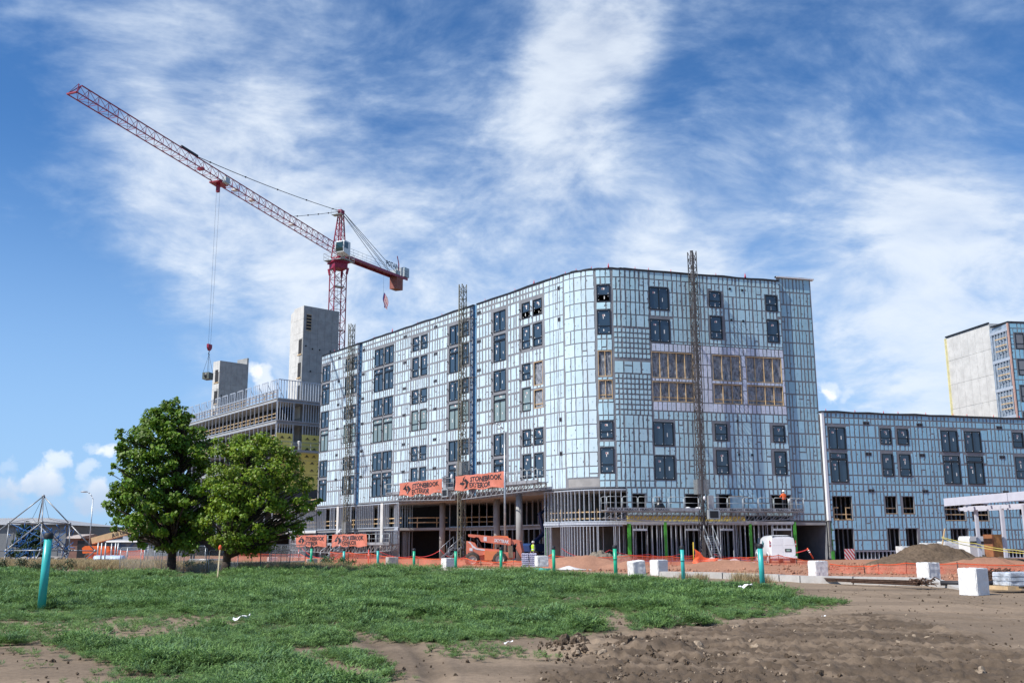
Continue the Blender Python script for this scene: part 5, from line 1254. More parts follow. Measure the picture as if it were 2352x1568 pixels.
    bx = MB(); A = fp(box_s, z_fl - .75, 1.2); bx.obox(A, t * 1.05, n * .5, Z3 * .78); du = bx.build('drive_unit', M_GREYP, E); bx = MB(); bx.obox(A + n * .5 + t * .12 + Z3 * .1, t * .8, n * .02, Z3 * .58); bx.build('motor_grille', M_BLACK, du)
    bx = MB(); A = fp(box_s + .1, z_fl + .1, 1.35); bx.obox(A, t * .5, n * .25, Z3 * 1.15); bx.build('control_cabinet', M_PLAT, E)
    return E, t, n
sM1 = 49.55 - 39.55; sM2 = 49.55 - 15.65; sM3 = SR + 6.0
C_A, tA, nA = climber('mast climbing platform parked near the ground, hung with two orange banners', sM1, -4.0, 20.9, 1.75, 27.8, M_MASTS, FP, lambda k, g: k % 3 == 0, sM1 - 1.6, (23.3, 19.0, 14.6, 9.9), 3.0)
C_B, tB, nB_ = climber('raised mast climbing platform above the arcade hung with two orange banners', sM2, 49.55 - 29.6, 49.55 - 3.0, 7.02, 27.6, M_MASTS, FP, lambda k, g: (k in (0, 8)) , sM2 - 2.6, (24.0, 18.0, 11.5), 8.3)
def FR(s_, z, off): p = P_R + D_R * (s_ - SR); return Vector((p.x + D_R.y * off, p.y - D_R.x * off, z))
C_C, tC, nC = climber('mast climbing platform on the shaded right face with a black bag and a worker aboard', sM3, SR - 3.0, SR + 15.5, 4.4, 27.3, M_MASTS2, FR, lambda k, g: k not in (5, 4) or g > 0, sM3 + .2, (24.6, 18.9, 9.9), 5.75)
lettering('lettering', 'FRA', .36, M_INK, C_B, FP(sM2 - 2.55, 8.0, 1.72), tB, Z3, .01, 1.0); lettering('lettering', 'CO', .36, M_INK, C_B, FP(sM2 - 2.4, 7.65, 1.72), tB, Z3, .01, 1.0); lettering('lettering', '18', .5, M_INK, C_B, FP(sM2 - 2.45, 6.45, 1.72), tB, Z3, .015, 1.0)
# banners tied to the rails
M_BANNER = mat('orange_banner', (.66, .215, .14), .45, var=.10, vscale=1.5, transl=.15)
def banner(label, s0, s1, z0, z1, off, fp, t, n, seed, sag=.12):
    E = empty('banner', (0, 0, 0), 0, label, 'banner', 'orange contractor banners on the platforms'); rgb_ = random.Random(seed); W_, H_ = s1 - s0, z1 - z0
    ph = [rgb_.uniform(0, 6) for _ in range(6)]
    def surf(u, v):                                        # u along 0..W, v up 0..H
        k = 1 - v / H_
        fold = .055 * math.sin(u * 2.1 + ph[0]) * (.3 + k) + .035 * math.sin(u * 5.3 + ph[1] + v * 2) * k + .03 * math.sin(u * 1.1 + v * 3.4 + ph[2]) + .02 * math.sin(u * 9 + v * 4 + ph[3]) * k
        dz = -.06 * abs(math.sin(math.pi * u / W_ * 4 + ph[4])) * (v / H_) + sag * math.sin(u * 1.9 + ph[5]) * k * .6
        return fp(s0 + u, z0 + v + dz, off) + n * (fold + .06)
    NX, NY = 60, 12; m_ = MB()
    for i in range(NX + 1):
        for j in range(NY + 1): m_.v.append(tuple(surf(W_ * i / NX, H_ * j / NY)))
    for i in range(NX):
        for j in range(NY): q = i * (NY + 1) + j; m_.f.append((q, q + NY + 1, q + NY + 2, q + 1)); m_.sm.append(True)
    m_.build('sheet', M_BANNER, E, normals=False)
    wp = lambda u0, v0: (lambda u, v, p: surf(min(W_, max(0, u0 + u)), min(H_, max(0, v0 + v))) + n * .012)
    lettering('lettering', 'STONEBROOK', .66, M_INK, E, (0, 0, 0), (1, 0, 0), (0, 0, 1), .028, 1.13, wp(W_ * .32, H_ * .53)); lettering('lettering', 'EXTERIOR', .66, M_INK, E, (0, 0, 0), (1, 0, 0), (0, 0, 1), .028, 1.13, wp(W_ * .30, H_ * .12))
    for poly in ([(0, .45), (.62, 1.12), (.95, 1.35), (.52, .62), (.78, .52), (.42, .05), (.5, .3)], [(.62, .78), (.95, .98), (1.5, .55), (.55, -.25), (.9, .28), (.86, .62)]):
        lg = MB(); xs = [p[0] for p in poly]; lg.poly([surf(W_ * .08 + x * 1.12, H_ * .20 + y * .82) + n * .014 for x, y in poly]); lg.build('emblem', M_INK, E, normals=False)
    return E
U = lambda u: 49.55 - u
banner('orange banner at far left of the lowest platform, beside the tree', U(51.5), U(43.3), 1.5, 2.88, 1.66, FP, tA, nA, 1)
banner('orange banner on the lowest platform above the metal stair, right of its twin', U(41.8), U(33.4), 1.48, 2.9, 1.66, FP, tA, nA, 2)
banner('crumpled orange banner on the raised platform, left of the drive unit', U(26.4), U(18.2), 6.68, 8.1, 1.66, FP, tB, nB_, 3, .2)
banner('orange banner on the raised platform, right of the mast and behind the street lamp', U(15.7), U(7.75), 6.78, 8.22, 1.66, FP, tB, nB_, 4)
# ------------------------------------------------------------------ site furniture
M_PIPE = mat('green_pvc_pipe', (.02, .42, .235), .35, var=.06, vscale=3, dirt=.06)
M_TEAL = mat('teal_pvc_pipe', (.04, .43, .40), .35, var=.06, vscale=3, dirt=.06)
M_CAP = mat('black_rubber_cap', (.02, .02, .025), .6)
M_BLOCK = mat('white_painted_block', (.74, .73, .71), .85, var=.06, vscale=4, bump=.35, bscale=9, dirt=.32, dirtcol=(.46, .43, .40))
M_BLOCKG = mat('grey_concrete_block', (.42, .40, .37), .9, var=.12, vscale=4, bump=.35, bscale=9, dirt=.3, dirtcol=(.32, .30, .27))
M_KERB = mat('kerb_concrete', (.47, .45, .42), .9, var=.10, vscale=2, bump=.25, bscale=12, dirt=.35, dirtcol=(.34, .28, .22))
def net_mat(name, col, a):
    m = bpy.data.materials.new(name); m.use_nodes = True; T = NT(m.node_tree); b = m.node_tree.nodes['Principled BSDF']
    pos = T.add('ShaderNodeNewGeometry').outputs['Position']; n = T.noise(pos, 2.5, 4); n2 = T.noise(pos, 30, 2)
    T.put(b.inputs['Base Color'], T.mix(n, rgb(col[0] * .8, col[1] * .8, col[2] * .8), rgb(*[min(1, c * 1.2) for c in col]))); b.inputs['Roughness'].default_value = .6
    T.put(b.inputs['Alpha'], T.smooth(T.math('ADD', T.math('MULTIPLY', n, .6), T.math('MULTIPLY', n2, .4)), .3, .7, a - .15, a + .15)); return m
M_NET = net_mat('orange_netting', (.66, .13, .07), .42)
M_NETD = net_mat('orange_netting_folded', (.85, .12, .035), .85)
M_TAPE2 = mat('red_danger_tape', (.62, .05, .05), .5)
M_STEEL = mat('galvanised_tube', (.42, .45, .47), .4, .6, var=.15, vscale=3)
M_RUST = mat('rusty_rebar', (.10, .055, .035), .85, var=.4, vscale=6)
M_TYRE = mat('tyre_rubber', (.055, .047, .04), .9, var=.25, vscale=6, dirt=.5, dirtcol=(.20, .14, .10))
PIPES = [(95, 1392, 1235, M_TEAL, 'nearest teal pipe marker, leaning, far left of the field', .105), (714, 1303, 1258, M_PIPE, 'green pipe marker with a yellow strap, beside the low concrete wall', .085), (790, 1305, 1264, M_TEAL, 'teal pipe marker rising from the tallest weed tuft, left of a blue one', .085),
         (868, 1306, 1263, M_TEAL, 'teal pipe marker just left of the grey concrete block', .085), (951, 1307, 1264, M_PIPE, 'green pipe marker between the grey block and a white block', .085), (1047, 1309, 1264, M_PIPE, 'green pipe marker touching the right side of a white block by the telehandler', .085),
         (1151, 1313, 1262, M_PIPE, 'green pipe marker in front of the telehandler front wheel', .085), (1273, 1318, 1260, M_PIPE, 'green pipe marker right of the pallet of bags', .085), (1415, 1325, 1258, M_PIPE, 'green pipe marker in front of the grey gravel heaps', .09),
         (1570, 1330, 1260, M_TEAL, 'two piece teal pipe marker left of the crumpled netting', .085), (1752, 1347, 1257, M_TEAL, 'teal pipe marker standing in front of the white van', .095)]
for (px_, yb, yt, m0, lab, r_) in PIPES:
    b = atz(px_, yb, .1); b.z = gz(b.x, b.y) - .05; top = at(px_ + (22 if px_ < 200 else 0), yt, b.y); h = top.z - b.z
    E = empty('pipe_marker', b, 0, lab, 'pipe marker', 'green pipe markers along the field edge')
    tilt = Vector((top.x - b.x, 0, 0)) if px_ < 200 else Vector((random.uniform(-.03, .03), 0, 0))
    v = Vector((tilt.x * .35 if px_ < 200 else tilt.x, 0, h)); m_ = MB(); m_.tube((0, 0, 0), v, r_, 20)
    if px_ in (1570, 1415): m_.tube(v * .62, v * .68, r_ * 1.12, 20)
    m_.build('pipe', m0, E); m_ = MB(); m_.lathe([(r_ * 1.1, -.02), (r_ * 1.18, .02), (r_ * 1.18, .10), (r_ * .9, .14), (0, .15)], v, 20); m_.build('cap', M_CAP, E)
def rough_block(name, w, d, h, m, seed):
    bm = bmesh.new(); bmesh.ops.create_cube(bm, size=1); bmesh.ops.scale(bm, vec=(w, d, h), verts=bm.verts); bmesh.ops.bevel(bm, geom=bm.edges[:], offset=.025, segments=2, affect='EDGES')
    bmesh.ops.subdivide_edges(bm, edges=[e for e in bm.edges if e.calc_length() > .3], cuts=5, use_grid_fill=True); r_ = random.Random(seed)
    for v in bm.verts: v.co += Vector((r_.uniform(-1, 1), r_.uniform(-1, 1), r_.uniform(-1, 1))) * .010; v.co.z += h / 2
    me = bpy.data.meshes.new(name); bm.to_mesh(me); bm.free(); me.materials.append(m); return me
BLK = [(900, 1302, .72, M_BLOCKG, 'grey unpainted concrete block between two teal pipe markers'), (1030, 1306, .72, M_BLOCK, 'white block just left of a green pipe marker and the telehandler'), (1244, 1311, .62, M_BLOCK, 'chipped white block standing on a green drum beside the bag pallet'), (1464, 1322, .80, M_BLOCK, 'tilted white block right of the gravel heaps, left of a streaked one'),
       (1514, 1319, .80, M_BLOCK, 'white block with grey drip marks at the left end of the kerb'), (1880, 1323, .80, M_BLOCK, 'white block on the kerb to the right of the van'), (2134, 1331, .82, M_BLOCK, 'white block at the ramped end of the kerb'), (2238, 1356, .86, M_BLOCK, 'nearest and largest white block, front right by the wrapped pallet'), (716, 1302, .60, M_BLOCKG, 'grey block behind the strapped green pipe at the wall end'), (625, 1296, .6, M_BLOCK, 'white faced block standing behind the low concrete wall by the tree')]
for i, (px_, py_, h, m0, lab) in enumerate(BLK):
    b = atz(px_, py_, .12); w_ = .66 if px_ > 1100 else .72
    o = link('concrete_block', rough_block('concrete_block', w_, w_, h, m0, i), None, (b.x, b.y, gz(b.x, b.y) - .03), R(24 + 9 * math.sin(i * 2.1)))
    if px_ == 1464: o.rotation_euler = (R(2), R(-6), R(20))
    if px_ == 1244: o.location.z += .3
    tag(o, lab, 'concrete block', 'concrete blocks along the kerb')
    if m0 is M_BLOCK and px_ > 1400:
        dl = MB()
        for k in range(5): dl.box(.05, .09, -w_ / 2 - .014, -w_ / 2 - .011, h * (.12 + .17 * k), h * (.12 + .17 * k) + .07)
        q = dl.build('paint_mark', mat('faded_red_paint', (.62, .35, .36), .8), o)
        q.rotation_euler = (0, 0, R(90))
dr = MB(); b = atz(1243, 1318, .1); dr.lathe([(0, 0), (.5, 0), (.5, .32), (0, .34)], (b.x, b.y, .08), 22); tag(dr.build('pipe_drum', M_TEAL), 'short wide green drum under the chipped white block', 'drum')
# kerb pieces, each a cast length
def kerb(pts, h, d, label, zb=.0, ends=None):
    P = [atz(x, y, .12) for x, y in pts]
    for k, (a, b) in enumerate(zip(P[:-1], P[1:])):
        dv = (b - a).normalized(); nv = Vector((-dv.y, dv.x, 0)); ln = (b - a).length - .04; h0, h1 = (h, h) if not ends or k < len(P) - 2 else (h, ends)
        m_ = MB(); z0 = gz(a.x, a.y) - .05; A, B = a + dv * .02, a + dv * ln
        m_.hexa([(A.x, A.y, z0), (B.x, B.y, z0), (B.x + nv.x * d, B.y + nv.y * d, z0), (A.x + nv.x * d, A.y + nv.y * d, z0), (A.x, A.y, z0 + h0), (B.x, B.y, z0 + h1), (B.x + nv.x * d, B.y + nv.y * d, z0 + h1), (A.x + nv.x * d, A.y + nv.y * d, z0 + h0)])
        tag(m_.build('kerb_length', M_KERB), label[k] if isinstance(label, (list, tuple)) else label, 'kerb', 'kerb lengths')
kerb([(1514, 1323), (1660, 1326), (1790, 1331), (1838, 1333), (1960, 1335), (2128, 1338), (2216, 1348)], .33, .4, ['kerb length leftmost, beside the streaked white block', 'kerb length left of the teal pipe in front of the van', 'short kerb length right of the teal pipe', 'kerb length with the white block on it right of the van', 'long kerb length behind the rebar bundle', 'kerb end ramping down to the nearest white block'], ends=.06)
kerb([(880, 1306), (1010, 1308), (1110, 1311), (1185, 1313)], .20, .35, ['low kerb length in front of the grey block', 'low kerb length in front of the white block left of the telehandler', 'low kerb length in front of the telehandler rear wheel'])
kerb([(1590, 1336), (1680, 1340)], .12, .5, 'low kerb gutter in front of the main kerb by the dry grass')
kerb([(520, 1309), (610, 1307), (702, 1304)], .55, .5, ['low concrete wall length behind the trees', 'low concrete wall length with white sheeting on top'])
# netting runs with their stakes
def net(pts, h, label, sagt=.1, sides=None, mt=None, stakes=True):
    """pts: (px, py_top, Y). The foot follows the ground"""
    E = empty('safety_netting', (0, 0, 0), 0, label, 'safety netting', 'orange safety netting runs'); m_ = MB(); tops = [at(*p) for p in pts]; NS = 10; rows_ = []
    for k, (a, b) in enumerate(zip(tops[:-1], tops[1:])):
        for j in range(NS + (k == len(tops) - 2)):
            f = j / NS; p = a.lerp(b, f) - Vector((0, 0, sagt * 4 * f * (1 - f))); g = gz(p.x, p.y) + .02; g = max(g, p.z - h); w_ = .07 * math.sin(f * 9 + k * 2)
            rows_.append([(p.x + w_ * t, p.y + w_ * t - .05 * t, g + (p.z - g) * (1 - t)) for t in (0, .33, .66, 1)])
    for r_ in rows_: m_.v += r_
    for i in range(len(rows_) - 1):
        for j in range(3): q = i * 4 + j; m_.f.append((q, q + 4, q + 5, q + 1)); m_.sm.append(True)
    m_.build('mesh', mt or M_NET, E, normals=False)
    bnd = MB()
    for i in range(len(rows_) - 1): bnd.bar(rows_[i][0], rows_[i + 1][0], .05, .045)
    bnd.build('top_band', M_NETD, E)
    if stakes:
        for p in tops[1:-1] if len(tops) > 2 else tops:
            s_ = MB(); s_.tube((p.x, p.y, gz(p.x, p.y) - .1), (p.x + random.uniform(-.06, .06), p.y, p.z + .08), .022, 6); s_.build('stake', M_BLACK, E)
    return E
net([(758, 1267, 75), (800, 1268, 74), (852, 1271, 73), (905, 1278, 72), (960, 1280, 71), (1020, 1282, 69.5), (1070, 1281, 68)], 1.3, 'orange netting run from the metal stair to the telehandler', .06)
net([(1070, 1281, 68), (1105, 1287, 66.5), (1180, 1288, 64.5), (1230, 1284, 63), (1268, 1272, 62)], 1.25, 'orange netting in front of the telehandler wheels', .08)
net([(1265, 1275, 71), (1360, 1279, 71), (1450, 1275, 71), (1540, 1277, 71), (1600, 1280, 71)], .8, 'far orange netting behind the red earth and gravel heaps', .05)
net([(1640, 1282, 71), (1700, 1279, 71), (1748, 1277, 71), (1789, 1274, 71), (1830, 1282, 71), (1862, 1288, 71)], .75, 'orange netting peaked on a stake in front of the van', .04)
net([(1905, 1294, 52.5), (1985, 1299, 52), (2018, 1295, 51.5), (2080, 1292, 51), (2200, 1293, 50.5), (2380, 1296, 50)], 1.15, 'long orange netting in front of the brown earth heap at right', .05)
net([(525, 1270, 78), (580, 1270, 78), (640, 1272, 78), (690, 1272, 78), (716, 1284, 76)], 1.0, 'orange netting behind the low wall between the trees and stair', .03)
net([(205, 1264, 100), (260, 1262, 99), (330, 1262, 98), (330, 1266, 97)], 1.3, 'orange netting below the orange boom lift at far left', .12)
# crumpled netting heap
cr = empty('crumpled_netting', (0, 0, 0), 0, 'bright crumpled orange netting hung from a yellow stake, left of the steel stair', 'netting')
m_ = MB(); A, B = at(1592, 1257, 66), at(1652, 1277, 66)
NX, NY = 26, 12
for i in range(NX + 1):
    for j in range(NY + 1):
        u, v = i / NX, j / NY; top = A.lerp(B, u); top.z -= .55 * math.sin(math.pi * u) ** .8 * .6; fo = .12 + .02 * math.sin(u * 20); z = fo + (top.z - fo) * (1 - v); bulge = v * v * (.5 + .35 * math.sin(u * 11) + .2 * math.sin(u * 23 + v * 5))
        m_.v.append((top.x + .12 * math.sin(v * 6 + u * 9), top.y - bulge, z + .14 * v * math.sin(u * 17 + v * 9)))
for i in range(NX):
    for j in range(NY): q = i * (NY + 1) + j; m_.f.append((q, q + NY + 1, q + NY + 2, q + 1)); m_.sm.append(True)
m_.build('mesh', M_NETD, cr, normals=False)
m_ = MB(); m_.tube((A.x, A.y, 0), (A.x + .02, A.y, A.z + .35), .03, 6); m_.build('stake', mat('yellow_stake', (.7, .5, .05), .6), cr)
# danger tape slung between posts
def rope(name, pts, r_, m0, label, cat, sag=.25, group=None):
    P = [Vector(p) for p in pts]; m_ = MB()
    for a, b in zip(P[:-1], P[1:]):
        pr = a
        for k in range(1, 11): f = k / 10; q = a.lerp(b, f) - Vector((0, 0, sag * 4 * f * (1 - f))); m_.bar(pr, q, r_ * .45, r_); pr = q
    return tag(m_.build(name, m0), label, cat, group)
g_ = 'red danger tapes along the building front'
rope('danger_tape', [at(693, 1258, 105), at(740, 1280, 100), at(778, 1278, 98)], .05, M_TAPE2, 'red danger tape slung past the foot of the metal stair', 'tape', .3, g_)
rope('danger_tape', [at(870, 1265, 96), at(950, 1276, 96), at(1012, 1262, 95), at(1046, 1277, 95), at(1078, 1268, 95)], .05, M_TAPE2, 'red danger tape slung across the curved stud screen', 'tape', .3, g_)
rope('danger_tape', [at(1290, 1258, 82), at(1340, 1276, 82), at(1400, 1262, 82), at(1490, 1272, 83), at(1560, 1272, 84), at(1610, 1268, 84)], .045, M_TAPE2, 'red danger tape slung in front of the right stud wall', 'tape', .22, g_)
rope('danger_tape', [at(1640, 1272, 84), at(1690, 1279, 84), at(1720, 1281, 83)], .045, M_TAPE2, 'red danger tape low beside the van front', 'tape', .1, g_)
rope('danger_tape', [at(1822, 1269, 81), at(1854, 1261, 78)], .07, M_TAPE2, 'red danger tape from the van to the leaning delineator', 'tape', .05, g_)
dl = empty('delineator', (0, 0, 0), 0, 'leaning orange delineator post with white bands beside the passage', 'delineator'); a, b = at(1868, 1282, 78), at(1854, 1258, 78)
m_ = MB(); m_.tube(a, b, .06, 10, .045); m_.build('post', M_NETD, dl)
for f in (.55, .72): m_ = MB(); m_.tube(a.lerp(b, f), a.lerp(b, f + .09), .066, 10); m_.build('reflective_band', M_WHITE, dl)
m_ = MB(); m_.lathe([(0, .1), (.12, .1), (.25, .03), (.25, 0)], (a.x, a.y, gz(a.x, a.y)), 12); m_.build('base', M_CAP, dl)
for i, (px_, yt, yb, Y_, lab) in enumerate(((846, 1262, 1294, 80, 'upright orange delineator behind the netting right of the second banner'), (686, 1260, 1283, 96, 'orange delineator at the left end of the lowest platform'))):
    dl = empty('delineator', (0, 0, 0), 0, lab, 'delineator'); a, b = at(px_, yb, Y_), at(px_ + 1, yt, Y_); a.z = gz(a.x, a.y); m_ = MB(); m_.tube(a, b, .055, 10, .045); m_.build('post', mat('delineator_red', (.75, .06, .04), .5), dl); m_ = MB(); m_.tube(a.lerp(b, .6), a.lerp(b, .75), .062, 10); m_.build('reflective_band', M_WHITE, dl)
rope('caution_tape', [at(2163, 1232, 72), at(2240, 1247, 66), at(2330, 1262, 60), at(2420, 1266, 56)], .038, mat('yellow_tape', (.62, .55, .14), .5), 'upper yellow caution tape strung from a leaning stake to the right', 'tape', .08, 'yellow caution tapes')
rope('caution_tape', [at(2163, 1234, 72), at(2250, 1256, 66), at(2420, 1272, 56)], .038, MATS['yellow_tape'], 'lower yellow caution tape crossing the canopy posts', 'tape', .12, 'yellow caution tapes')
m_ = MB(); a, b = at(2160, 1262, 72), at(2170, 1213, 72); m_.bar((a.x, a.y, a.z - .4), b, .12, .06); tag(m_.build('timber_stake', M_WOOD), 'leaning timber stake planted in the brown earth heap', 'stake')
m_ = MB(); a, b = atz(499, 1330, .05), None; b = at(506, 1252, a.y + .2); m_.bar(a, b, .055, .03); st = m_.build('survey_stake', mat('pale_lath', (.72, .58, .36), .7)); tag(st, 'tall pale survey stake with orange ribbon, left of the tree trunk', 'stake')
m_ = MB(); q = a.lerp(b, .93); m_.sphere(q, .09, 7, 5, (1, .5, 1.6)); m_.build('ribbon', M_NETD, st)
m_ = MB(); P = atz(1262, 1300, .1)
# ------------------------------------------------------------------ metal stairs
def stair(label, foot, top, width_v, rail_h=.95, n=7, m0=M_STEEL):
    E = empty('metal_stair', (0, 0, 0), 0, label, 'stair', 'loose metal access stairs'); foot, top, wv_ = Vector(foot), Vector(top), Vector(width_v)
    for s_ in (0, 1):
        m_ = MB(); m_.bar(foot + wv_ * s_, top + wv_ * s_, .05, .16); m_.build('stringer', m0, E)
        m_ = MB(); m_.tube(foot + wv_ * s_ + Z3 * rail_h, top + wv_ * s_ + Z3 * rail_h, .022, 6)
        for f in (.0, .5, 1): q = foot.lerp(top, f) + wv_ * s_; m_.tube(q, q + Z3 * rail_h, .02, 6)
        m_.build('handrail', m0, E)
    for k in range(n):
        q = foot.lerp(top, (k + .6) / n); m_ = MB(); d = (top - foot); d.z = 0; d.normalize(); m_.obox(q, wv_, d * .22, Z3 * .03); m_.build('tread', m0, E)
    return E
stair('metal stair rising right to the gap between the two lower banners', at(735, 1290, 92) , at(783, 1254, 95.5), (.7, .5, 0))
stair('metal stair beside the round column behind the telehandler', at(1010, 1284, 92), at(1042, 1256, 93), (.75, .2, 0), n=5)
stair('steel stair with long handrails below the right mast', at(1636, 1280, 81.5), at(1617, 1229, 83.5), (.75, .2, 0), .85, 9)
# ------------------------------------------------------------------ street lamps
def lamp(label, px_, Yd, ytop, armdx, r_=.1):
    b = at(px_, 1280, Yd); b.z = gz(b.x, b.y); top = at(px_, ytop, Yd); top.x = b.x; E = empty('street_lamp', b, 0, label, 'street lamp', 'street lamps'); h = top.z - b.z
    m_ = MB(); m_.tube((0, 0, 0), (0, 0, h), r_, 12, r_ * .62); m_.build('pole', M_STEEL, E)
    m_ = MB(); pts = [Vector((0, 0, h - .1)), Vector((armdx * .12, 0, h + .18)), Vector((armdx * .4, 0, h + .52)), Vector((armdx * .75, 0, h + .70)), Vector((armdx, 0, h + .74))]; m_.path(pts, r_ * .5, 8); m_.build('arm', M_STEEL, E)
    m_ = MB(); m_.sphere((armdx * 1.15, 0, h + .72), .3, 10, 6, (1.4, .5, .25)); m_.build('lamp_head', M_PLAT, E)
    m_ = MB(); m_.lathe([(r_ * 2.2, 0), (r_ * 2.2, .12), (r_ * 1.1, .2)], (0, 0, 0), 12); m_.build('base', M_CONC, E)
lamp('grey street lamp standing in front of the arcade and a raised banner', 1160, 85.5, 990, -1.0, .105)
lamp('distant street lamp at far left beside the climbing frame', 203, 110, 1144, -.9, .075)
# ------------------------------------------------------------------ earth heaps
def heap(label, px_, py_, Yd, rx, ry, h, col, seed, cat='earth heap', sub=72):
    c = at(px_, py_, Yd); c.z = gz(c.x, c.y); x = np.linspace(-1.25, 1.25, sub); X, Y = np.meshgrid(x, x); r2 = np.sqrt(X ** 2 + Y ** 2)
    r2 = r2 + .35 * (fbm(X * 1.3 + seed * 3, Y * 1.3, seed + 9, 3) - .5); n = fbm(X * 2.2 + seed, Y * 2.2, seed, 4) ; Zz = h * (1 - np.clip(r2, 0, 1) ** 2.2) ** 1.2 * (.30 + 1.0 * n) + .42 * h * (fbm(X * 9, Y * 9, seed + 3, 4, .6) - .5) * np.clip(1.1 - r2, 0, 1) - .14 * (r2 > 1.0)
    v = np.c_[(c.x + X * rx).ravel(), (c.y + Y * ry).ravel(), (c.z + Zz - .03).ravel()]; i = (np.arange(sub - 1)[:, None] * sub + np.arange(sub - 1)[None]).ravel(); f = np.c_[i, i + 1, i + sub + 1, i + sub]
    return tag(np_mesh('earth_heap', v, f, mat('heap_earth_%d' % seed, col, .95, var=.28, vscale=5, bump=.7, bscale=14, spec=.1), smooth=True), label, cat, 'heaps of earth and gravel')
heap('large dark brown earth heap in front of the right wing', 2125, 1285, 70, 4.6, 2.6, 1.35, (.125, .092, .064), 2)
heap('low brown earth tail right of the large heap, under the canopy', 2260, 1290, 66, 3.4, 1.8, .75, (.125, .092, .064), 5)
heap('pointed grey gravel heap in front of the corner studs', 1382, 1280, 79, 1.5, 1.2, 1.15, (.20, .175, .14), 3, 'gravel heap')
heap('smaller grey gravel heap right of the pointed one', 1430, 1281, 79, 1.3, 1.0, .75, (.20, .175, .14), 4, 'gravel heap')
# ------------------------------------------------------------------ canopy of white steel at right
CAN = empty('steel_canopy', (0, 0, 0), 0, 'unfinished white steel canopy with posts at the right edge', 'canopy'); M_WSTEEL = mat('white_primer_steel', (.54, .55, .61), .45, var=.05, vscale=2, dirt=.08)
ca0 = at(2170, 1153, 68); zc_ = ca0.z
p_a, p_b = Vector((ca0.x, ca0.y, zc_)), at(2420, 1133, 58); p_b.z = zc_ + .1
m_ = MB(); m_.bar(p_a, p_a.lerp(p_b, .62), .14, .52); m_.build('fascia_beam', M_WSTEEL, CAN); m_ = MB(); m_.bar(p_a.lerp(p_b, .625), p_b, .14, .52); m_.build('fascia_beam', M_WSTEEL, CAN)
p_c = p_a + Vector((3.2, 3.6, 0)); p_d = p_b + Vector((6, 3.0, 0))
m_ = MB(); m_.bar(p_c + Vector((-.4, -.2, -.35)), p_d + Vector((0, 0, -.35)), .16, .36); m_.build('rear_beam', M_WSTEEL, CAN)
m_ = MB(); m_.bar(p_a + Vector((1.6, 1.6, -.42)), p_b + Vector((3, 1.4, -.42)), .14, .22); m_.build('middle_beam', M_WSTEEL, CAN)
for k in range(8): f = k / 7; m_ = MB(); m_.bar(p_a.lerp(p_b, f) + Z3 * .05, p_c.lerp(p_d, f) + Z3 * .02, .1, .2); m_.build('purlin', M_WSTEEL, CAN)
for (xt, yt, xb, yb, Yd) in ((2240, 1160, 2252, 1290, 68.5), (2300, 1168, 2318, 1299, 66), (2352, 1176, 2372, 1300, 64)):
    a = at(xt, yt, Yd); m_ = MB(); m_.bar((a.x, a.y, gz(a.x, a.y) - .1), (a.x, a.y, zc_ - .3), .2, .2); pst = m_.build('post', M_WSTEEL, CAN); m_ = MB(); m_.bar((a.x, a.y, 1.65), (a.x, a.y, 1.95), .215, .215); m_.build('tape_band', M_STUD, pst)
# ------------------------------------------------------------------ materials stacked at right
M_WRAP = mat('shrink_wrap', (.62, .64, .64), .3, var=.2, vscale=4, bump=.8, bscale=7)
def crate(name, label, cat, px_, py_, Yd, w, d, h, rz, m0, group=None):
    b = at(px_, py_, Yd); b.z = gz(b.x, b.y); return link(name, rough_block(name, w, d, h, m0, int(px_)), None, b, R(rz)), label, cat, group
for a in ((2110, 1275, 79, 3.0, 1.3, 1.2, 5, 'low wrapped pallet behind the earth heap, leftmost'), (2155, 1275, 77.5, 2.2, 1.3, 1.45, 3, 'wrapped pallet behind the leaning timber stake'), (2202, 1275, 77, 2.6, 1.3, 1.55, 2, 'wrapped pallet left of the white generator')):
    o, l, c, g = crate('wrapped_pallet', a[7], 'pallet', a[0], a[1], a[2], a[3], a[4], a[5], a[6], M_WRAP, 'wrapped pallets behind the earth heap'); tag(o, l, c, g)
gen_ = empty('generator', at(2258, 1278, 74), R(14), 'white towable generator between the canopy posts', 'generator'); gen_.location.z = .15
m_ = MB(); m_.prism([(-1.5, .35), (1.3, .35), (1.5, .5), (1.5, 1.9), (-1.4, 1.9), (-1.5, 1.7)], (0, -.6, 0), (1, 0, 0), (0, 0, 1), (0, 1.2, 0)); m_.build('body', M_CABW, gen_)
m_ = MB(); m_.box(-1.45, 1.4, -.62, -.6, 1.35, 1.55); m_.build('vent_stripe', M_BLACK, gen_)
for x in (-.6, .6): m_ = MB(); m_.lathe([(0, -.1), (.3, -.1), (.3, .1), (0, .1)], (x, -.65, .3), 14, 'Y'); m_.build('wheel', M_TYRE, gen_)
m_ = MB(); m_.box(.6, 1.2, -.63, -.6, .5, 1.2); m_.build('access_door', M_GREYP, gen_)
pb = empty('plywood_form', at(2290, 1285, 70), R(18), 'upright orange brown plywood column form right of the generator', 'formwork'); pb.location.z = .1
m_ = MB(); m_.box(-.45, .4, -.35, .35, 0, 2.05); m_.build('plywood_sheet', mat('plywood', (.45, .22, .07), .7, var=.3, vscale=3), pb)
for x in (-.55, .5): m_ = MB(); m_.box(x - .07, x + .07, -.4, .4, 0, 2.05); m_.build('edge_board', mat('stained_timber', (.30, .12, .05), .7, var=.2), pb)
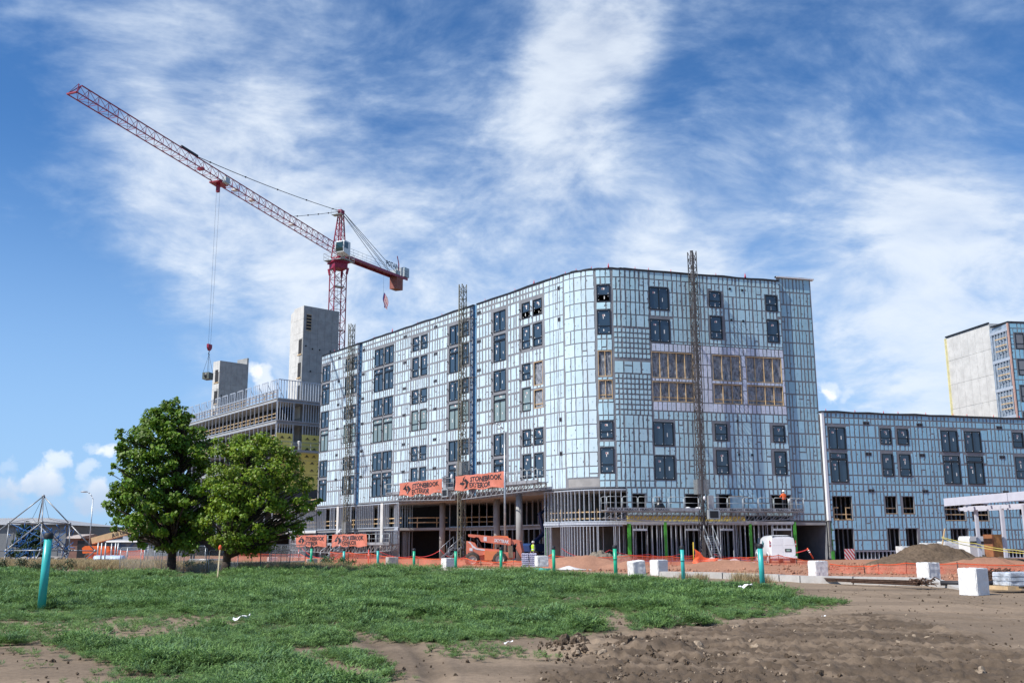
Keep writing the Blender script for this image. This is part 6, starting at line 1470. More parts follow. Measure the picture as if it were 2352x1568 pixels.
# bundled rebar on the ground
rb = empty('rebar_bundle', (0, 0, 0), 0, 'bundle of rusty rebar lying in front of the kerb', 'rebar'); a, b = atz(1960, 1338, .1), atz(2124, 1346, .1); dv = (b - a).normalized()
for k in range(26):
    o_ = Vector((random.uniform(-.16, .16) * -dv.y, random.uniform(-.16, .16) * dv.x, random.uniform(.02, .2))); m_ = MB(); m_.tube(a - dv * random.uniform(0, 4) + o_ * .6, b + o_ + dv * random.uniform(-.4, .1), .016, 6); m_.build('bar', M_RUST, rb)
m_ = MB()
for k in range(30): q = b + Vector((random.uniform(-.5, .25), random.uniform(-.2, .2), random.uniform(.05, .26))); m_.path([q, q + Vector((random.uniform(.05, .2), random.uniform(-.1, .1), random.uniform(-.03, .08))), q + Vector((random.uniform(.1, .3), random.uniform(-.15, .15), random.uniform(-.08, .05)))], .018, 5)
m_.build('bent_ends', M_RUST, rb)
wp_ = empty('wrapped_lumber', atz(2352, 1352, .1), R(12), 'plastic wrapped stack of boards at the right edge', 'pallet')
for k in range(3): link('board_layer', rough_block('board_layer', 2.6, .85, .155, mat('clear_wrap', (.46, .50, .55), .2, var=.35, vscale=3, bump=.9, bscale=6), 40 + k), wp_, (.45, .02 * k, .12 + k * .14), R(1.5 * k))
m_ = MB(); m_.box(-1.0, -.7, -.5, .5, 0, .11); m_.box(.2, .5, -.5, .5, 0, .11); m_.build('bearer', M_WOOD, wp_)
bp = empty('black_netting_heap', (0, 0, 0), 0, 'heap of dark brown wire mesh behind the nearest white block', 'wire heap'); c = atz(2300, 1342, .1); m_ = MB()
for k in range(170):
    th = random.uniform(0, 6.28); u = random.uniform(-1, 1); q = c + Vector((u * 1.0, random.uniform(-.45, .45), .05 + .42 * random.random() * (1 - u * u) + .05)); m_.path([q, q + Vector((math.cos(th) * .25, math.sin(th) * .2, .1)), q + Vector((math.cos(th + 1.5) * .3, math.sin(th + 1.2) * .2, -.05))], .014, 4)
m_.build('wire_tangle', M_RUST, bp)
m_ = MB(); a, b = atz(2160, 1338, .2), atz(2225, 1340, .2); m_.tube(a, b + Vector((1.5, .2, 0)), .09, 10); tag(m_.build('black_pipe', M_CAP), 'black plastic pipe lying between the two rightmost white blocks', 'pipe')
m_ = MB(); a, b = atz(2245, 1349, .1), atz(2345, 1349, .1); m_.bar(a, b, .1, .16); tag(m_.build('timber_beam', M_WOOD), 'pale timber lying right of the nearest white block', 'timber')
for (px_, py_, w_, lab) in ((1600, 1347, .32, 'white plastic scrap lying in weeds near the teal pipe'), (555, 1422, .28, 'white paper scrap lying in the weeds at left centre'), (1330, 1448, .2, 'small white scrap on the bare earth patch')):
    pass
def scrap(px_, py_, w_, lab, seed, z=.28):
    c = atz(px_, py_, z); m_ = MB(); r_ = random.Random(seed); N = 6
    for i in range(N):
        for j in range(4):
            q = []
            for (a, b) in ((i, j), (i + 1, j), (i + 1, j + 1), (i, j + 1)):
                q.append((c.x + w_ * (a / N - .5) * 1.6, c.y + w_ * (b / 4 - .5) * .8, c.z + .10 * w_ * math.sin(a * 1.9 + seed) + .12 * w_ * math.cos(b * 2.2 + a + seed) + .35 * w_ * a / N))
            m_.poly(q, True)
    tag(m_.build('litter', M_WHITE), lab, 'litter', 'white litter in the field')
scrap(1712, 1348, .28, 'white plastic scrap lying in weeds left of the teal pipe by the van', 1); scrap(555, 1421, .2, 'white paper scrap lying in the weeds at left centre', 2); scrap(1168, 1476, .09, 'small pale scrap on the weeds near the churned earth bank', 3, .1); scrap(1890, 1416, .08, 'tiny white scrap on bare earth at right', 4, .03)
for i, (px_, py_, Yd, w_, lab) in enumerate(((1300, 1299, 62, 1.5, 'pale crumpled plastic sheet on the earth right of the bag pallet'), (1685, 1283, 72, 1.4, 'white plastic sheet spread on earth left of the van'), (645, 1291, 71, 1.3, 'white sheeting on the low wall behind the trees'), (1640, 1279, 74, 1.1, 'white sheet heap at the foot of the steel stair'))):
    c = at(px_, py_, Yd); m_ = MB(); N, K = 16, 9
    c.z = max(c.z - .25, gz(c.x, c.y))
    for a in range(N + 1):
        for b in range(K + 1):
            u, v = a / N - .5, b / K - .5; m_.v.append((c.x + u * w_ * 2, c.y + v * w_, c.z + .02 + (.16 * math.exp(-7 * (u * u + v * v)) * (1.2 + .5 * math.sin(a * .8 + i)) + .035 * math.sin(a * 1.1 + b * 1.3)) * (1 - 1.6 * max(abs(u), abs(v)))))
    for a in range(N):
        for b in range(K): q = a * (K + 1) + b; m_.f.append((q, q + K + 1, q + K + 2, q + 1)); m_.sm.append(True)
    tag(m_.build('plastic_sheet', mat('crumpled_plastic', (.66, .62, .60), .4, var=.12, vscale=3)), lab, 'plastic sheet', 'loose plastic sheets')
# pallet of bags
PB = empty('bag_pallet', (0, 0, 0), 0, 'pallet of lilac cement bags in front of the telehandler forks', 'pallet'); c = at(1217, 1299, 63); c.z = gz(c.x, c.y) + .02
m_ = MB()
for k in range(3): m_.box(c.x - .7, c.x + .7, c.y - .5 + k * .42, c.y - .36 + k * .42, c.z, c.z + .1)
m_.box(c.x - .7, c.x + .7, c.y - .5, c.y + .5, c.z + .1, c.z + .13); m_.build('pallet_base', M_WOOD, PB)
BAG = rough_block('bag', .44, .3, .115, mat('lilac_paper_bag', (.50, .48, .60), .7, var=.2, vscale=5), 3)
for k in range(7):
    for i in range(2 if k < 6 else 2):
        for j in range(3): o = link('bag', BAG, PB, (c.x - .28 + i * .47 + random.uniform(-.03, .03), c.y - .32 + j * .32, c.z + .13 + k * .122), random.uniform(-.08, .08))
# ------------------------------------------------------------------ telehandler (local x = forward, z up)
M_TH = mat('salmon_orange_paint', (.74, .23, .14), .5, var=.10, vscale=2.5, dirt=.22, dirtcol=(.50, .25, .16))
M_THD = mat('faded_orange_paint', (.80, .26, .10), .5, var=.08, vscale=2.5, dirt=.15)
def wheel(E, c, r_, w_, rim_m, nm='wheel', lugs=18):
    t = MB(); c = Vector(c); t.lathe([(r_ * .58, -w_ / 2), (r_ * .93, -w_ / 2), (r_, -w_ * .32), (r_, w_ * .32), (r_ * .93, w_ / 2), (r_ * .58, w_ / 2)], c, 28, 'Y')
    for k in range(lugs):
        a = 2 * math.pi * k / lugs; q = c + Vector((math.cos(a) * r_, (k % 2 - .5) * w_ * .45, math.sin(a) * r_)); d = Vector((-math.sin(a), 0, math.cos(a))); n = Vector((math.cos(a), 0, math.sin(a)))
        if lugs > 12: t.obox(q - d * r_ * .07 - Y3 * w_ * .22 - n * .01, d * r_ * .14, Y3 * w_ * .44, n * r_ * .06)
    o = t.build(nm, M_TYRE, E); m_ = MB(); m_.lathe([(0, -w_ * .3), (r_ * .3, -w_ * .32), (r_ * .36, -w_ * .18), (r_ * .55, -w_ * .22), (r_ * .6, -w_ * .5), (r_ * .6, w_ * .5), (0, w_ * .4)], c, 22, 'Y'); m_.build('rim', rim_m, o); return o
TE = empty('telehandler', at(1072, 1300, 77), R(4), 'salmon orange telehandler with its boom lowered and forks to the right', 'telehandler'); TE.location.z = -.02
sc_ = .003
def zp(x, y): return ((x - 90) * sc_, (1000 - y) * sc_)
def zpoly(pts): return [zp(*p) for p in pts]
def slab(nm, pts, y0, y1, m0, par=TE): m_ = MB(); m_.prism(zpoly(pts), (0, y0, 0), (1, 0, 0), (0, 0, 1), (0, y1 - y0, 0)); return m_.build(nm, m0, par)
slab('chassis', [(100, 640), (360, 620), (540, 600), (1050, 640), (1320, 640), (1310, 800), (900, 860), (420, 860), (110, 800)], .25, 1.75, M_TH)
eng = slab('engine_cover', [(95, 355), (200, 370), (290, 400), (360, 520), (560, 545), (950, 570), (940, 650), (380, 720), (100, 700)], .05, .95, M_TH)
slab('white_stripe', [(110, 375), (170, 380), (250, 470), (340, 535), (550, 570), (540, 600), (330, 570), (230, 520), (190, 440)], .035, .05, M_WHITE, eng); slab('notice_plate', [(160, 530), (235, 535), (235, 605), (160, 600)], .03, .05, M_WHITE, eng)
slab('counterweight', [(95, 355), (330, 420), (350, 700), (95, 740)], .95, 1.9, M_TH)
boom = slab('boom', [(130, 190), (180, 185), (700, 235), (1170, 290), (1165, 465), (700, 410), (455, 375), (400, 270), (330, 255), (290, 275), (140, 245)], .55, 1.1, M_TH)
slab('boom_end_plate', [(1165, 285), (1215, 292), (1212, 470), (1165, 468)], .5, 1.15, M_TH); slab('inner_boom', [(1215, 320), (1330, 335), (1330, 450), (1212, 440)], .62, 1.03, M_TH)
slab('placard', [(525, 250), (603, 258), (600, 365), (522, 355)], .535, .55, M_WHITE, boom)
slab('boom_head', [(1330, 330), (1400, 330), (1500, 365), (1560, 640), (1520, 790), (1480, 780), (1350, 540), (1390, 430), (1330, 420)], .6, 1.05, M_TH)
slab('head_stripe', [(1440, 365), (1500, 370), (1560, 630), (1505, 640)], .585, .6, mat('dark_maroon', (.13, .04, .04), .6))
for y in (.3, 1.2):
    f_ = slab('fork_tine', [(1500, 780), (1540, 700), (1560, 760), (1950, 770), (1950, 785), (1500, 800)], y, y + .12, M_BLACK)
slab('carriage', [(1490, 640), (1575, 640), (1590, 780), (1500, 790)], .1, 1.6, M_BLACK)
cab_ = slab('cab_roof', [(770, 240), (830, 222), (1120, 232), (1160, 245), (1180, 290), (770, 290)], 1.15, 1.95, M_THD)
for x in (790, 1150): slab('cab_pillar', [(x, 285), (x + 25, 285), (x + 25, 600), (x, 600)], 1.2, 1.26, M_THD); slab('cab_pillar', [(x, 285), (x + 25, 285), (x + 25, 600), (x, 600)], 1.85, 1.91, M_THD)
slab('seat', [(880, 520), (960, 520), (960, 640), (850, 640)], 1.35, 1.75, M_BLACK)
slab('fuel_tank', [(540, 590), (700, 610), (850, 610), (850, 720), (705, 840), (540, 835)], -.08, .25, M_THD)
slab('step', [(1140, 475), (1250, 480), (1260, 780), (1150, 780)], .1, .5, mat('dusty_steel', (.22, .17, .12), .8, var=.3))
m_ = MB(); a, b = zp(200, 240), zp(350, 390); m_.tube((a[0], .8, a[1]), (b[0], .8, b[1]), .06, 10); a, b = zp(330, 260), zp(470, 540); m_.tube((a[0], .7, a[1]), (b[0], .7, b[1]), .09, 10); m_.build('lift_cylinder', M_BLACK, TE)
for (x, y) in ((230, .12), (920, .12), (250, 1.85), (940, 1.85)): c = zp(x, 810); wheel(TE, (c[0], y, .56), .56, .42, mat('cream_rim', (.62, .55, .46), .6))
lettering('lettering', 'SKYTRAK', .34, M_WHITE, boom, (zp(790, 380)[0], .53, zp(790, 380)[1]), Vector((1, 0, -.115)).normalized(), (0.1, 0, 1), .012, .78)

# ------------------------------------------------------------------ white van (local y = forward)
VAN = empty('van', (20.27, 76.3, .12), R(-1.0), 'white panel van parked with its rear doors towards the field', 'van')
M_VAN = mat('van_white_paint', (.80, .81, .82), .25, var=.03, vscale=1, coat=.4, dirt=.05, dirtcol=(.6, .55, .5))
def section(hw, hwt, z0, z1, n=28, e=5.0):
    pts = []
    for k in range(n):
        a = 2 * math.pi * k / n; c, s_ = math.cos(a), math.sin(a); x = abs(c) ** (2 / e) * (1 if c > 0 else -1); z = abs(s_) ** (2 / e) * (1 if s_ > 0 else -1)
        zz = (z + 1) / 2; w_ = hw + (hwt - hw) * max(0, zz - .45) / .55; pts.append((x * w_, z0 + (z1 - z0) * zz))
    return pts
def loft(mb, secs):
    i = len(mb.v); n = len(secs[0][1])
    for y, pts in secs: mb.v += [(x, y, z) for x, z in pts]
    for k in range(len(secs) - 1):
        for j in range(n): j2 = (j + 1) % n; mb.f.append((i + k * n + j, i + k * n + j2, i + (k + 1) * n + j2, i + (k + 1) * n + j)); mb.sm.append(True)
    mb.f.append(tuple(i + j for j in range(n))); mb.sm.append(False); mb.f.append(tuple(i + (len(secs) - 1) * n + j for j in range(n - 1, -1, -1))); mb.sm.append(False)
m_ = MB(); loft(m_, [(.0, section(.90, .70, .50, 1.98)), (.05, section(.96, .76, .46, 2.05)), (.25, section(.99, .80, .42, 2.10)), (1.5, section(1.0, .82, .40, 2.12)), (3.4, section(1.0, .80, .40, 2.10)), (3.9, section(1.0, .78, .40, 2.02)), (4.55, section(.99, .80, .40, 1.35)), (4.75, section(.98, .86, .40, 1.25)), (5.4, section(.94, .82, .42, 1.12)), (5.62, section(.85, .75, .48, .98))])
vb = m_.build('body', M_VAN, VAN)
for x0 in (-.885, .02):
    m_ = MB(); m_.prism([(0, .62), (.865, .62), (.865, 1.30), (.78 if x0 > 0 else .865, 1.9), (.05, 1.93), (.08 if x0 < 0 else 0, 1.9), (0, 1.30)], (x0, -.014, 0), (1, 0, 0), (0, 0, 1), (0, .03, 0)); d_ = m_.build('rear_door', M_VAN, VAN)
    m_ = MB(); m_.prism([(.1, 1.36), (.77, 1.36), (.70, 1.84), (.16, 1.84)], (x0, -.022, 0), (1, 0, 0), (0, 0, 1), (0, .01, 0)); m_.build('door_panel', M_VAN, d_)
m_ = MB(); m_.box(.12, .60, -.035, -.015, .88, 1.10); pl = m_.build('plate_recess', M_BLACK, VAN); m_ = MB(); m_.box(.22, .52, -.042, -.036, .93, 1.05); m_.build('number_plate', mat('plate_green_white', (.30, .42, .36), .5), pl)
for s_ in (-1, 1):
    m_ = MB(); m_.prism([(0, 1.25), (.09, 1.25), (.09 - .03, 1.72), (.0 + .02, 1.72)] if s_ < 0 else [(0, 1.25), (-.09, 1.25), (-.06, 1.72), (-.02, 1.72)], (s_ * 1.0, .02, 0), (1, 0, 0), (0, 0, 1), (0, .1, 0)); t_ = m_.build('tail_light', mat('red_lens', (.45, .01, .015), .2), VAN)
    m_ = MB(); xx = s_ * .955; m_.box(xx - .03, xx + .03, .0, .02, 1.38, 1.48); m_.build('reverse_lens', M_WHITE, t_)
m_ = MB(); m_.box(-.98, .98, -.09, .08, .40, .56); m_.build('rear_bumper', M_VAN, VAN)
m_ = MB(); m_.box(-.8, .8, -.02, .3, 2.03, 2.055); m_.build('roof_gutter', M_BLACK, VAN)
for y in (.95, 4.55):
    for s_ in (-1, 1):
        w_ = MB(); c = Vector((s_ * .88, y, .36)); w_.lathe([(.2, -.11), (.34, -.11), (.36, -.06), (.36, .06), (.34, .11), (.2, .11)], c, 22, 'X'); o = w_.build('wheel', M_TYRE, VAN); w_ = MB(); w_.lathe([(0, -.12), (.12, -.125), (.2, -.09), (.22, -.11), (.22, .11), (.2, .09), (.12, .125), (0, .12)], c, 18, 'X'); w_.build('hub_cap', M_CABW, o)
        a_ = MB(); a_.lathe([(.4, -.012), (.47, -.012), (.47, .012), (.4, .012)], (s_ * 1.0, y, .38), 22, 'X'); a_.build('wheel_arch', M_VAN, VAN)
m_ = MB(); m_.prism([(3.55, 1.32), (4.35, 1.30), (3.95, 1.88), (3.6, 1.92)], (-1.005, 0, 0), (0, 1, 0), (0, 0, 1), (.06, 0, 0)); m_.build('side_window', M_GLASS, VAN)
m_ = MB(); m_.box(-1.26, -1.06, 3.85, 3.98, 1.22, 1.52); m_.build('door_mirror', M_BLACK, VAN)
m_ = MB(); m_.prism([(2.0, 1.42), (2.5, 1.42), (2.35, 1.75), (2.2, 1.62), (2.1, 1.7)], (-1.012, 0, 0), (0, 1, 0), (0, 0, 1), (.01, 0, 0)); m_.prism([(1.95, 1.25), (2.55, 1.25), (2.55, 1.36), (1.95, 1.36)], (-1.015, 0, 0), (0, 1, 0), (0, 0, 1), (.01, 0, 0)); m_.build('company_mark', mat('teal_print', (.08, .22, .25), .5), VAN)

# ------------------------------------------------------------------ boom lifts
def boom_lift(E, base_w, base_l, m_body, m_boom, pts, bw, basket=None):
    """pts: boom joints in local x,z"""
    for x in (-base_l * .36, base_l * .36):
        for y in (-base_w / 2, base_w / 2): wheel(E, (x, y, .45), .45, .3, m_body, lugs=10)
    m_ = MB(); m_.box(-base_l / 2, base_l / 2, -base_w * .4, base_w * .4, .4, .75); m_.build('chassis', m_body, E)
    m_ = MB(); m_.prism([(-base_l * .62, .85), (base_l * .3, .85), (base_l * .42, 1.1), (base_l * .38, 1.55), (-base_l * .55, 1.6), (-base_l * .66, 1.4)], (0, -base_w * .48, 0), (1, 0, 0), (0, 0, 1), (0, base_w * .96, 0)); m_.build('turntable', m_body, E)
    for k, (a, b) in enumerate(zip(pts[:-1], pts[1:])):
        m_ = MB(); m_.bar((a[0], (k % 2) * .15, a[1]), (b[0], (k % 2) * .15, b[1]), bw * (1 - .12 * k), bw * 1.25 * (1 - .12 * k), up=(0, 1, 0)); m_.build('boom_section', m_boom, E)
        m_ = MB(); m_.sphere((b[0], .08, b[1]), bw * .7, 8, 6); m_.build('boom_joint', m_boom, E)
    if basket:
        x, z = basket; m_ = MB(); m_.box(x - .45, x + .45, -.8, .8, z, z + .06)
        for h in (.55, 1.05):
            for (p, q) in (((-.45, -.8), (.45, -.8)), ((.45, -.8), (.45, .8)), ((.45, .8), (-.45, .8)), ((-.45, .8), (-.45, -.8))): m_.bar((x + p[0], p[1], z + h), (x + q[0], q[1], z + h), .05)
        for p in ((-.45, -.8), (.45, -.8), (.45, .8), (-.45, .8)): m_.bar((x + p[0], p[1], z), (x + p[0], p[1], z + 1.05), .05)
        m_.build('basket', m_boom, E)
M_NB = mat('dark_blue_paint', (.012, .045, .15), .45, var=.1)
bl = empty('boom_lift', at(1232, 1285, 96), R(35), 'dark blue articulated boom lift in the shade of the arcade', 'boom lift'); bl.location.z = .12
boom_lift(bl, 1.8, 2.2, M_NB, M_NB, [(-.5, 1.5), (1.0, 2.6), (.55, 4.4), (1.5, 5.0)], .28, (1.7, 4.6))
M_OR = mat('bright_orange_paint', (.80, .16, .03), .45, var=.08); M_CRM = mat('cream_boom_paint', (.60, .45, .24), .5, var=.08)
bo = empty('boom_lift', at(235, 1283, 104), 0, 'orange boom lift with a cream boom raised behind the big tree', 'boom lift'); bo.location.z = .1
boom_lift(bo, 2.2, 2.6, M_OR, M_CRM, [(-1.1, 2.1), (4.6, 3.6), (6.0, 4.2)], .62)
lettering('lettering', 'JLG LIFT', .42, M_INK, bo, (1.0, -.42, 2.5), Vector((1, 0, .25)).normalized(), (-.2, 0, 1), .012, 1.1)
m_ = MB(); m_.bar((.9, -.1, 2.4), (2.8, -.1, 3.3), .22); m_.bar((2.6, -.1, 3.2), (6.8, -.1, 5.2), .28); m_.build('lift_cylinder', mat('salmon_cylinder', (.45, .12, .08), .5), bo)

# ------------------------------------------------------------------ people
def person(label, loc, rz, shirt, pants, vest=None, helmet=(.8, .8, .78), arm='down', h=1.76, group='construction workers'):
    E = empty('person', loc, rz, label, 'person', group); k = h / 1.76
    J = {'pel': (0, 0, .95), 'wai': (0, 0, 1.10), 'che': (0, 0, 1.34), 'nec': (0, 0, 1.50), 'hea': (0, .01, 1.60), 'top': (0, .0, 1.72)}
    for s_, n in ((-1, 'l'), (1, 'r')):
        J['sh' + n] = (s_ * .19, 0, 1.42); J['hi' + n] = (s_ * .1, 0, .90); J['kn' + n] = (s_ * .11, .03, .50); J['an' + n] = (s_ * .12, -.02, .09); J['to' + n] = (s_ * .14, .14, .04)
        if arm == 'down': J['el' + n] = (s_ * .26, -.02, 1.14); J['wr' + n] = (s_ * .25, .10, .90); J['ha' + n] = (s_ * .25, .13, .82)
        elif arm == 'work': J['el' + n] = (s_ * .27, .10, 1.18); J['wr' + n] = (s_ * .17, .34, 1.24); J['ha' + n] = (s_ * .15, .42, 1.27)
    Ed = [('pel', 'wai'), ('wai', 'che'), ('che', 'nec'), ('nec', 'hea'), ('hea', 'top')]
    for n in 'lr': Ed += [('che', 'sh' + n), ('sh' + n, 'el' + n), ('el' + n, 'wr' + n), ('wr' + n, 'ha' + n), ('pel', 'hi' + n), ('hi' + n, 'kn' + n), ('kn' + n, 'an' + n), ('an' + n, 'to' + n)]
    rad = {'pel': (.17, .12), 'wai': (.16, .11), 'che': (.18, .12), 'nec': (.06, .06), 'hea': (.085, .10), 'top': (.07, .08), 'sh': (.075, .07), 'el': (.052, .05), 'wr': (.036, .03), 'ha': (.045, .028), 'hi': (.10, .10), 'kn': (.068, .068), 'an': (.05, .05), 'to': (.045, .035)}
    ks = list(J); me = bpy.data.meshes.new('body'); me.from_pydata([tuple(c * k for c in J[q]) for q in ks], [(ks.index(a), ks.index(b)) for a, b in Ed], [])
    o = link('body', me, E); sk = o.modifiers.new('skin', 'SKIN')
    for i, q in enumerate(ks):
        r_ = rad.get(q) or rad[q[:2]]; d_ = me.skin_vertices[0].data[i]; d_.radius = (r_[0] * k, r_[1] * k); d_.use_root = q == 'pel'
    ss = o.modifiers.new('sub', 'SUBSURF'); ss.levels = 1; ss.render_levels = 1
    dg = bpy.context.evaluated_depsgraph_get(); m2 = bpy.data.meshes.new_from_object(o.evaluated_get(dg)); o.modifiers.clear(); o.data = m2; m2.materials.clear()
    for nm, c in (('skin_tone', (.42, .25, .17)), ('cloth_%02d%02d%02d' % tuple(int(v * 99) for v in shirt), shirt), ('trousers_%02d%02d%02d' % tuple(int(v * 99) for v in pants), pants), ('work_boots', (.08, .05, .03))): m2.materials.append(mat(nm, c, .75, var=.12, vscale=12))
    for p in m2.polygons:
        z = p.center.z / k; x = abs(p.center.x) / k; wr = J['wrr'][2]
        hand = (x > .11 and ((arm == 'down' and z < .93 and x > .19) or (arm == 'work' and p.center.y / k > .36)))
        p.material_index = 0 if (z > 1.5 or hand) else 3 if z < .12 else 2 if (z < .98 and not (x > .19)) else 1; p.use_smooth = True
    if vest:
        v = MB(); v.lathe([(.155, .98), (.165, 1.06), (.17, 1.2), (.185, 1.36), (.165, 1.46), (.08, 1.5)], (0, 0, 0), 16); v.v = [(x * k * 1.16, y * k * .82, z * k) for x, y, z in v.v]; vo = v.build('vest', mat('hi_vis_%02d%02d' % (int(vest[0] * 99), int(vest[1] * 99)), vest, .6), E)
        v = MB(); v.lathe([(.172, 1.10), (.176, 1.15)], (0, 0, 0), 16); v.v = [(x * k * 1.17, y * k * .83, z * k) for x, y, z in v.v]; v.build('reflective_band', M_WHITE, vo)
    hm = MB(); hm.lathe([(.135, 1.665), (.12, 1.675), (.118, 1.71), (.10, 1.77), (.05, 1.80), (0, 1.805)], (0, .005, 0), 16); hm.v = [(x * k, y * k * 1.15, z * k) for x, y, z in hm.v]; hm.build('hard_hat', mat('hat_%02d' % int(helmet[0] * 99), helmet, .35), E)
    return E
person('worker in yellow green vest and grey hard hat behind the bag pallet', at(1225, 1283, 84).xy.to_3d() + Vector((0, 0, .12)), R(120), (.10, .11, .12), (.03, .035, .05), (.45, .75, .02), (.45, .45, .43))
w_ = FR(SR + 13.95, 4.4, .95); person('worker in orange shirt and white hard hat at the right end of the platform', w_, math.atan2(D_R.y, D_R.x) , (.85, .14, .03), (.02, .022, .03), None, (.82, .82, .80), 'work')
wk = MB(); q = FR(SR + 14.3, 5.15, 1.2); wk.lathe([(0, 0), (.10, 0), (.13, .26), (.12, .26), (.09, .02)], q, 14); tag(wk.build('bucket', M_WHITE), 'white bucket hanging at the hip of the worker on the platform', 'bucket')
wk = MB(); q = FR(SR + 15.0, 4.42, 1.2); wk.lathe([(0, 0), (.17, 0), (.19, .14), (.16, .14), (0, .1)], q, 14); tag(wk.build('bucket', M_WHITE), 'white bucket on the deck right of the platform worker', 'bucket')
person('worker in yellow green vest beyond the chain link fence, left of the second tree', at(442, 1283, 84).xy.to_3d() + Vector((0, 0, .12)), R(200), (.06, .07, .08), (.02, .02, .03), (.40, .70, .03), (.35, .55, .10))
# things on the right platform
bg_ = MB(); c = FR(SR + 2.0, 4.42, 1.05); bg_.lathe([(0, 0), (.36, .02), (.44, .22), (.38, .5), (.16, .78), (.06, .9), (.12, 1.08), (0, 1.12)], c, 14)
for i, v in enumerate(bg_.v): p = Vector(v) - c; s_ = 1 + .16 * math.sin(p.z * 11 + math.atan2(p.y, p.x) * 3); bg_.v[i] = tuple(c + Vector((p.x * s_, p.y * s_, p.z)))
tag(bg_.build('black_bag', mat('black_polythene', (.012, .013, .016), .3)), 'tied black plastic bag on the right platform, left of the mast', 'bag')
bd_ = MB(); c = FR(SR + 8.75, 4.42, .75); bd_.obox(c, tC * 1.3, nC * .06 , Z3 * 1.2); bo_ = bd_.build('board', mat('slate_blue_board', (.24, .36, .45), .6, var=.15, vscale=3)); tag(bo_, 'blue grey board with a timber edge leaning on the right platform', 'board')
bd_ = MB(); bd_.obox(c - tC * .08 + nC * .0, tC * .07, nC * .09, Z3 * 1.22); bd_.obox(c + Z3 * 1.21, tC * 1.3, nC * .07, Z3 * .04); bd_.build('timber_edge', M_WOOD, bo_)
for (uu, ww, lab) in ((4.6, .5, 'white rag bundle on the platform left of the mast cage'), (5.6, .7, 'white sheet draped by the platform control cabinet')):
    m_ = MB(); c = FR(SR + uu, 4.55, 1.1); m_.sphere(c, .24, 10, 7, (ww * 2, .8, .55)); tag(m_.build('rag', M_WHITE), lab, 'rag')
m_ = MB(); c = FR(SR + 5.85, 5.4, 1.75); m_.sphere(c, .11, 8, 6, (1, .5, 1.6)); tag(m_.build('rag', M_WHITE), 'white rag tied to the rail beside the right mast', 'rag')
m_ = MB(); c = FP(sM2 - .75, 8.2, 1.75); m_.sphere(c, .11, 8, 6, (1.1, .5, 2.2)); tag(m_.build('rag', M_WHITE), 'white rag tied to the rail between the raised banners', 'rag')
m_ = MB(); c = FP(sM1 - .6, 3.2, 1.6); m_.sphere(c, .13, 8, 6, (1.2, .5, 1.6)); tag(m_.build('rag', M_WHITE), 'white rag bundle above the gap between the lower banners', 'rag')
# small platform on the yellow sheathing
PF = empty('suspended_platform', (0, 0, 0), 0, 'grey suspended work platform against the yellow sheathing boards', 'work platform'); a = QC + yn * .4 + QR * .1; zf_ = 14.3
m_ = MB(); m_.obox((a.x, a.y, zf_ - .3), (QR.x * 9, QR.y * 9, 0), (yn.x * 1, yn.y * 1, 0), (0, 0, .3)); m_.build('deck', M_GREYP, PF)
m_ = MB(); b = a + yn * 1.0
for h in (.5, 1.05): m_.bar((b.x, b.y, zf_ + h), (b.x + QR.x * 9, b.y + QR.y * 9, zf_ + h), .05)
for k in range(7): q = b + QR * (k * 1.5); m_.bar((q.x, q.y, zf_), (q.x, q.y, zf_ + 1.05), .05)
m_.build('rail', M_GREYP, PF)
q = a + yn * .5 + QR * 6.2; person('worker in white hard hat on the platform by the yellow sheathing', (q.x, q.y, zf_), R(-50), (.15, .16, .15), (.05, .05, .06), (.5, .6, .1), (.8, .8, .8), 'work')
m_ = MB(); q = a + yn * .6 + QR * 2.9; m_.lathe([(0, 0), (.14, 0), (.12, .8), (.22, 1.0), (.2, 1.2), (0, 1.25)], (q.x, q.y, zf_), 10); tag(m_.build('mast_winch', M_CABW), 'white winch head standing on the yellow side platform', 'winch')
# ------------------------------------------------------------------ trees
M_BARK = mat('dark_bark', (.045, .033, .025), .95, var=.35, vscale=7, bump=.9, bscale=18)
def leaf_cloud(centres, rads, n_per, size, col, seed, c0):
    r_ = np.random.default_rng(seed); V = []; Cc = []; Nf = 0
    P = []; 
    for (c, rd) in zip(centres, rads):
        n = max(12, int(n_per * (rd / .6) ** 2)) if n_per > 1 else int(n_per * (rd / .6) ** 2); d = r_.normal(0, 1, (n, 3)); d /= np.linalg.norm(d, axis=1)[:, None]; rr = rd * r_.random(n) ** .5
        p = np.array(c) + d * rr[:, None] * np.array([1.08, 1.08, .78]); out = d * .7 + (p - np.array(c0)) / (np.linalg.norm(p - np.array(c0), axis=1)[:, None] + 1e-6) * .4 + r_.normal(0, .6, (n, 3)) + np.array([-.25, -.2, .45])
        nn = out / np.linalg.norm(out, axis=1)[:, None]; t = np.cross(nn, r_.normal(0, 1, (n, 3))); t /= np.linalg.norm(t, axis=1)[:, None]; b = np.cross(nn, t); s = size * r_.uniform(.6, 1.25, n)[:, None]
        q = np.stack([p - t * s * .5, p + b * s * .42 + nn * s * .08, p + t * s * .6, p - b * s * .42 + nn * s * .08], 1); V.append(q.reshape(-1, 3))
        tone = r_.uniform(.8, 1.2) * r_.uniform(.75, 1.25, n); hue = r_.uniform(-.12, .12, n); cc = np.array(col)[None] * tone[:, None]; cc[:, 0] *= 1 + hue * 1.5; Cc.append(np.repeat(cc, 4, 0)); Nf += n
    V = np.concatenate(V); Cc = np.concatenate(Cc); return V, np.arange(len(V)).reshape(-1, 4), Cc
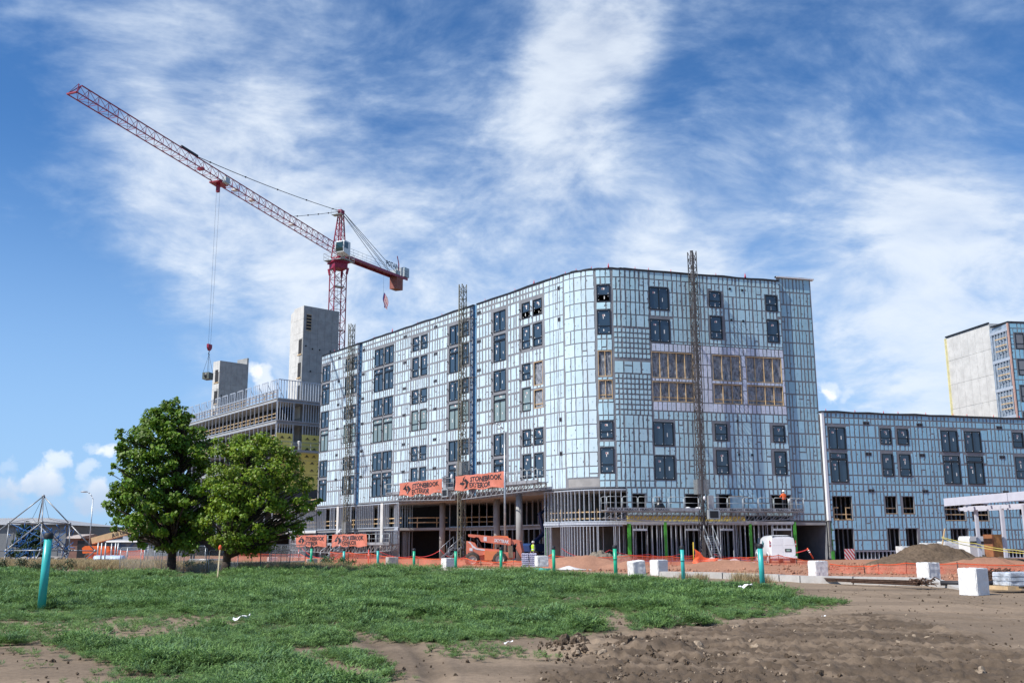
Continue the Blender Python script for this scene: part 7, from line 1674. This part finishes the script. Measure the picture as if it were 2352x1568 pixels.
def tree(label, base, Yd, rows_, leaf, col, n_clump, seed, trunk_r, lean, n_per=170, rmin=.42, rmax=.8):
    E = empty('tree', (0, 0, 0), 0, label, 'tree', 'trees in front of the frame building'); r_ = random.Random(seed); b = at(base[0], base[1], Yd); b.z = gz(b.x, b.y) - .05
    prof = [(at(base[0], y, Yd).z, at(l, y, Yd).x, at(rr, y, Yd).x) for y, l, rr in rows_]; prof.sort()
    def env(z):
        if z <= prof[0][0]: return prof[0][1:]
        for (z0, l0, r0), (z1, l1, r1) in zip(prof[:-1], prof[1:]):
            if z <= z1: f = (z - z0) / (z1 - z0); return (l0 + (l1 - l0) * f, r0 + (r1 - r0) * f)
        return prof[-1][1:]
    zlo, zhi = prof[0][0], prof[-1][0]; cen = []; rad = []
    tries = 0
    while len(cen) < n_clump and tries < 9000:
        tries += 1; z = r_.uniform(zlo, zhi); l, rr = env(z); hw = (rr - l) / 2; cx = (l + rr) / 2; rd = r_.uniform(rmin, rmax) * (1 if hw > 1.0 else .62); rd = min(rd, max(.22, hw * .8))
        a = r_.uniform(0, 2 * math.pi); f = r_.random() ** .38; ex = max(0.02, hw - rd * .45); x = cx + math.cos(a) * f * ex; y = b.y + math.sin(a) * f * ex * .95
        if all((x - c[0]) ** 2 + (y - c[1]) ** 2 + ((z - c[2]) * 1.15) ** 2 > (.62 * (rd + q)) ** 2 * .95 for c, q in zip(cen, rad)): cen.append((x, y, min(z, zhi - rd * .5))); rad.append(rd)
    for _ in range(int(n_clump * .45)):                  # loose sprays that break the outline
        z = r_.uniform(zlo, zhi - .2); l, rr = env(z); hw = (rr - l) / 2; a = r_.uniform(0, 2 * math.pi); k_ = hw + r_.uniform(-.1, .22); cen.append(((l + rr) / 2 + math.cos(a) * k_, b.y + math.sin(a) * k_, z + r_.uniform(-.1, .25))); rad.append(r_.uniform(.16, .30))
    c0 = (b.x, b.y, (zlo + zhi) / 2)
    V, Fq, Cc = leaf_cloud(cen, rad, n_per, leaf, col, seed, c0)
    np_mesh('crown', V, Fq, mat('tree_leaf', (.1, .2, .05), .5, var=.10, vscale=1.5, spec=.35, attr='tint', transl=.30), E, cols=Cc)
    # trunk, limbs and twigs
    top = Vector((b.x + lean, b.y, zlo + (zhi - zlo) * .78)); tr = MB(); pts = [b + (top - b) * (k / 9) + Vector((math.sin(k * 1.3 + seed) * .07 * (k > 1), math.cos(k * 1.7) * .06 * (k > 1), 0)) for k in range(10)]
    for k in range(9): tr.tube(pts[k], pts[k + 1], trunk_r * (1.12 if k == 0 else 1) * (1 - k / 10.5), 12, trunk_r * (1 - (k + 1) / 10.5))
    tr.tube(b - Z3 * .1, b + Z3 * .25, trunk_r * 1.5, 12, trunk_r * 1.1); tr.build('trunk', M_BARK, E)
    lb = MB()
    for c, rd in zip(cen, rad):
        c = Vector(c); h = max(zlo * .55 + b.z * .2, min(c.z - (Vector((c.x - b.x, c.y - b.y, 0))).length * r_.uniform(.45, .8), top.z)); f = max(.14, (h - b.z) / (top.z - b.z)); f = min(f, .97); s_ = b.lerp(top, f); mid = s_.lerp(c, .5) + Vector((r_.uniform(-.15, .15), r_.uniform(-.15, .15), .18)); q = .016 + .03 * (c - s_).length / 3
        lb.tube(s_, mid, q * 1.5, 6, q); lb.tube(mid, c, q, 5, .008)
        for k in range(3): lb.tube(c.lerp(mid, .15 * k), c + Vector((r_.uniform(-1, 1), r_.uniform(-1, 1), r_.uniform(-.4, .9))) * rd * .8, .010, 4, .004)
    lb.build('branches', M_BARK, E)
    return E
tree('tall dark green maple with a pointed crown, left of the pair', (392, 1315), 60, [(915, 384, 402), (945, 352, 424), (970, 328, 446), (1000, 285, 482), (1040, 276, 502), (1080, 268, 510), (1110, 275, 512), (1140, 248, 512), (1175, 243, 510), (1205, 248, 505), (1230, 285, 490), (1258, 320, 475)], .20, (.125, .22, .016), 160, 3, .27, .25, 220, .34, .70)
tree('lower rounded tree with yellower leaves and a leaning trunk, right of the pair', (515, 1318), 57, [(997, 545, 600), (1015, 510, 640), (1040, 474, 680), (1070, 464, 698), (1100, 460, 710), (1130, 460, 718), (1160, 460, 730), (1190, 462, 730), (1215, 470, 708), (1240, 485, 665), (1262, 500, 600)], .15, (.165, .25, .016), 150, 8, .26, .9, 240, .32, .62)
# shrubs by the climbing frame and fence
def shrub(label, px_, py_, Yd, w_, h, col, seed, n=14):
    c = at(px_, py_, Yd); c.z = gz(c.x, c.y); r_ = random.Random(seed); cen = [(c.x + r_.uniform(-1, 1) * w_, c.y + r_.uniform(-.5, .5), c.z + h * r_.uniform(.2, .75)) for _ in range(n)]; rad = [h * r_.uniform(.28, .45) for _ in cen]
    V, Fq, Cc = leaf_cloud(cen, rad, 260, .09, col, seed, (c.x, c.y, 0)); E = empty('shrub', (0, 0, 0), 0, label, 'shrub', 'shrubs along the fence'); np_mesh('foliage', V, Fq, MATS['tree_leaf'], E, cols=Cc)
    m_ = MB()
    for q in cen[::2]: m_.tube((c.x + (q[0] - c.x) * .6, c.y, c.z), q, .015, 5)
    m_.build('stems', M_BARK, E)
shrub('grey green shrub clump under the left side of the climbing frame', 55, 1304, 63, 2.6, 1.0, (.075, .095, .045), 11, 26); shrub('small olive shrub by the climbing frame right foot', 130, 1303, 64, 1.4, .7, (.08, .10, .04), 12)
shrub('green shrub between the tree trunks behind the fence', 455, 1306, 64, 1.0, .8, (.06, .11, .035), 13); shrub('tall weed bush around the second teal pipe', 775, 1304, 69, 1.1, .95, (.045, .115, .03), 14, 18); shrub('olive shrub right of the leaning trunk', 580, 1305, 63, .9, .6, (.06, .10, .035), 15)
# ------------------------------------------------------------------ chain link fence panels
def chain_mat():
    m = bpy.data.materials.new('chain_link'); m.use_nodes = True; T = NT(m.node_tree); b = m.node_tree.nodes['Principled BSDF']; b.inputs['Base Color'].default_value = (.38, .40, .41, 1); b.inputs['Metallic'].default_value = .5; b.inputs['Roughness'].default_value = .45
    pos = T.add('ShaderNodeNewGeometry').outputs['Position']; s_ = T.add('ShaderNodeSeparateXYZ'); T.put(s_.inputs[0], pos); k = 58.0
    a = T.math('ABSOLUTE', T.math('SINE', T.math('MULTIPLY', T.math('ADD', s_.outputs[0], s_.outputs[2]), k))); c = T.math('ABSOLUTE', T.math('SINE', T.math('MULTIPLY', T.math('SUBTRACT', s_.outputs[0], s_.outputs[2]), k)))
    T.put(b.inputs['Alpha'], T.math('MAXIMUM', T.math('LESS_THAN', a, .16), T.math('LESS_THAN', c, .16))); return m
M_CHAIN = chain_mat(); M_FTUBE = mat('fence_tube', (.40, .42, .43), .4, .5, var=.15)
M_FDARK = mat('dark_fence_tube', (.10, .11, .13), .5, .4)
def fence_panel(label, pa, pb, h, posts, m0):
    a, b = Vector(pa), Vector(pb); E = empty('fence_panel', (0, 0, 0), 0, label, 'fence panel', 'temporary chain link fence panels'); z = gz(a.x, a.y)
    a.z = b.z = z; d = (b - a).normalized(); m_ = MB(); m_.path([a, a + Z3 * (h - .1), a + Z3 * h + d * .1, b + Z3 * h - d * .1, b + Z3 * (h - .1), b], .028, 8); m_.build('frame', m0, E)
    for k in range(1, posts + 1): q = a.lerp(b, k / (posts + 1)); m_ = MB(); m_.tube(q, q + Z3 * h, .02, 6); m_.build('upright', m0, E)
    m_ = MB(); m_.poly([a + Z3 * .05, b + Z3 * .05, b + Z3 * (h - .03), a + Z3 * (h - .03)]); m_.build('chain_link', M_CHAIN, E, normals=False)
fence_panel('wide chain link panel in front of the big tree trunk', atz(274, 1312, .1), atz(473, 1315, .1), 1.45, 3, M_FTUBE); fence_panel('chain link panel between the two tree trunks', atz(478, 1315, .1), atz(545, 1316, .1), 1.3, 1, M_FTUBE)
fence_panel('dark low chain link panel right of the leaning trunk', atz(597, 1316, .1), atz(665, 1309, .1), 1.25, 2, M_FDARK); fence_panel('dark leaning chain link panel nearest the strapped green pipe', atz(618, 1303, .1), atz(700, 1305, .1), 1.55, 5, M_FDARK); fence_panel('distant chain link panel behind the wide one', atz(330, 1303, .1), atz(470, 1302, .1), 1.5, 4, M_FTUBE)
ORD = 'first second third fourth fifth sixth seventh eighth ninth tenth eleventh twelfth thirteenth fourteenth fifteenth sixteenth'.split()
for i, (px_, yt, yb) in enumerate(((113, 1247, 1288), (142, 1252, 1290), (158, 1248, 1287), (224, 1245, 1296), (232, 1246, 1300), (241, 1246, 1300), (255, 1247, 1299), (264, 1246, 1298), (270, 1246, 1297), (292, 1256, 1297), (332, 1249, 1290), (340, 1252, 1290), (356, 1258, 1292), (368, 1256, 1290), (385, 1252, 1288), (410, 1256, 1290))):
    b = atz(px_ - 2, yb, .1); t = at(px_ + 3, yt, b.y); m_ = MB(); m_.tube((b.x, b.y, .02), (b.x + (t.x - b.x) * .35, b.y, t.z), .055, 10); tag(m_.build('steel_post', M_FTUBE), '%s bare grey steel post, counted from the climbing frame towards the big tree' % ORD[i], 'post', 'bare steel posts at the left')
for i, (px_, lab) in enumerate(((232, 'left pale blue barrel lying behind the fence'), (250, 'middle pale blue barrel lying behind the fence'), (268, 'right pale blue barrel lying behind the fence'))):
    c = atz(px_, 1299, .1); m_ = MB(); m_.lathe([(0, -.55), (.42, -.55), (.45, -.3), (.43, 0), (.45, .3), (.42, .55), (0, .55)], (c.x, c.y, .5), 18, 'X'); tag(m_.build('barrel', mat('pale_blue_plastic', (.42, .52, .70), .4, var=.08)), lab, 'barrel', 'blue barrels lying by the fence')
    
m_ = MB()
for k in range(5): a = at(430 + k, 1289, 74 + k * .3); m_.tube((a.x, a.y, .3 + .09 * k), (a.x + 2.6, a.y, .3 + .09 * k), .05, 6)
tag(m_.build('scaffold_tubes', M_FTUBE), 'stack of grey scaffold tubes behind the fence, left of the leaning trunk', 'tubes')
ys = rope('yellow_strap', [atz(716, 1297, .5) + Z3 * .35, atz(724, 1296, .4), atz(736, 1300, .15), atz(745, 1306, .1), atz(722, 1306, .08)], .06, mat('yellow_webbing', (.70, .62, .10), .6), 'yellow strap trailing from the green pipe onto the weeds', 'strap', .02)
# ------------------------------------------------------------------ climbing frame
CF = empty('climbing_frame', (0, 0, 0), 0, 'pyramid climbing frame of steel tubes with blue rope nets at far left', 'climbing frame'); M_BROPE = mat('blue_rope', (.02, .13, .36), .6, var=.1); M_TUBE = mat('bright_steel_tube', (.30, .31, .32), .42, .4, var=.1)
def cfp(x, y, Yd): return at(x / 3.92 / 1.67347, (1850 + y / 3.92) / 1.67347, Yd)
N_ = {'ap': cfp(655, 218, 84), 'ul': cfp(137, 622, 84), 'uf': cfp(632, 610, 81), 'ur': cfp(1050, 635, 84), 'ub': cfp(570, 640, 88), 'll': cfp(92, 1038, 83), 'lf': cfp(612, 1035, 80.5), 'lr': cfp(1046, 1035, 83), 'fr': cfp(1434, 1043, 84), 'lb': cfp(965, 1035, 87), 'fl': cfp(-420, 1045, 84), 'bl': cfp(-60, 1040, 86),
      'gl': cfp(45, 1300, 82), 'gf': cfp(480, 1290, 80), 'gr': cfp(955, 1310, 81), 'gq': cfp(770, 1270, 80.5), 'gfr': cfp(1080, 1340, 80), 'gb': cfp(1070, 1290, 87), 'gm': cfp(250, 1230, 84)}
for q in ('gl', 'gf', 'gr', 'gq', 'gfr', 'gb', 'gm'): N_[q].z = min(N_[q].z, .1)
for a, b in (('ap', 'ul'), ('ap', 'uf'), ('ap', 'ur'), ('ap', 'ub'), ('ul', 'uf'), ('uf', 'ur'), ('ur', 'ub'), ('ub', 'ul'), ('ul', 'll'), ('uf', 'lf'), ('ur', 'lr'), ('uf', 'll'), ('uf', 'lb'), ('ur', 'fr'), ('ul', 'fl'), ('ub', 'll'), ('ll', 'lf'), ('lf', 'lr'), ('lr', 'fr'), ('ll', 'fl'), ('lb', 'lr'), ('ll', 'gl'), ('lr', 'gr'), ('lr', 'gq'), ('fr', 'gfr'), ('lf', 'gf'), ('lb', 'gb'), ('ll', 'gm'), ('ub', 'lb')):
    m_ = MB(); m_.tube(N_[a], N_[b], .048, 10); m_.build('tube', M_TUBE, CF)
for k in ('ap', 'ul', 'uf', 'ur', 'ub', 'll', 'lf', 'lr', 'fr', 'lb'): m_ = MB(); m_.sphere(N_[k], .13, 12, 8); m_.build('node_ball', M_TUBE, CF)
rn = MB(); rr_ = random.Random(4); keys = ['ul', 'uf', 'ur', 'ub', 'll', 'lf', 'lr', 'lb', 'fr', 'gm', 'gq']; cc_ = sum((N_[k] for k in ('ul', 'ur', 'll', 'lr')), Vector()) / 4
for k in range(9): a = N_[rr_.choice(keys)]; b = N_[rr_.choice(keys)]; rn.tube(a, b, .03, 5)
for k in range(130):
    c = cc_ + Vector((rr_.uniform(-2.3, 2.3), rr_.uniform(-1.5, 1.5), rr_.uniform(-1.9, .7))); d = Vector((rr_.choice((0, 0, .5)), rr_.uniform(-.2, .2), rr_.choice((.5, .1)))) + Vector((rr_.uniform(-.3, .3), 0, rr_.uniform(-.2, .2))); rn.tube(c, c + d, .034, 5)
rn.build('rope_net', M_BROPE, CF)
m_ = MB(); m_.tube(N_['ap'], cfp(490, 550, 84), .015, 5); m_.tube(N_['ap'], cfp(740, 560, 84), .015, 5); m_.tube(cfp(490, 550, 84), N_['ul'], .015, 5); m_.tube(cfp(740, 560, 84), N_['ur'], .015, 5); m_.tube(cfp(490, 550, 84), cfp(560, 640, 84), .015, 5); m_.build('guy_rope', M_CABLE, CF)
# stones heaped under the frame
sh = empty('stone_heap', (0, 0, 0), 0, 'heap of pale stones and rubble under the climbing frame', 'stones')
for k in range(34):
    c = at(rr_.uniform(20, 130), 1292, rr_.uniform(86, 90)); o = link('stone', clod_proto(60 + k % 4, mat('pale_rubble', (.38, .35, .32), .9, var=.2, vscale=3, bump=.4)).data, sh, (c.x, c.y, .15 + rr_.random() * .5), rr_.uniform(0, 6)); s_ = rr_.uniform(.2, .55); o.scale = (s_, s_, s_ * .8)
# ------------------------------------------------------------------ background at far left
M_ROOF = mat('grey_metal_roof', (.40, .40, .40), .5, .2, var=.08, vscale=.6); M_SIDING = mat('grey_siding', (.20, .21, .22), .7, var=.08)
WH = empty('warehouse', (0, 0, 0), 0, 'long grey metal warehouse behind the climbing frame', 'building'); Y0, Y1 = 150, 172
eL, eR = at(-260, 1207, Y0), at(153, 1207, Y0); rL, rR = at(-260, 1187, (Y0 + Y1) / 2), at(120, 1189, (Y0 + Y1) / 2); 
m_ = MB(); m_.obox((eL.x, Y0, 0), (eR.x - eL.x, 0, 0), (0, Y1 - Y0, 0), (0, 0, eL.z)); m_.build('wall', M_SIDING, WH)
m_ = MB(); m_.poly([(eL.x, Y0 - .3, eL.z), (eR.x + .3, Y0 - .3, eL.z), (rR.x, (Y0 + Y1) / 2, rR.z), (rL.x, (Y0 + Y1) / 2, rR.z)]); m_.poly([(eR.x + .3, Y0 - .3, eL.z), (eR.x + .3, Y1, eL.z), (rR.x, (Y0 + Y1) / 2, rR.z)]); m_.poly([(eL.x, Y1, eL.z), (rL.x, (Y0 + Y1) / 2, rR.z), (rR.x, (Y0 + Y1) / 2, rR.z), (eR.x + .3, Y1, eL.z)]); rf_ = m_.build('roof', M_ROOF, WH, normals=False)
for k in range(60):
    x0 = eL.x + (eR.x - eL.x) * k / 60; x1 = rL.x + (rR.x - rL.x) * k / 60; m_ = MB(); m_.bar((x0, Y0 - .3, eL.z + .05), (x1, (Y0 + Y1) / 2, rR.z + .05), .08); m_.build('roof_seam', M_ROOF, rf_)
m_ = MB(); m_.bar((eL.x, Y0 - .35, eL.z - .05), (eR.x + .3, Y0 - .35, eL.z - .05), .15, .25); m_.build('gutter', M_BLACK, WH)
for k in range(12): x0 = eL.x + (eR.x - eL.x) * (k + .5) / 12; m_ = MB(); m_.bar((x0, Y0 - .03, 0), (x0, Y0 - .03, eL.z), .12, .06); m_.build('wall_rib', M_SIDING, WH)
def simple_house(label, x0, x1, yt, Yd, depth, m_wall, m_roof, rise=.6):
    E = empty('building', (0, 0, 0), 0, label, 'building'); a, b = at(x0, yt, Yd), at(x1, yt, Yd); m_ = MB(); m_.obox((a.x, Yd, 0), (b.x - a.x, 0, 0), (0, depth, 0), (0, 0, a.z)); m_.build('wall', m_wall, E); m_ = MB(); m_.hexa([(a.x - .3, Yd - .4, a.z), (b.x + .3, Yd - .4, a.z), (b.x + .3, Yd + depth, a.z), (a.x - .3, Yd + depth, a.z), (a.x - .3, Yd - .2, a.z + .25), (b.x + .3, Yd - .2, a.z + .25), (b.x + .3, Yd + depth * .5, a.z + rise), (a.x - .3, Yd + depth * .5, a.z + rise)]); m_.build('roof', m_roof, E)
    return E, a, b
E_, a, b = simple_house('small brown gabled shed right of the warehouse', 159, 183, 1236, 135, 8, mat('brown_stucco', (.24, .13, .10), .8), mat('tan_roof', (.42, .36, .32), .8)); m_ = MB(); m_.box(a.x + 1.2, a.x + 2.6, 134.9, 134.97, 0, 2.4); m_.build('door', M_BLACK, E_)
E_, a, b = simple_house('long low grey building with painted letters beyond the boom lift', 182, 400, 1245, 160, 12, mat('pale_grey_block', (.26, .27, .28), .8, var=.1), M_ROOF, .5)
lettering('painted_letters', 'SEZU', 2.1, mat('blue_paint', (.10, .15, .24), .7), E_, at(252, 1263, 159.9), (1, 0, 0), (0, 0, 1), .05, 1.25); lettering('painted_letters', 'K', 2.0, MATS['blue_paint'], E_, at(315, 1264, 159.9), (1, 0, 0), (0, 0, 1), .05, 1.2)
E_, a, b = simple_house('distant flat dark roofed house on the tree line', 226, 262, 1236, 320, 10, M_SIDING, mat('dark_roof', (.06, .07, .09), .7), .4)
m_ = MB(); p = at(235, 1214, 320); m_.bar((p.x, p.y, 0), p, .5); m_.build('chimney', M_SIDING, E_)
def conifer(label, px_, yt, yb, Yd, w_, seed):
    b, t = at(px_, yb, Yd), at(px_, yt, Yd); n = 16; r_ = random.Random(seed); cen, rad = [], []
    for k in range(n * 2): f = r_.random() ** .8; z = .6 + (t.z - .6) * f; ww = w_ * (1 - f) + .1; cen.append((b.x + r_.uniform(-1, 1) * ww * .7, b.y + r_.uniform(-1, 1) * ww * .6, z)); rad.append(.35 + .5 * (1 - f))
    V, Fq, Cc = leaf_cloud(cen, rad, 130, .28, (.025, .055, .022), seed, (b.x, b.y, 2)); E = empty('conifer_tree', (0, 0, 0), 0, label, 'tree'); np_mesh('crown', V, Fq, MATS['tree_leaf'], E, cols=Cc); m_ = MB(); m_.tube((b.x, b.y, 0), (b.x, b.y, t.z * .8), .15, 8, .04); m_.build('trunk', M_BARK, E)
conifer('dark conifer behind the climbing frame in front of the warehouse', 52, 1200, 1290, 120, 2.6, 3); conifer('smaller dark conifer right of the first behind the climbing frame', 78, 1222, 1290, 118, 1.6, 5)
# far tree belt, one mass
r_ = random.Random(9); cen, rad = [], []
for k in range(420):
    Yd = r_.uniform(420, 640); x = r_.uniform(-.62, -.12) * Yd; hh = r_.uniform(3, 9) * (1 if r_.random() < .8 else 1.5); cen.append((x, Yd, hh * .5)); rad.append(hh * .62)
V, Fq, Cc = leaf_cloud(cen, rad, .55, 1.6, (.05, .075, .035), 9, (0, 500, -50)); tag(np_mesh('distant_wood', V, Fq, MATS['tree_leaf'], cols=Cc), 'far belt of trees along the left horizon', 'trees', kind='stuff')
for i, (px_, w_, h_) in enumerate(((262, 6, 3), (285, 5, 4), (305, 7, 3.4), (215, 5, 3))):
    c = at(px_, 1245, 300 + 12 * i); E = empty('distant_house', (c.x, c.y, 0), R(10 * i), ('pale distant house, %s along the left horizon' % ('third', 'fourth', 'fifth', 'second')[i]) if False else ('pale distant house with a low roof on the left horizon, %s' % ('behind the boom lift arm', 'above the painted wall', 'nearest the big tree', 'beside the lamp pole')[i]), 'house', 'distant houses'); m_ = MB(); m_.box(-w_, w_, -4, 4, 0, h_); m_.build('wall', M_CONCL, E); m_ = MB(); m_.prism([(-w_ - .4, h_), (w_ + .4, h_), (0, h_ + 2)], (0, -4.3, 0), (1, 0, 0), (0, 0, 1), (0, 8.6, 0)); m_.build('roof', M_ROOF, E)
